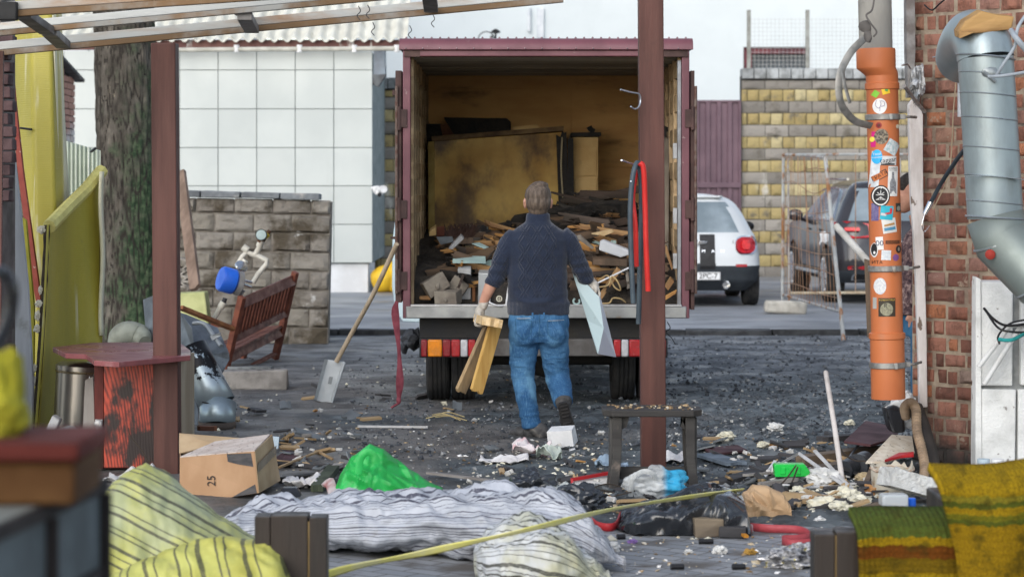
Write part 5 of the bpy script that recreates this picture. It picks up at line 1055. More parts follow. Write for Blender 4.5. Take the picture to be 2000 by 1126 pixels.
# bench, seen from behind, tilted on the rubble
mben=wood('bench_wood',(.2,.068,.042),(.125,.042,.028),ax=0,sc=14,rough=.5,bump=.2,c3=(.08,.03,.02),lo3=.62)
t=thing('bench','reddish brown slatted garden bench tilted among the rubbish, seen from behind','bench',G(500,705))
Tr,Fr=P(577,531,22.3),P(537,700,22.6); dv=Fr-Tr; Tl=P(473,579,21.2); Fl=Tl+dv*1.0
fw=V((-.75,.62,-.1)).normalized()   # towards the seat's front
def bb(n_,a,c_,w,h,up=(0,0,1)): b=MB(); b.bar(a,c_,w,h,up); b.build(n_,mben,t,bev=.005)
along=(Tr-Tl).normalized(); upv=(-dv).normalized()
bb('post',Tr,Tr.lerp(Fr,.55),.05,.06,fw); bb('post',Tr.lerp(Fr,.55),Fr+V((-.0,0,.0)),.055,.065,fw); bb('post',Tl+upv*.0,Tl.lerp(Fl,.98),.055,.065,fw)
bb('top_rail',Tl.lerp(Fl,.08),Tr.lerp(Fr,.09),.10,.03,fw); bb('lower_rail',Tl.lerp(Fl,.46),Tr.lerp(Fr,.46),.085,.03,fw)
for i in range(15):
    f=(i+.6)/15.2; bb('slat',Tl.lerp(Tr,f)+dv*.1,Tl.lerp(Tr,f)+dv*.44,.036,.016,fw)
for i in range(4):
    o_=fw*(.04+.12*i)+dv*.62; bb('seat_slat',Tl+o_,Tr+o_,.1,.025,fw.cross(along))
bb('apron',Tl+dv*.68,Tr+dv*.68,.09,.03,fw); bb('stretcher',Tl.lerp(Fl,.93),Tr.lerp(Fr,.93),.05,.03)
for T_ in (Tl,Tr):
    a=T_+dv*.34; b=MB(); b.plank(a,a+fw*.52+V((0,0,.03)),.06,.03,up=upv,jag=0,bow=.03); b.build('armrest',mben,t,smooth=0,bev=.005); bb('front_leg',a+fw*.46,a+fw*.46+dv*.66,.05,.05,fw)
b=MB(); b.plank(Tl+dv*.36,P(352,600,20.6),.06,.035,up=(0,.3,1),jag=0); b.build('armrest',wood('worn_arm',(.36,.17,.07),(.2,.08,.04),ax=0),t,smooth=0,bev=.005)
# pipe assembly with a blue drum lying over the bench
mpp=M('pp_pipe',(.6,.59,.53),(.48,.46,.4),sc=7,rough=.5)
t=thing('pipe_fitting','cream plastic pipe manifold with a blue drum, thrown over the bench','pipe',P(430,640,21.6)); Yp=21.7
b=MB(); ax=V((.9,.45,-.28)).normalized(); c0=P(430,543,21.2); b.lathe([(0,0),(.105,0),(.118,.02),(.118,.13),(.1,.15)],c0,ax,30); b.build('blue_drum',M('drum_blue',(.015,.12,.62),(.012,.09,.5),sc=3,rough=.4,spec=.4),t)
b=MB(); b.lathe([(.11,.15),(.115,.2),(.07,.22),(0,.22)],c0,ax,24); b.tube([P(455,565,21.3),P(470,575,21.3),P(476,566,21.3)],.02,8); b.build('drum_back',M('drum_grey',(.3,.31,.33),(.2,.2,.2),metal=.3),t)
def pp(pts,r,mm=mpp,n_='pipe'): b=MB(); b.tube(pts,r,12); b.build(n_,mm,t)
pp([P(462,520,Yp),P(474,500,Yp),P(482,492,Yp),P(491,496,Yp),P(504,500,Yp),P(521,508,Yp),P(520,516,Yp),P(504,535,Yp),P(494,552,Yp)],.024)
pp([P(474,482,Yp),P(484,489,Yp)],.034); pp([P(498,498,Yp),P(508,480,Yp)],.026); pp([P(506,482,Yp),P(511,470,Yp)],.034)
pp([P(511,472,Yp),P(527,450,Yp)],.02,M('valve_brown',(.12,.06,.035),(.06,.035,.025),metal=.5),'valve'); pp([P(508,474,Yp),P(513,465,Yp)],.035,M('valve_brown',(.1,.05,.03)),'valve')
b=MB(); b.lathe([(.05,0),(.055,.01),(.055,.04)],P(511,459,Yp-.1),(0,-1,.1),16); g_=b.build('gauge',M('gauge_black',(.03,.035,.035)),t); b=MB(); b.lathe([(0,.042),(.047,.042)],P(511,459,Yp-.1),(0,-1,.1),16,cap=False); b.build('gauge_face',M('gauge_face',(.4,.5,.5)),g_)
pp([P(517,462,Yp-.05),P(523,456,Yp-.05)],.03,M('valve_yellow',(.6,.45,.03)),'valve_band')
pp([P(474,514,Yp),P(466,532,Yp)],.024,M('fit_black',(.04,.04,.045)),'coupling'); pp([P(480,508,Yp),P(472,518,Yp)],.032); pp([P(440,582,Yp),P(434,596,Yp)],.022,M('fit_black',(.04,.04,.045)),'coupling'); pp([P(434,592,Yp),P(424,612,Yp),P(408,640,Yp)],.024); pp([P(437,590,Yp),P(431,600,Yp)],.034)
pp([P(464,545,Yp-.2),P(492,551,Yp-.1)],.012,M('chrome',(.7,.7,.7)),'lever'); pp([P(468,552,Yp-.2),P(490,560,Yp-.1)],.012,M('chrome',(.7,.7,.7)),'lever')
b=MB(); b.lathe([(.06,0),(.065,.015),(.06,.03)],P(470,522,Yp-.1),(.5,-.6,.7),16); b.build('flange',M('chrome',(.7,.7,.7)),t)
# perforated concrete block, shovel
b=MB(); c0=G(495,762); Q=Euler((0,0,R(4))).to_matrix(); b.box(c0+V((0,.15,.085)),(.55,.28,.165),Q,jit=.01)
mcb=M('perf_concrete',(.28,.265,.25),(.17,.16,.15),sc=6,c3=(.07,.065,.06),sc3=3,lo3=.6,bump=.6)
t=thing('concrete_block','long perforated concrete block lying on the ground in front of the bench','block',c0); b.build('block',mcb,t,smooth=0,bev=.015)
for i in range(2):
    for k in range(4): b=MB(); b.lathe([(0,.002),(.024,.002)],c0+V((-.18+.11*k+.04*i,.08+.13*i,.168)),n=12,cap=False); b.build('hole',M('hole_black',(.01,.01,.01)),t)
b=MB(); c0=G(470,730); b.box(c0+V((.08,.1,.03)),(.42,.14,.06),(0,0,R(-5)),jit=.01); solo(b,'dark_slab','flat dark slab lying between the bench and the perforated block','slab',mslate,bev=.006)
t=thing('shovel','wide metal snow shovel with a wooden handle leaning against the truck door','shovel',G(632,785)); Ys=GY(786)
b=MB(); b.tube(spline([P(775,476,17.72),P(730,572,18.0),P(690,645,18.25),P(657,706,18.32)],6),[.019]*18+[.0205],12); b.build('handle',wood('handle_wood',(.5,.41,.3),(.38,.3,.21),ax=2,rough=.6),t)
b=MB(); b.prism([P(637,702,18.35),P(672,707,18.35),P(646,789,Ys-.05),P(616,781,Ys-.05)],(0,.012,.004)); b.prism([P(669,705,18.34),P(674,708,18.28),P(648,789,Ys-.13),P(644,788,Ys-.06)],(.006,.012,.0)); b.prism([P(634,701,18.28),P(639,702,18.34),P(618,782,Ys-.05),P(613,780,Ys-.12)],(.006,.012,.0)); bl=b.build('blade',M('blade_zinc',(.55,.58,.6),(.45,.48,.5),sc=4,rough=.5,metal=.25,bump=.1),t,smooth=0,bev=.003)
b=MB(); b.prism([P(643,735,Ys-.16),P(650,736,Ys-.16),P(647,750,Ys-.16),P(640,749,Ys-.16)],(0,.02,0)); b.build('rivet_plate',M('blade_dark',(.3,.32,.33)),bl,smooth=0)
b=MB(); b.plank(P(352,335,23.5),P(382,566,22.6),.11,.045,up=(.3,1,0),jag=.04,seed=8); solo(b,'leaning_plank','grey brown plank leaning against the stone wall behind the left post','plank',wood('plank_greybrown',(.24,.17,.13),(.15,.105,.08)),smooth=0)
b=MB(); b.prism([P(336,573,21.5),P(400,570,21.5),P(408,640,21.4),P(340,650,21.4)],(0,.25,0)); solo(b,'foam_board_stack','block of pale yellow green insulation foam behind the left post','foam block',M('foam_pale',(.45,.47,.22),(.34,.36,.16),sc=5,c3=(.55,.56,.45),lo3=.6,bump=.3),smooth=0,bev=.012)
b=MB(); r=random.Random(2)
for i in range(9): b.plank(P(348,500+r.uniform(0,60),23.5),P(372,505+r.uniform(0,60),23.4),.05,.02,seed=i)
solo(b,'timber_pile','small pile of grey weathered laths at the foot of the leaning plank','wood pile',wood('lath_grey',(.3,.28,.25),(.18,.16,.14),ax=0),smooth=0)
# scrap sheet metal and galvanised duct elbow
mzd=M('zinc_dark',(.17,.19,.215),(.1,.115,.13),sc=4,c3=(.05,.05,.055),sc3=4,lo3=.6,hi3=.75,rough=.45,metal=.5,bump=.15)
mz=M('zinc',(.36,.44,.48),(.26,.32,.36),sc=3,c3=(.17,.19,.2),sc3=4,lo3=.58,hi3=.75,rough=.36,metal=.6,bump=.03)
def crump(b,pts,Y,th): b.prism([P(p[0],p[1],Y+(p[2] if len(p)>2 else 0)) for p in pts],(0,th,0))
t=thing('sheet_metal_scrap','heap of crumpled dark grey sheet metal beside the brown left post','scrap metal',G(370,810))
def facet(n_,tris,mm=mzd):
    b=MB()
    for tr_ in tris: b.f([b.v(P(*p)) for p in tr_])
    bmesh.ops.remove_doubles(b.bm,verts=b.bm.verts,dist=.002); b.build(n_,mm,t,smooth=0,solid=.006)
facet('bent_sheet',[[(280,585,17.85),(305,575,17.65),(352,610,17.25),(345,690,17.15)],[(280,585,17.85),(345,690,17.15),(290,700,17.55)],[(352,610,17.25),(375,640,16.95),(383,700,16.85),(345,690,17.15)]])
facet('bent_sheet',[[(352,610,17.55),(365,614,17.50),(385,690,16.95),(360,700,17.15)],[(365,614,17.50),(398,628,17.35),(416,692,16.85),(385,690,16.95)],[(398,628,17.35),(425,640,17.25),(447,688,16.75),(416,692,16.85)],[(385,690,16.95),(416,692,16.85),(424,728,16.75),(400,720,16.85)]])
facet('bent_sheet',[[(416,692,16.85),(447,688,16.75),(448,702,16.75),(430,736,16.75)],[(352,715,16.85),(366,716,16.75),(388,800,16.55),(386,836,16.50)],[(352,715,16.85),(386,836,16.50),(360,838,16.55)]])
b=MB(); b.tube(spline([P(378,631,17.05),P(392,630,17.00),P(404,636,16.95),(P(415,652,16.85)),P(432,675,16.75)],6),.016,10); b.build('pipe_arm',M('pipe_dull',(.34,.36,.37),(.24,.25,.26),metal=.5,rough=.5),t)
b=MB(); b.bar(P(412,660,16.80),P(430,652,16.80),.03,.03,jit=.006); b.build('pipe_clamp',M('pipe_dull',(.3,.3,.3)),t)
t=thing('metal_duct','short galvanised duct bend with torn black paint, standing on the ground by the left post','duct',G(420,840)); YD=GY(838)
rr=px(34.5,16.45); b=MB(); b.tube([P(372,680,16.54),P(390,718,16.5),P(408,754,16.47),P(426,790,16.44)],[rr*.95,rr*.97,rr*.99,rr*1.01],32,cap=False); n=N('painted_zinc'); co=n.co(); c=n.mix(n.ss(n.math('ADD',n.noise(co,9,7,.7),n.math('MULTIPLY',n.sep(co)[2],.9)),.87,.9),(.4,.47,.51),(.02,.02,.022)); mpz=n.out(c,.36,metal=.6,bump=n.bump(n.noise(co,30),.1,.01)); b.build('painted_sleeve',mpz,t,solid=.006,smooth=25)
b=MB(); b.tube([P(426,789,16.44),P(425,810,16.4),P(424,834,16.36)],[rr*1.04,rr*1.0,rr*.99],32,cap=False); b.build('outlet',mz,t,solid=.006,smooth=25)
b=MB(); b.tube(arc(P(426,790,16.44),rr*1.05,0,6.283,32,V((1,-.1,-.22)).normalized(),V((.1,1,-.1)).normalized()),.008,6,cap=False); b.build('seam_ring',M('seam_dark',(.06,.065,.07)),t)
b=MB(); c0=P(424,834,16.36); b.lathe([(rr*1.0,.0),(rr*1.04,.015),(rr*1.02,.05)],V((c0.x,c0.y,.012)),n=24,cap=False); b.build('dirty_rim',M('rim_dirt',(.13,.1,.08),(.06,.05,.045),bump=.6),t,solid=.01)
b=MB(); b.plank(P(385,835,15.0)+V((0,0,.0)),P(425,836,15.0),.06,.03,seed=9,jag=.05); solo(b,'rotten_wood','rotten reddish brown wood fragment in front of the duct','wood fragment',wood('rot_red',(.2,.085,.045),(.1,.045,.03),ax=0),smooth=0)
b=MB(); g0=P(258,655,17.6); b.tube(spline([P(215,672,17.6),P(245,650,17.6),P(272,655,17.6),P(283,668,17.5)],6),[.03,.05,.07,.08,.085,.09,.09,.09,.09,.09,.09,.09,.09,.085,.08,.075,.07,.06,.05][:19],14); solo(b,'sacking_roll','grey green roll of sacking at the foot of the tree','roll',M('sacking',(.26,.28,.24),(.17,.18,.15),sc=9,bump=.5))
# ================================================================ POSTS AND PERGOLA
mpost=wood('post_wood',(.105,.038,.029),(.064,.025,.02),ax=2,sc=10,c3=(.06,.024,.018),sc3=2.5,lo3=.6,hi3=.75,rough=.55,bump=.2,bsc=45,spec=.35)
YP=13.9; w5=px(48,YP)
def post(lab,xt,yt,xb,yb):
    b=MB(); a=P(xt,yt,YP); c_=P(xb,yb,YP); a.y=c_.y=YP; b.bar(c_,a,w5,w5,(0,1,0)); return solo(b,'wooden_post',lab,'post',mpost,smooth=0,bev=.006)
post('square reddish brown stained post left of the truck, carrying the metal roof rails',322,85,328,926)
post('square reddish brown stained post in front of the truck, with hoses hung on it',1270,-60,1276,926)
malu=M('alu_rail',(.42,.43,.42),(.33,.34,.33),sc=3,st=(.15,1,1),c3=(.25,.13,.05),sc3=2.2,lo3=.5,hi3=.68,st3=(.25,1,1),rough=.5,metal=.35,bump=.12)
mald=M('rail_underside',(.22,.125,.055),(.13,.08,.04),sc=3,st=(.2,1,1),c3=(.3,.3,.28),lo3=.46,rough=.6,bump=.2)
pg=thing('roof_frame','bare metal roof frame of rusty rails and short rafters over the yard, its sheets gone','roof frame',P(500,40,13.9))
rails=[((-80,104),(1100,-8),13.9,29,.0),((-80,66),(860,-22),13.2,27,.0),((-80,26),(700,-26),12.5,32,.0)]
for (a,c_,Y,h,_) in rails:
    p0=P(a[0],a[1],Y); p1=P(c_[0],c_[1],Y); hh=px(h,Y);
    b=MB(); b.bar(p0+V((0,.0,hh*.22)),p1+V((0,.0,hh*.22)),.06,hh*.55,(0,0,1)); rl=b.build('rail',malu,pg,smooth=0,bev=.004)
    b=MB(); b.bar(p0+V((0,-.006,-hh*.26)),p1+V((0,-.006,-hh*.26)),.052,hh*.38,(0,0,1)); b.build('lower_flange',mald,rl,smooth=0,bev=.003)
for (x0,y0,x1,y1) in ((46,28,92,60),(96,62,124,88),(450,2,474,24),(478,32,492,58),(838,-12,842,18)):
    b=MB(); Y0=13.2 if y1-y0>26 and x0 in (46,450) else 13.85; a=P(x0,y0,Y0-.65); c_=P(x1,y1,Y0-.02); b.bar(a,c_,.085,.045,(0,0,1)); b.build('rafter',M('rafter_grey',(.27,.26,.25),(.17,.16,.15),sc=5,rough=.55,metal=.3),pg,smooth=0,bev=.004)
b=MB(); b.box(P(14,22,12.45),(.11,.06,.1)); b.build('bracket',M('bracket_black',(.03,.03,.03)),pg,bev=.006)
for k,(x,y,Y) in enumerate(((800,50,13.9),(845,28,13.9),(700,12,13.2),(718,10,13.2),(728,44,13.9))):
    b=MB(); p=P(x,y,Y); b.tube(spline([p,p+V((.012,0,-.03)),p+V((-.008,0,-.055)),p+V((.01,-.0,-.08))],4),.0028,5); b.build('wire_end',mplas,pg)
# hoses and hooks on the right post
mhb=M('hose_blue',(.06,.085,.105),(.04,.055,.07),sc=8,rough=.45,bump=.1); mhr=M('hose_red',(.62,.035,.03),(.5,.025,.022),sc=8,rough=.4,bump=.1)
def hose(lab,pts,r,mm):
    b=MB(); b.tube(spline([P(x,y,Y) for x,y,Y in pts],8),r,12); return solo(b,'hose',lab,'hose',mm)
hose('longest dark blue grey hose looped over the lower hook of the right post',[(1237,592,13.55),(1233,500,13.55),(1231,410,13.55),(1236,345,13.58),(1245,318,13.62),(1251,345,13.66),(1253,410,13.68),(1250,520,13.7),(1247,632,13.72)],.0155,mhb)
hose('thin red hose hanging inside the blue one on the right post',[(1243,520,13.62),(1241,440,13.6),(1236,390,13.62),(1241,345,13.66),(1248,322,13.7)],.015,mhr)
hose('red hose hanging in front of the right post with a cut end',[(1249,318,13.6),(1257,330,13.6),(1260,400,13.62),(1262,480,13.62),(1266,568,13.64)],.0165,mhr)
mwir=M('hook_wire',(.5,.56,.62),(.35,.4,.45),rough=.35,metal=.7)
b=MB(); b.tube(spline([P(1212,175,13.6),P(1230,180,13.65),P(1248,184,13.72),P(1251,196,13.74),P(1248,208,13.72),(P(1240,213,13.68)),P(1232,208,13.64)],6),.005,8); solo(b,'wire_hook','bent steel wire hook on the upper part of the right post','hook',mwir)
b=MB(); b.tube([P(1214,313,13.5),P(1240,322,13.72)],.005,8); b.tube([P(1232,354,13.55),P(1243,358,13.75)],.005,8); solo(b,'wire_hook','straight steel hook carrying the hoses on the right post','hook',mwir)
# ================================================================ LEFT SIDE
mgr=M('fibreglass',(.62,.5,.035),(.5,.4,.03),sc=2,st=(1,1,.35),c3=(.7,.66,.3),sc3=2.5,lo3=.58,hi3=.8,st3=(1,1,.2),rough=.4,bump=.1)
n=N('yellow_sheet'); co=n.co(); z=n.sep(co)[2]
c=n.mix(n.ss(n.noise(n.co(scale=(1,1,.3)),3,7),.4,.68),(.41,.355,.05),(.33,.295,.055)); c=n.mix(n.ss(n.noise(n.co(scale=(1.5,1,.12),loc=(2,0,0)),7,6),.6,.72),c,(.58,.555,.35)); c=n.mix(n.ss(n.noise(n.co(loc=(5,0,2)),6,6,.7),.64,.72),c,(.3,.26,.06))
mys=n.out(c,.42,bump=n.bump(n.math('SINE',n.math('MULTIPLY',z,420)),.12,.004,n.bump(n.noise(co,9),.2,.02)),spec=.4); n.b.inputs['Subsurface Weight'].default_value=0
t=thing('fibreglass_sheet','tall curved translucent yellow sheet standing behind the roof frame at the left','sheet',G(100,860)); Yq=15.6
b=MB()
def ys(u,v):
    xs=[22,62,104,124,132][:]; k=u*4; i=min(3,int(k)); f=k-i; xt=[18,60,98,112,118]; xb=[58,80,116,136,144]
    x=(xt[i]+(xt[i+1]-xt[i])*f)*(1-v)+(xb[i]+(xb[i+1]-xb[i])*f)*v; dy=[.25,.0,.0,.18,.5]; d=dy[i]+(dy[i+1]-dy[i])*f
    return P(x,-40+900*v,Yq+d-.4*v)
b.grid(ys,24,30); b.build('sheet',mys,t,smooth=180,solid=.006)
b=MB(); b.grid(lambda u,v:P((103+12*u)+(24+10*u)*v,30+620*v,Yq-.05+.3*u),4,16); b.build('pale_edge',M('sheet_edge',(.68,.66,.5),(.6,.57,.36),sc=5,st=(1,1,.2)),t,solid=.008)
b=MB(); b.tube([P(40,250,15.5),P(62,253,15.45)],.008,6); solo(b,'nail','dark nail sticking out of the tall yellow sheet','nail',mplas)
b=MB(); pl=[(15,112),(22,112),(30,200),(44,330),(58,430),(74,545),(80,600),(72,600),(62,545),(48,440),(34,330),(22,210)]; b.prism([P(a,c_,15.1) for a,c_ in pl],(0,.05,0)); solo(b,'red_strip','chipped red painted strip leaning along the tall yellow sheet','strip',M('strip_paint',(.33,.08,.06),(.25,.06,.05),sc=7,c3=(.55,.5,.45),sc3=11,lo3=.66,bump=.3),smooth=0)
b=MB(); pl=[(10,115),(16,115),(26,250),(50,450),(66,600),(60,640),(48,520),(34,400),(20,260)]; b.prism([P(a,c_,15.2) for a,c_ in pl],(0,.04,0)); solo(b,'dark_strip','dark crumbling strip behind the red painted strip','strip',M('strip_dark',(.07,.055,.045),(.2,.18,.15),sc=20,bump=.6),smooth=0)
b=MB(); pl=[(-10,205),(14,212),(24,280),(40,420),(54,560),(64,760),(60,870),(-10,870)]; b.prism([P(a,c_,14.6) for a,c_ in pl],(0,.05,0)); solo(b,'weathered_board','pale blue grey weathered board standing at the left edge behind brown bricks','board',wood('board_bluegrey',(.5,.53,.56),(.38,.4,.43),ax=2,c3=(.28,.29,.28),lo3=.6),smooth=0)
b=MB(); pl=[(36,420),(50,430),(66,600),(64,840),(50,860),(58,640)]; b.prism([P(a,c_,14.9) for a,c_ in pl],(0,.05,0)); solo(b,'foam_strip','yellow green foam strip between the weathered board and the leaning yellow panel','strip',M('foam_yg',(.4,.37,.05),(.3,.28,.04)),smooth=0)
t=thing('insulation_panel','leaning yellow panel with a thick foam edge and dark torn side, left of the tree','panel',G(130,860)); Yf=14.9
def fp(u,v):
    top=[(93,440),(130,402),(165,368),(197,330)]; bot=[(66,862),(110,862),(150,862),(200,862)]; k=u*3; i=min(2,int(k)); f=k-i
    a=V(top[i]).lerp(V(top[i+1]),f); c_=V(bot[i]).lerp(V(bot[i+1]),f); d=.0+1.0*u+.12*math.sin(u*3.1)
    q=a.lerp(c_,v); return P(q.x+3*math.sin(v*3)*(1-u),q.y,Yf+d-.25*v)
b=MB(); b.grid(fp,16,24); b.build('face_sheet',mys,t,smooth=180,solid=.01)
b=MB(); b.tube([fp(u_/12,0)+V((0,.04,-.01)) for u_ in range(13)],.045,8); b.build('foam_edge',M('foam_edge',(.68,.63,.22),(.58,.52,.18),sc=14,bump=.6),t)
b=MB(); b.tube([fp(0,v_/20)+V((-.01,.03,0)) for v_ in range(21)],[.02+.006*nz((v_,0,0),.7) for v_ in range(21)],8); b.build('torn_edge',M('tar_edge',(.025,.018,.014),(.06,.045,.03),sc=20,bump=.9,bsc=60),t)
b=MB(); r=random.Random(6)
for v_ in (.02,.3,.36,.42,.48,.66,.72,.93,.97): b=MB(); b.ico(fp(0,v_)+V((-.025-r.random()*.02,.02,0)),(.014+r.random()*.016,.016,.014+.02*r.random()),3,.6,2.5,v_*9); b.build('foam_crumb',M('foam_white',(.72,.69,.58),(.58,.54,.42),sc=20,bump=.6),t)
b=MB(); b.grid(lambda u,v:P(197+4*u-2*math.sin(v*9),335+320*v,Yf+.8+.12*u),2,20); b.build('pale_edge',M('sheet_edge',(.6,.6,.5)),t,solid=.02)
b=MB(); b.grid(lambda u,v:P(118+78*u,(272+22*u)+170*v,18.5+.02*math.sin(u*60)),60,4); solo(b,'corrugated_sheet','greenish white dirty corrugated sheet between the yellow panels and the tree','sheet',M('sheet_green_dirty',(.45,.5,.42),(.33,.39,.3),sc=4,st=(1,1,.15),c3=(.6,.62,.58),lo3=.55,sc3=6,st3=(1,1,.1),rough=.5),solid=.004,smooth=180)
b=MB(); b.tube([P(178,296,18.2),P(186,290,18.1)],.012,6); solo(b,'bolt','dark bolt sticking out of the corrugated sheet','bolt',mplas)
# painted brown bricks at the left edge and dark post
t=thing('brown_brick_wall','end of a wall of dark brown painted bricks at the left edge','wall',P(0,760,13.95)); b=MB(); b.b2((P(-70,0,14).x,14.0,0),(P(2,0,14).x,14.4,3.2)); b.build('mortar',M('mortar_dk',(.16,.14,.13),(.1,.09,.08)),t,smooth=0)
b=MB(); r=random.Random(3); z=0.
while z<2.62:
    b.tone=r.random(); xr=23+r.uniform(-4,6)
    if not (.9<z<1.6): b.box(((P(-60,0,14).x+P(xr,0,14).x)/2,14.0,z+.036),(P(xr,0,14).x-P(-60,0,14).x,.12,.066),jit=.004)
    z+=.078
b.build('brick_course',M('brick_brown',(.085,.05,.052),(.055,.034,.036),sc=9,c3=(.4,.37,.36),sc3=5,lo3=.68,bump=.4,tone=.3),t,smooth=0,bev=.006)
b=MB(); b.bar(P(-6,1000,13.5),P(2,100,13.5),.03,.03); solo(b,'brown_batten','narrow dark brown batten at the extreme left edge','batten',mpost,smooth=0)
# cabinet with burnt wood finish
t=thing('wooden_cabinet','small cabinet with scorched red wood grain and dark red top, before the tree','cabinet',G(265,930)); Yc=13.98; g=lambda x,y,d=0:P(x,y,Yc+d)
n=N('scorched_red'); co=n.co(scale=(1,1,.22)); wv=n.n('ShaderNodeTexWave',wave_type='RINGS',rings_direction='Y'); n.l(n.co(scale=(1,1,.22),loc=(.35,0,.1)),wv.inputs['Vector']); wv.inputs['Scale'].default_value=20; wv.inputs['Distortion'].default_value=3.2; wv.inputs['Detail'].default_value=2; wv.inputs['Detail Scale'].default_value=1.6
c=n.mix(n.ss(n.math('ADD',n.math('MULTIPLY',wv.outputs['Fac'],.35),n.noise(n.co(scale=(1,1,.1)),38,5)),.42,.9),(.12,.016,.011),(.46,.06,.03)); c=n.mix(n.ss(n.noise(n.co(scale=(1,1,.6)),6.5,5),.47,.6),c,(.018,.01,.01)); mscr=n.out(c,.4,bump=n.bump(wv.outputs['Fac'],.15,.005),spec=.4)
mred=wood('cab_red',(.14,.03,.028),(.08,.02,.02),ax=2,rough=.5)
zb=.02
x0,x1=g(184,0).x,g(353,0).x; zt=P(0,702,Yc).z
b=MB(); b.b2((x0+.02,Yc+.02,zb),(x1-.03,Yc+.62,zt)); b.build('carcass',mred,t,smooth=0,bev=.003)
b=MB(); b.b2((x0,Yc,zb),(g(202,0).x,Yc+.02,zt)); b.build('front_stile',M('stile_dark',(.12,.025,.02),(.03,.012,.01),sc=9,st=(1,1,.2)),t,smooth=0,bev=.002)
b=MB(); b.b2((g(203.5,0).x,Yc-.012,zb+.01),(x1-.034,Yc+.018,zt-.01)); b.build('door',mscr,t,smooth=0,bev=.002)
b=MB(); b.b2((x1-.03,Yc+.0,zb),(x1,Yc+.6,zt)); b.build('side_board',M('raw_board',(.42,.36,.27),(.3,.24,.17),sc=6,st=(1,1,.2)),t,smooth=0)
b=MB(); b.ico(P(193,828,Yc-.02),(.03,.015,.028),2,.3); b.b2((P(186,0,Yc).x,Yc-.015,P(0,838,Yc).z),(P(201,0,Yc).x,Yc-.001,P(0,818,Yc).z)); b.build('latch',M('latch_grey',(.42,.42,.42),metal=.5,rough=.4),t,bev=.003)
b=MB(); zt2=zt+.004; poly=[(103,678),(128,690),(168,692),(184,704),(232,707),(372,694),(372,684),(350,668),(180,669)]
pp3=[V(((x-CX)/F*GY(y,zt2+.03),GY(y,zt2+.03),zt2+.0)) for x,y in poly]; b.prism(pp3,(0,0,.032)); b.build('table_top',M('top_red',(.24,.075,.08),(.17,.05,.055),sc=5,c3=(.33,.18,.18),sc3=3,lo3=.55,rough=.35,bump=.05,spec=.5),t,smooth=0,bev=.004)
# stainless bin
n=N('stainless'); co=n.co(); c=n.mix(n.ss(n.noise(n.co(scale=(3,3,.1)),5,3),.4,.6),(.5,.48,.44),(.38,.36,.33)); mss=n.out(c,.28,metal=.9)
t=thing('pedal_bin','tall stainless steel pedal bin leaning slightly, left of the scorched cabinet','bin',G(140,885)); Yn=14.75
t.rotation_euler=(0,R(2),0); ax=V((.02,0,1)); c0=P(148,890,Yn); c0.z=.0; rb=px(47,Yn)
b=MB(); b.lathe([(rb,.0),(rb,.56)],c0,ax,36); b.build('drum',mss,t)
b=MB(); b.lathe([(rb*1.03,.562),(rb*1.03,.59),(rb*.9,.605),(0,.615)],c0,ax,36,cap=False); b.build('lid',mss,t)
b=MB(); b.lathe([(rb*1.02,.545),(rb*1.04,.55),(rb*1.04,.56)],c0,ax,36,cap=False); b.build('rim_ring',M('ring_gold',(.5,.42,.28),metal=.8,rough=.3),t)
b=MB(); b.box(c0+V((rb*.8,-rb*.55,.54)),(.09,.06,.08)); b.build('hinge',mplas,t,bev=.008)
b=MB(); b.tube(spline([c0+V((rb*.62,-rb*.85,.53)),c0+V((rb*.64,-rb*.95,.46)),c0+V((rb*.85,-rb*.9,.455)),c0+V((rb*1.0,-rb*.7,.5))],5),.005,6); b.build('handle',mchrome,t)
b=MB(); b.prism([P(166,742,14.5),P(182,735,14.5),P(186,880,14.4),P(160,880,14.4)],(0,.02,0)); solo(b,'grey_board','narrow grey board standing between bin and cabinet','board',M('board_grey',(.4,.38,.36),(.28,.26,.24),st=(1,1,.2)),smooth=0)
b=MB(); b.prism([P(102,810,14.2),P(117,820,14.2),P(96,866,14.1),P(78,862,14.1)],(0,.1,0)); solo(b,'foam_piece','pale chunk of foam leaning at the foot of the bin','foam',M('foam_grey',(.58,.59,.6),(.45,.46,.46),sc=15,bump=.6),smooth=0,bev=.01)
b=MB(); a=P(104,862,14.05); c_=P(140,850,14.25)
pts=[a.lerp(c_,i/24) for i in range(25)]; b.tube(pts,[px(20,14)*(1+.06*(i%2)) for i in range(25)],20); solo(b,'ribbed_hose','pale ribbed flexible duct lying below the bin','hose',M('ribbed_grey',(.45,.53,.55),(.35,.42,.44),rough=.4,metal=.3))
def twig(lab,pts,r=.003):
    b=MB()
    for p_ in pts: b.tube(spline([P(*q) for q in p_],5),r,5)
    solo(b,'twig',lab,'twig',M('twig_brown',(.06,.045,.035),(.035,.028,.022)))
twig('thin dark twig leaning on the scorched cabinet door',[[(251,835,13.9),(255,852,13.88),(275,876,13.86),(293,905,13.85)]])
twig('thin dark wire curling in front of the bin',[[(122,842,14.1),(140,850,14.1),(166,868,14.1),(182,885,14.1)]])
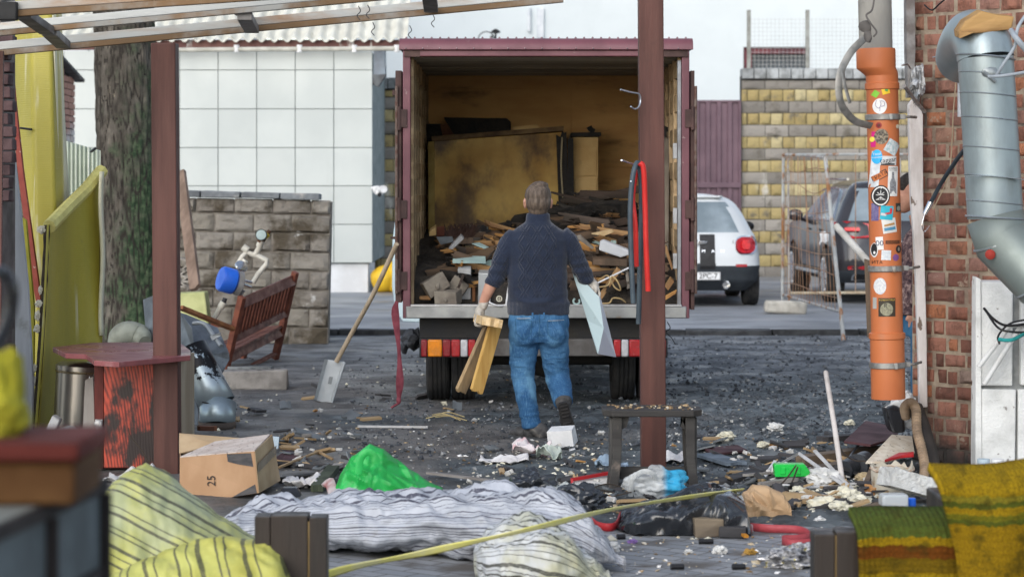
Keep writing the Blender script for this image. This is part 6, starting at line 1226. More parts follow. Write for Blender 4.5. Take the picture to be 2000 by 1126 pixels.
# ================================================================ RIGHT SIDE: pipes on the wall
mor=M('pvc_orange',(.5,.155,.055),(.44,.13,.045),sc=2,c3=(.36,.18,.11),sc3=3,lo3=.6,hi3=.8,st3=(1,1,.5),rough=.45,bump=.04,spec=.4)
YO=13.6; pr_=px(31,YO); 
t=thing('drain_pipe','orange plastic drainpipe covered in stickers, held to the wall by metal clamps','pipe',P(1735,778,YO),local=True); LZ=t.location.z
tilt=(1735-1722)/(778-120); t.rotation_euler=(0,-math.atan(tilt),0)
def lz(y): return P(0,y,YO).z-LZ
b=MB(); b.lathe([(pr_*1.06,0),(pr_*1.07,.004),(pr_*1.07,lz(700)),(pr_*1.07,lz(662)),(pr_*1.14,lz(660)),(pr_*1.14,lz(650)),(pr_*1.0,lz(648)),(pr_*1.0,lz(176)),(pr_*1.08,lz(174)),(pr_*1.08,lz(163)),(pr_*1.01,lz(161)),(pr_*1.01,lz(148))],(0,0,0),n=48,cap=False); b.build('pipe',mor,t,smooth=40)
dx=-px(11,YO)
b=MB()
def col(u,v):
    prof=[(1.01,0,148),(1.14,.45,140),(1.22,.95,134),(1.23,1,132),(1.23,1,98),(1.19,1,95),(1.1,1,95)]; k=v*6; i=min(5,int(k)); f=k-i; q=[prof[i][m]+(prof[i+1][m]-prof[i][m])*f for m in range(3)]
    a=2*math.pi*u; return V((dx*q[1]+pr_*q[0]*math.cos(a),pr_*q[0]*math.sin(a),lz(q[2])))
b.grid(col,48,6,wrap=True); b.build('socket',mor,t,smooth=50)
mcl=M('clamp_zinc',(.33,.33,.32),(.2,.19,.18),sc=14,c3=(.28,.17,.09),lo3=.6,rough=.5,metal=.6,bump=.2)
for y,fx in ((229,1.0),(524,1.02),(712,1.07)):
    b=MB(); z=lz(y); b.lathe([(pr_*fx+.002,z-.018),(pr_*fx+.009,z-.016),(pr_*fx+.009,z+.016),(pr_*fx+.002,z+.018)],(0,0,0),n=40,cap=False)
    b.box((.03,-pr_*fx-.012,z),(.02,.02,.035)); b.tube([(pr_,0,z),(pr_+.06,.0,z),(pr_+.13,.15,z)],.009,8); b.box((pr_+.02,0,z),(.04,.03,.03)); b.build('clamp',mcl,t,bev=.003)
# stickers: thin pieces bent round the pipe
stk=t
def wrap(px_,py_,lift): # photo position -> point on the pipe
    z=lz(py_); cx0=1735-(778-py_)*tilt; s=max(-1.,min(1.,(px_-cx0)/31.)); a=math.asin(s); rr=pr_*(1.0)+lift
    return V((rr*math.sin(a),-rr*math.cos(a),z))
def sticker(pts,colr,lab=None,lift=.0015,c2=None,sc=20):
    b=MB(); n_=len(pts); cx_=sum(p[0] for p in pts)/n_; cy_=sum(p[1] for p in pts)/n_; K=5; rings=[[b.v(wrap(cx_+(x-cx_)*k/K,cy_+(y-cy_)*k/K,lift)) for x,y in pts] for k in range(1,K+1)]; m=b.v(wrap(cx_,cy_,lift))
    for i in range(n_):
        j=(i+1)%n_; b.f((m,rings[0][i],rings[0][j]))
        for k in range(K-1): b.f((rings[k][i],rings[k+1][i],rings[k+1][j],rings[k][j]))
    nm='st_%d_%d_%d_%s'%(*[int(255*x) for x in colr],bool(c2)); return b.build('sticker',M(nm,colr,c2 or tuple(.88*x for x in colr),sc=sc,rough=.5,bump=.05),stk,label=lab)
def stext(par,txt,cx_,cy_,size,ang,colr,sx=1.):
    b=MB(); ca,sa=math.cos(R(ang)),math.sin(R(ang)); b.text(txt,size,None,warp=lambda p:wrap(cx_+(p.x*sx*ca-p.y*sa),cy_-(p.x*sx*sa+p.y*ca),.0035)); b.build('lettering',M('ink_%d_%d_%d'%tuple(int(255*x) for x in colr),colr,bump=0),par,smooth=0)
def circ(cx_,cy_,rx,ry_=None,n_=24): return [(cx_+rx*math.cos(2*math.pi*i/n_),cy_+(ry_ or rx)*math.sin(2*math.pi*i/n_)) for i in range(n_)]
def quad(cx_,cy_,w,h,a): ca,sa=math.cos(R(a)),math.sin(R(a)); return [(cx_+x*ca-y*sa,cy_+x*sa+y*ca) for ((x1,y1),(x2,y2)) in zip(((-w/2,-h/2),(w/2,-h/2),(w/2,h/2),(-w/2,h/2)),((w/2,-h/2),(w/2,h/2),(-w/2,h/2),(-w/2,-h/2))) for k in range(5) for x,y in ((x1+(x2-x1)*k/5,y1+(y2-y1)*k/5),)]
K_=(.02,.02,.022); Wt=(.75,.75,.74)
sticker(quad(1706,184,11,12,35),(.2,.5,.05),'green square sticker'); s_=sticker(quad(1725,179,15,12,-15),(.75,.5,.03),'yellow sticker'); sticker(quad(1726,177,6,5,20),(.1,.3,.08),lift=.003)
s_=sticker(circ(1714,208,13,15),Wt,'round white sticker with a line drawing'); b=MB()
for pts in ([(1708,196),(1706,206),(1712,212),(1716,205),(1714,197)],[(1716,198),(1722,200),(1722,207),(1716,209)],[(1714,209),(1714,218)]):
    b.tube(spline([wrap(x,y,.003) for x,y in pts],4),.0014,5)
b.build('line_drawing',M('ink_purple',(.2,.15,.3)),s_)
s_=sticker(circ(1712,245,5.5,6),(.3,.03,.03),'round red sticker'); sticker(circ(1712,245,3,3.5),(.12,.02,.02),lift=.003)
sticker(quad(1703,272,8,30,3),(.6,.02,.2),'magenta sticker'); sticker(circ(1701,272,4,5),(.8,.7,.1),lift=.003)
sticker(quad(1706,330,16,70,4),(.68,.7,.72),'long pale torn sticker',c2=(.5,.53,.56)); sticker(quad(1738,288,26,26,30),(.6,.62,.63),'grey white square sticker',c2=(.3,.42,.45),sc=60)
s_=sticker(circ(1717,267,13,15),(.05,.045,.04),'round dark photo sticker',lift=.0028,c2=(.3,.25,.18),sc=70)
s_=sticker(circ(1709,306,9.5,14),(.04,.42,.78),'round blue sticker',lift=.003); stext(s_,'Твой',1709,301,6,5,Wt); stext(s_,'подарок',1709,307,4.6,5,Wt)
s_=sticker(quad(1730,314,32,18,2),(.6,.61,.62),'white tag sticker',lift=.0022); stext(s_,'taggar',1730,313,13,6,K_); sticker(quad(1729,321,26,3,0),K_,lift=.0035)
s_=sticker(quad(1714,343,31,14,-28),K_,'black framed orange sticker'); sticker(quad(1714,343,27.5,11,-28),(.5,.15,.045),lift=.0028); stext(s_,'ГРАТА',1714,343,9.5,28,K_)
s_=sticker(quad(1739,354,20,58,2),(.7,.7,.69),'white sticker with a bottle drawing'); bt=[(1737,336),(1741,336),(1741.5,348),(1745,356),(1746,378),(1733,378),(1733,356),(1736.5,348)]; sticker(bt,(.3,.31,.33),lift=.003,c2=(.12,.12,.13),sc=200); stext(s_,'САМЫЕ',1739,329,4.4,0,K_); stext(s_,'ЧЕСТНЫЕ',1739,333,3.4,0,K_)
s_=sticker(circ(1716,382,17,21),K_,'round black and white emblem sticker',lift=.0022); sticker(circ(1716,382,14.8,18.4),Wt,lift=.003); sticker(circ(1716,382,12.8,16),K_,lift=.0038)
b=MB(); ct=lambda x,y:wrap(x,y,.0055)
for pts in ([(1708,380),(1722,380)],[(1710,389),(1716,384),(1722,389)],[(1710,375),(1716,380),(1722,375)],[(1716,371),(1716,380)],[(1708,389),(1724,389)],[(1716,384),(1716,389)],[(1716,368),(1718,366)]): b.tube([ct(*p) for p in pts],.0026,6)
b.build('emblem',M('ink_white',(.75,.75,.74)),s_)
sticker(quad(1706,413,12,34,0),(.1,.08,.22),'dark violet torn sticker',c2=(.2,.18,.3),sc=60); s_=sticker(quad(1727,415,24,27,5),(.03,.4,.52),'turquoise picture sticker',lift=.0026); sticker(quad(1730,416,13,4,-10),(.5,.05,.06),lift=.0036); sticker(quad(1721,418,10,5,10),(.55,.57,.6),lift=.0036); sticker(circ(1735,410,2.5,5),(.55,.04,.05),lift=.0036)
s_=sticker(quad(1751,405,12,17,0),(.04,.045,.04),'small black square sticker'); sticker(circ(1751,407,4,5),(.25,.26,.22),lift=.003)
s_=sticker(quad(1732,440,27,28,-8),(.62,.62,.6),'white picture sticker'); sticker(quad(1733,446,22,6,-8),(.08,.25,.4),lift=.003); sticker(quad(1732,438,20,4,-12),(.4,.22,.08),lift=.003)
s_=sticker(quad(1714,474,13,25,-4),Wt,'white shield sticker'); stext(s_,'00',1714,474,14,0,(.1,.12,.2))
s_=sticker(circ(1705,487,6,14),Wt,'oval alien face sticker'); sticker(circ(1705,486,4.8,12),K_,lift=.003); sticker(circ(1705.5,492,1.8,3),Wt,lift=.004)
s_=sticker(quad(1739,472,29,7,0),(.11,.04,.02),'long narrow brown sticker'); stext(s_,'ІІ ВІВАТ',1739,472,5.5,0,(.35,.13,.05))
s_=sticker(circ(1751,486,6,7.5),K_,'small round black sticker'); sticker(circ(1751,486,2,4),(.3,.25,.2),lift=.003)
sticker(quad(1726,497,18,19,3),(.66,.67,.67),'white cloud shaped sticker',c2=(.5,.55,.6),sc=80); sticker(circ(1745,502,6.5,6.5),(.2,.08,.25),'round purple sticker')
b=MB(); b.text('ИТА',9,None,warp=lambda p:wrap(1710+p.x,511-p.y,.002)); b.build('lettering',M('ink_dark',K_),stk,smooth=0)
s_=sticker(circ(1715,557,11,16),(.68,.69,.69),'round white sticker with faint drawing',c2=(.5,.52,.56),sc=90)
s_=sticker(quad(1728,598,32,36,0),(.045,.035,.025),'black square sticker with a pale disc'); sticker(circ(1727,602,12,12.5),(.3,.29,.2),lift=.003,c2=(.18,.17,.12),sc=90); stext(s_,'R',1725,595,11,0,K_); stext(s_,'РОМАНТИКА',1728,584,4.6,0,(.6,.4,.08))
sticker(quad(1706,590,6,22,0),(.4,.4,.38),'narrow grey sticker remnant')
b=MB(); b.lathe([(0,0),(.012,.0),(.012,.004),(0,.006)],wrap(1749,248,.001),(.5,-.8,0),12); b.build('screw',M('screw_pale',(.55,.5,.4),metal=.5),t)
# grey upper pipe
b=MB(); b.lathe([(px(32.5,YO),lz(110)),(px(32.5,YO),lz(-200))],(dx,0,0),n=40); o=b.build('downpipe',M('asbestos_pipe',(.33,.32,.29),(.24,.23,.21),sc=4,st=(1,1,.4),c3=(.1,.095,.09),sc3=4,lo3=.6,hi3=.72,rough=.85,bump=.4),None,off=V((0,0,0))); o.location=t.location; o.rotation_euler=t.rotation_euler; o['label']='weathered grey pipe coming down into the orange drainpipe'; o['category']='pipe'
b=MB(); b.tube(spline([P(1708,-5,13.3),P(1703,20,13.28),P(1692,30,13.27),P(1700,45,13.27),P(1712,62,13.27),P(1706,72,13.27)],6),.006,6); b.ico(P(1691,52,13.3),(.04,.02,.035),2,.5); b.ico(P(1696,70,13.3),(.025,.02,.04),2,.5); solo(b,'torn_rag','dry torn strands stuck to the grey pipe','strand',M('strand_grey',(.13,.12,.115),(.07,.065,.06)))
b=MB(); pts=spline([P(1688,75,13.4),P(1660,105,13.35),P(1640,150,13.3),P(1642,200,13.3),P(1668,235,13.4),P(1702,246,13.5)],8); b.tube(pts,[(.022,.005)]*len(pts),8,up=(0,1,0)); b.tube(spline([P(1646,140,13.25),P(1650,165,13.24),P(1660,202,13.25)],5),[(.014,.004)]*11,8); solo(b,'metal_strap','loose curved metal strap bowing out from the orange drainpipe','strap',M('strap_steel',(.2,.2,.19),(.33,.32,.3),sc=14,rough=.5,metal=.5))
b=MB(); b.tube(spline([P(1762,128,13.6),P(1772,126,13.7),P(1778,134,13.9)],5),.006,6); b.tube(spline([P(1766,168,13.7),P(1790,200,13.95),P(1806,218,14.1)],5),.012,6); b.ico(P(1792,160,14.3),(.04,.04,.11),4,.6,2.5,1,crease=1.5); solo(b,'foil_bracket','crumpled silver foil and bracket between pipe and brick wall','bracket',M('foil_grey',(.45,.46,.47),(.25,.25,.25),sc=14,rough=.4,metal=.6,bump=.5))
# galvanised ventilation duct
YV=12.8; rv_=px(54,YV)
t=thing('ventilation_duct','big galvanised spiral ventilation duct with elbows at the top and bottom, on the brick wall','duct',P(1935,430,YV))
mzv=M('zinc_duct',(.3,.36,.385),(.24,.29,.31),sc=1.5,c3=(.19,.22,.225),sc3=3,lo3=.55,hi3=.75,st3=(1,1,.3),rough=.42,rv=.08,metal=.45,bump=.03)
a=P(1925,112,YV); c_=P(1944,425,YV); dirn=(c_-a).normalized()
b=MB(); b.tube([a,c_],rv_,48,cap=False); b.build('spiral_tube',mzv,t,smooth=60)
for y in (145,185,232,290,345,395):
    f=(y-112)/(425-112); p=a.lerp(c_,f); b=MB(); b.tube(arc(p,rv_+.001,0,6.283,40,V((1,0,-.09)).normalized(),V((0,1,0))),.004,6,cap=False); b.build('spiral_seam',M('zinc_seam',(.36,.4,.42),metal=.7,rough=.35),t)
b=MB(); b.tube(spline([a+V((0,0,-.01)),P(1921,92,YV+.02),P(1912,76,YV+.11),P(1898,74,YV+.25),P(1886,92,YV+.45),P(1880,112,YV+.7)],4),rv_*1.02,40); b.build('elbow',mzv,t,smooth=50)
b=MB(); b.tube(arc(a,rv_*1.04,0,6.283,40,V((1,0,-.1)).normalized(),V((0,1,0))),.006,6,cap=False); b.build('collar',M('zinc_seam',(.3,.3,.3)),t)
e0=c_; e1=P(1957,470,YV-.02); e2=P(2030,545,YV-.15); e3=P(2130,590,YV-.2)
b=MB(); b.tube([e0,e1,e2,e3],[rv_*1.03,rv_*1.04,rv_*1.04,rv_*1.04],40,cap=False); b.build('segmented_elbow',M('zinc_bend',(.24,.28,.27),(.18,.21,.2),sc=2,rough=.45,metal=.45,bump=.03),t,smooth=20,solid=.004)
for p,d in ((e0,V((1,0,-.06))),(e1,V((.9,0,.35))),(e2,V((.75,0,.6)))):
    b=MB(); b.tube(arc(p,rv_*1.05,0,6.283,40,d.normalized(),V((0,1,0))),.007,6,cap=False); b.build('elbow_seam',M('zinc_seam',(.3,.3,.3)),t)
b=MB(); b.lathe([(.026,0),(.028,.01),(.02,.016),(0,.018)],P(1934,497,YV-rv_*1.03),(-.2,-1,.1),18); b.build('rubber_plug',M('plug_red',(.3,.03,.02),(.15,.02,.015)),t)
b=MB(); pts=[P(1888,345,YV-.13),P(1915,343,YV-rv_-.004),P(1960,346,YV-rv_-.004),P(2010,352,YV-.12)]; b.tube(spline(pts,5),[(.003,.018)]*16,8,up=(0,1,0)); b.build('perforated_band',M('band_steel',(.55,.6,.6),(.4,.44,.44),sc=40,metal=.6,rough=.4),t)
b=MB(); b.tube([P(1920,140,YV-rv_-.01),P(1945,160,YV-rv_-.01)],.01,8); b.ico(P(1935,142,YV-rv_),(.05,.012,.03),2,.3); b.build('bracket',M('bracket_zinc',(.3,.33,.34),metal=.6,rough=.4),t)
b=MB(); b.prism([P(1872,62,YV-.1),P(1885,42,YV-.1),P(1918,22,YV-.1),P(1950,30,YV-.1),P(1981,33,YV-.1),P(1975,58,YV-.1),P(1925,64,YV-.12),P(1900,66,YV-.14),P(1874,76,YV-.14)],(0,.14,.02)); solo(b,'wood_wedge','rough wooden wedge jammed on top of the ventilation duct','wedge',wood('wedge_wood',(.4,.24,.09),(.2,.11,.045),ax=0,c3=(.1,.055,.03),lo3=.58),smooth=0,bev=.006)
def cable(lab,pts,r,mm,name='cable'):
    b=MB(); b.tube(spline([P(*p) for p in pts],8),r,8); return solo(b,name,lab,'cable',mm)
mgc=M('cable_grey',(.32,.36,.4),(.24,.27,.3),rough=.5)
cable('grey cable looping over the upper right of the ventilation duct',[(2010,20,12.5),(1988,55,12.45),(1982,90,12.45),(1960,125,12.45),(1945,150,12.5)],.009,mgc)
cable('grey cable running left to right across the duct top',[(1930,150,12.5),(1960,148,12.45),(2010,140,12.4)],.009,mgc)
cable('thick grey cable at the top right corner beside the duct',[(1975,60,12.5),(1985,75,12.4),(2010,105,12.4)],.016,mgc)
cable('dark blue cable hanging from the duct down to the jamb board with a metal connector',[(1890,285,13.2),(1870,310,13.6),(1840,355,13.9),(1818,395,14.0)],.013,M('cable_navy',(.05,.07,.09)))
b=MB(); b.tube([P(1818,395,14.0),P(1806,418,14.0)],[.02,.014],12); b.tube(spline([P(1806,418,14.0),P(1801,440,14.0),P(1806,452,14.0),P(1815,440,14.0)],5),.004,6); solo(b,'connector','steel hose connector with a wire loop at the end of the dark blue cable','connector',mchrome)
cable('thin tan wire running down the bricks beside the dark blue cable',[(1868,150,14.2),(1862,220,14.1),(1858,300,14.0),(1850,350,13.95),(1822,410,13.95)],.004,M('wire_tan',(.38,.3,.2)))
b=MB(); b.prism([P(1872,158,13.9),P(1879,158,13.9),P(1879,228,13.9),P(1872,228,13.9)],(0,.03,0)); solo(b,'white_trunking','short piece of white cable trunking on the bricks left of the duct','trunking',M('trunk_white',(.65,.68,.72)),smooth=0)
cable('black cable bundle drooping from the right edge onto the white blocks',[(1922,602,13.4),(1940,622,13.3),(1965,635,13.2),(2010,632,13.1)],.008,mplas)
cable('second black cable curling over the white blocks',[(1925,606,13.4),(1950,640,13.3),(1980,648,13.25),(2010,648,13.1)],.007,mplas)
cable('black cable loop hanging lowest on the white blocks',[(1952,672,13.3),(1950,655,13.3),(1972,632,13.25),(2012,622,13.1)],.006,mplas)
cable('turquoise cable end lying over the white conduits',[(1950,662,13.3),(1968,664,13.28),(1985,660,13.25),(2010,645,13.1)],.011,M('cable_teal',(.03,.32,.32)))
for k,(p_,lab) in enumerate(((((1912,716),(1962,650)),'upper white plastic conduit slanting across the white blocks'),(((1922,750),(1985,650)),'lower white plastic conduit slanting across the white blocks'))):
    b=MB(); b.tube([P(*p_[0],13.42),P(*p_[1],13.42)],.0145,14); b.tube([P(*p_[1],13.42),P(p_[1][0]+10,p_[1][1]-14,13.4),P(p_[1][0]+40,p_[1][1]-20,13.35)],.0145,12); solo(b,'conduit',lab,'conduit',M('conduit_white',(.62,.63,.63),(.5,.5,.49),sc=6,rough=.5))
cable('dark twisted wires at the very top of the brick wall',[(1805,10,14.3),(1820,20,14.25),(1835,8,14.2),(1850,-5,14.15)],.005,mplas)
cable('thin loose wire across the bricks left of the duct',[(1822,112,14.2),(1840,108,14.1),(1865,96,14.0),(1880,85,13.9)],.004,mgc)
# ================================================================ RUBBISH ON THE GROUND
def zg(x,y): return max(0.,yard_h(x,y)) if y>11.9 else 0.
def gp(px_,py_,h=0.): g=G(px_,py_); g.z=zg(g.x,g.y)+h; return g
# stool
mst2=wood('stool_dark',(.05,.047,.044),(.03,.028,.027),ax=0,sc=10,c3=(.16,.13,.11),lo3=.64,rough=.6)
YS=13.0
t=thing('stool','dark weathered wooden stool with slotted plank legs behind the right post','stool',P(1275,970,YS)); zt=P(0,800,YS).z
def s2(x,y,d=0): return P(x,y,YS)+V((0,d,0))
b=MB(); xa,xb=s2(1178,0).x,s2(1372,0).x; c_=.05
b.prism([V((x,y,zt-.038)) for x,y in ((xa+c_,YS-.02),(xb-c_,YS-.02),(xb,YS+.04),(xb,YS+.26),(xb-c_,YS+.31),(xa+c_,YS+.31),(xa,YS+.26),(xa,YS+.04))],(0,0,.038)); b.build('seat',mst2,t,smooth=0,bev=.006)
for s,xc in ((-1,1213),(1,1342)):
    X=s2(xc,0).x
    for dy,nm in ((.0,'leg'),(.24,'leg')):
        b=MB(); w=.028; b.prism([V((X+s*.02-w,YS+dy+.02,zt-.04)),V((X+s*.02+w,YS+dy+.02,zt-.04)),V((X+s*.022+w*.9,YS+dy+.02,zt-.28)),V((X+s*.045+w,YS+dy+.02,.0)),V((X+s*.045-w,YS+dy+.02,.0)),V((X+s*.022-w*.9,YS+dy+.02,zt-.28))],(0,.04,0)); b.build(nm,mst2,t,smooth=0,bev=.004)
    b=MB(); b.box((X+s*.045,YS+.15,zt-.22),(.03,.2,.34)); pn=b.build('leg_panel',M('stool_panel',(.085,.083,.08),(.05,.049,.048),sc=5,st=(1,1,.2)),t,smooth=0,bev=.003)
    b=MB(); b.prism([V((X-s*.012-.02,YS+.05,zt-.04)),V((X-s*.03+.02,YS+.05,zt-.04)),V((X-s*.035,YS+.05,zt-.1)),V((X-s*.0,YS+.05,zt-.12))],(0,.03,0)); b.build('corner_bracket',mst2,t,smooth=0)
b=MB(); b.box(((s2(1213,0).x+s2(1342,0).x)/2,YS+.15,.1),(s2(1342,0).x-s2(1213,0).x,.03,.07)); b.build('stretcher',mst2,t,smooth=0,bev=.003)
b=MB(); r=random.Random(12)
for i in range(70): b.tone=r.random()**2*.7; x,y=r.uniform(xa+.03,xb-.03),YS+r.uniform(.0,.28); s_=r.uniform(.004,.013); b.box((x,y,zt+s_*.35),(s_*r.uniform(1,3),s_,s_*.7),(r.uniform(-.3,.3),0,r.uniform(0,3)))
o=b.build('wood_crumbs',mchip,None,smooth=0,off=V((0,0,0))); o['kind']='stuff'; o['label']='crumbs of rotten wood lying on the stool seat'; o['category']='rubble'
# cardboard box
mcard=M('cardboard',(.40,.25,.145),(.34,.205,.115),sc=5,c3=(.22,.14,.09),sc3=3,lo3=.64,rough=.85,bump=.08,st=(1,1,.6))
mcard2=M('cardboard_pale',(.47,.35,.22),(.38,.27,.16),sc=4,c3=(.25,.17,.11),sc3=5,lo3=.64,rough=.85,bump=.1)
YB=12.78; t=thing('cardboard_box','torn brown cardboard box marked 25 with a dusty open flap, by the left post','box',P(445,960,YB))
A_=P(352,893,YB+.2); B_=P(497,881,YB-.05); C_=P(505,962,YB-.08); D_=P(352,985,YB+.15); E_=P(531,848,YB+.4); F_=P(547,938,YB+.45); H_=P(352,880,YB+.55)
b=MB(); b.f([b.v(p) for p in (A_,B_,C_,D_)]); fr_=b.build('front_side',mcard,t,smooth=0,solid=.006)
b=MB(); b.f([b.v(p) for p in (B_,E_,F_,C_)]); b.build('right_side',mcard2,t,smooth=0,solid=.006)
b=MB(); b.f([b.v(p) for p in (A_,H_,P(352,895,YB+.56),D_)]); b.f([b.v(p) for p in (H_,E_,F_,P(352,940,YB+.6))]); b.build('back_side',mcard,t,smooth=0,solid=.006)
n=N('dusty_flap'); co=n.co(); c=n.mix(n.ss(n.noise(co,10,6),.4,.6),(.55,.49,.45),(.45,.38,.34)); c=n.mix(n.ss(n.noise(co,55,3,.6),.62,.66),c,(.07,.05,.045)); mflap=n.out(c,.9)
b=MB(); b.f([b.v(p) for p in (A_+V((0,0,.004)),B_+V((0,0,.004)),E_+V((-.01,0,.0)),P(420,862,YB+.45))]); b.build('dusty_top',mflap,t,smooth=0,solid=.006)
b=MB(); b.f([b.v(p) for p in (P(350,846,YB+.65),P(475,856,YB+.6),P(420,868,YB+.5),P(350,885,YB+.45))]); b.build('back_flap',mcard2,t,smooth=0,solid=.006)
un=(B_-A_).normalized(); upn=(A_-D_).normalized(); nn=un.cross(upn).normalized()
if nn.y>0: nn=-nn
def onf(px_,py_,l=.005):
    f=(px_-352)/(501-352); tp=A_.lerp(B_,f); bt_=D_.lerp(C_,f); ty=893+(881-893)*f; by=985+(962-985)*f; return tp.lerp(bt_,(py_-ty)/(by-ty))+nn*l
b=MB(); b.text('25',.072,None,warp=lambda p:onf(415-p.y*F/YB*.9,938-p.x*F/YB*.86,.006)); b.build('printed_number',M('ink_black',(.03,.025,.025),bump=0),fr_,smooth=0)
for pts in ([(447,886),(495,884),(497,911),(468,906),(448,901)],[(497,945),(499,962),(452,970)]):
    b=MB(); b.f([b.v(onf(*p)) for p in pts]); b.build('black_tape',M('tape_black',(.035,.035,.04),(.08,.075,.075),sc=12,st=(.3,1,2),rough=.5,bump=.3),fr_,smooth=0)
for a_,b__ in (((.0,.30),(1.,.26)),): 
    b=MB(); p0=B_.lerp(C_,.52); p1=E_.lerp(F_,.42); q=V((.006,-.006,0)); b.f([b.v(p) for p in (p0+q,p1+q,p1+q+V((0,0,.05)),p0+q+V((0,0,.05)))]); b.build('clear_tape',M('tape_clear',(.33,.27,.2),rough=.25,bump=0),t,smooth=0)
b=MB(); b.prism([P(532,852,13.9),P(545,853,13.9),P(543,875,13.9),P(535,878,13.9)],(0,.03,0)); solo(b,'plastic_tub','small pale blue tub showing behind the cardboard box','tub',M('tub_blue',(.45,.55,.62)),smooth=0)
# ---- striped woven bags
def stripes(name,base,base2,dark,seq,rep,fine=.0):
    n=N(name); uv=n.sep(n.co('UV')); w=n.math('ADD',uv[1],n.math('MULTIPLY',n.math('SUBTRACT',n.noise(n.co('UV',(3,3,3)),1.5,3),.5),.02))
    f=n.math('FRACT',n.math('MULTIPLY',w,rep)); st=[(0,(0,0,0))]
    for p,h in seq: st+= [(p,(1,1,1)),(p+h,(0,0,0))]
    msk=n.ramp(f,st,'CONSTANT'); co=n.co('UV',(6,40,1)); 
    c=n.mix(n.ss(n.noise(n.co(),3.2,6,.6),.38,.64),base,base2); c=n.mix(n.math('MULTIPLY',msk,n.ss(n.noise(n.co('UV',(30,60,1)),3,4),.25,.5,.45,.95)),c,dark)
    c=n.mix(n.math('MULTIPLY',n.ss(n.noise(n.co(),9,7,.7),.56,.75),.5),c,(.2,.18,.15))
    wv=n.math('MULTIPLY',n.math('SINE',n.math('MULTIPLY',uv[0],900)),n.math('SINE',n.math('MULTIPLY',uv[1],700)))
    return n.out(c,.5,spec=.35,bump=n.bump(n.noise(n.co(),14,6,.6),.35,.02,n.bump(wv,.12,.002)))
seqW=[(.05,.03),(.13,.014),(.2,.04),(.27,.01),(.34,.014),(.42,.012),(.52,.035),(.6,.012),(.66,.032),(.73,.01),(.8,.012),(.88,.014)]
mbagw=stripes('woven_white',(.5,.52,.565),(.39,.41,.45),(.06,.06,.085),seqW,6.)
mbagy=stripes('woven_yellow',(.46,.465,.13),(.41,.39,.085),(.09,.09,.05),[(.08,.03),(.2,.02),(.3,.05),(.5,.02),(.58,.02),(.75,.04),(.86,.02)],3.2)
mbags=stripes('woven_grey',(.56,.58,.6),(.46,.45,.3),(.06,.06,.05),seqW,4.)
def fold(p,s=1.,o=0.):
    return s*(.05*nz(p,3.2,o)+.036*crz(p,2.6,int(o)+1,4)+.036*crz(p,5.5,int(o)+2,4)+.016*crz(p,13.,int(o)+3,5)+.018*crf(p,6.5,int(o)+7)+.006*nz(p,26,o))
def bagsurf(path,hh,dd,seed,nu=160,nv=70,tw=0.):
    """a lying filled bag: path gives the axis on the ground, hh height and dd half-depth along it"""
    sp=spline(path,12); hs=spline([V((h,d,0)) for h,d in zip(hh,dd)],12); m=len(sp)-1
    def f(u,v):
        k=u*m; i=min(m-1,int(k)); q=k-i; c_=sp[i].lerp(sp[i+1],q); e=hs[i].lerp(hs[i+1],q); a=math.pi*2*v+R(-100)
        ca,sa=math.cos(a),math.sin(a); end=min(1,u*9,(1-u)*9)**.5
        y=ca*e.y*end*(abs(ca)**-.25 if abs(ca)>.05 else 1); z=e.x*.5*(1+sa*(abs(sa)**-.2 if abs(sa)>.05 else 1)*end)
        p=V((c_.x,c_.y+y,c_.z+z)); k2=fold(V((p.x*1.,p.y*1.2,p.z*1.5)),1.,seed); n_=V((0,ca,sa)); p+=n_*k2
        if p.z<.006: p.z=.006+.002*v
        return p
    return f
YBG=10.95
f1=bagsurf([G(395,1060),G(520,1075)+V((0,0.2,0)),G(680,1080)+V((0,.2,0)),G(850,1080)+V((0,.15,0)),G(1010,1090)+V((0,.12,0)),G(1120,1100)+V((0,.05,0)),G(1222,1118)],[.1,.19,.24,.27,.30,.27,.06],[.2,.3,.36,.40,.42,.36,.12],3.)
b=MB(); b.grid(f1,200,84,2.2,1.,wrap=False); solo(b,'woven_bag','big white woven bag with dark stripes lying full across the foreground','bag',mbagw,smooth=180)
f2=bagsurf([P(925,1120,10.3),P(1000,1128,10.25),P(1100,1140,10.2),P(1195,1150,10.25)],[.19,.27,.25,.05],[.14,.22,.22,.08],8.,)
b=MB(); b.grid(lambda u,v:f2(u,v)+V((0,0,-.0)),90,60,1.,.8); 
for v_ in b.bm.verts: v_.co.z=max(.005,v_.co.z-.02)
solo(b,'woven_bag','smaller greyish yellow see-through striped bag end in front of the big white bag','bag',mbags,smooth=180)
def yb(peaks,Y0,seed,px0,px1,ybot,tw,dpt):
    def f(u,v):
        x=px0+(px1-px0)*u; top=None
        for (a,ya),(c_,yc) in zip(peaks,peaks[1:]):
            if a<=x<=c_+.01: top=ya+(yc-ya)*(.5-.5*math.cos(math.pi*(x-a)/(c_-a))*1.0) if False else ya+(yc-ya)*(x-a)/(c_-a)
        top=top if top is not None else peaks[-1][1]
        a=math.pi*v*1.15-.25
        zt=P(0,top,Y0).z; e=min(1,u*7,(1-u)*10)**.5
        y=Y0-math.cos(a)*dpt*e; z=zt*max(0.,math.sin(max(0,min(math.pi,a))))**.55
        p=V((P(x,0,Y0).x,y,z)); k=fold(V((p.x*1.1+p.z*.7,p.y,p.z-p.x*.5)),.8,seed); p+=V((0,-.6,.5))*k; p.z=max(p.z,.004); return p
    return f
b=MB(); b.grid(yb([(120,1010),(205,960),(250,925),(285,909),(330,930),(420,1008),(500,1056),(560,1092),(640,1150)],9.7,2.,120,640,1126,0,.34),120,60,.9,1.4)
uvl=b.uv
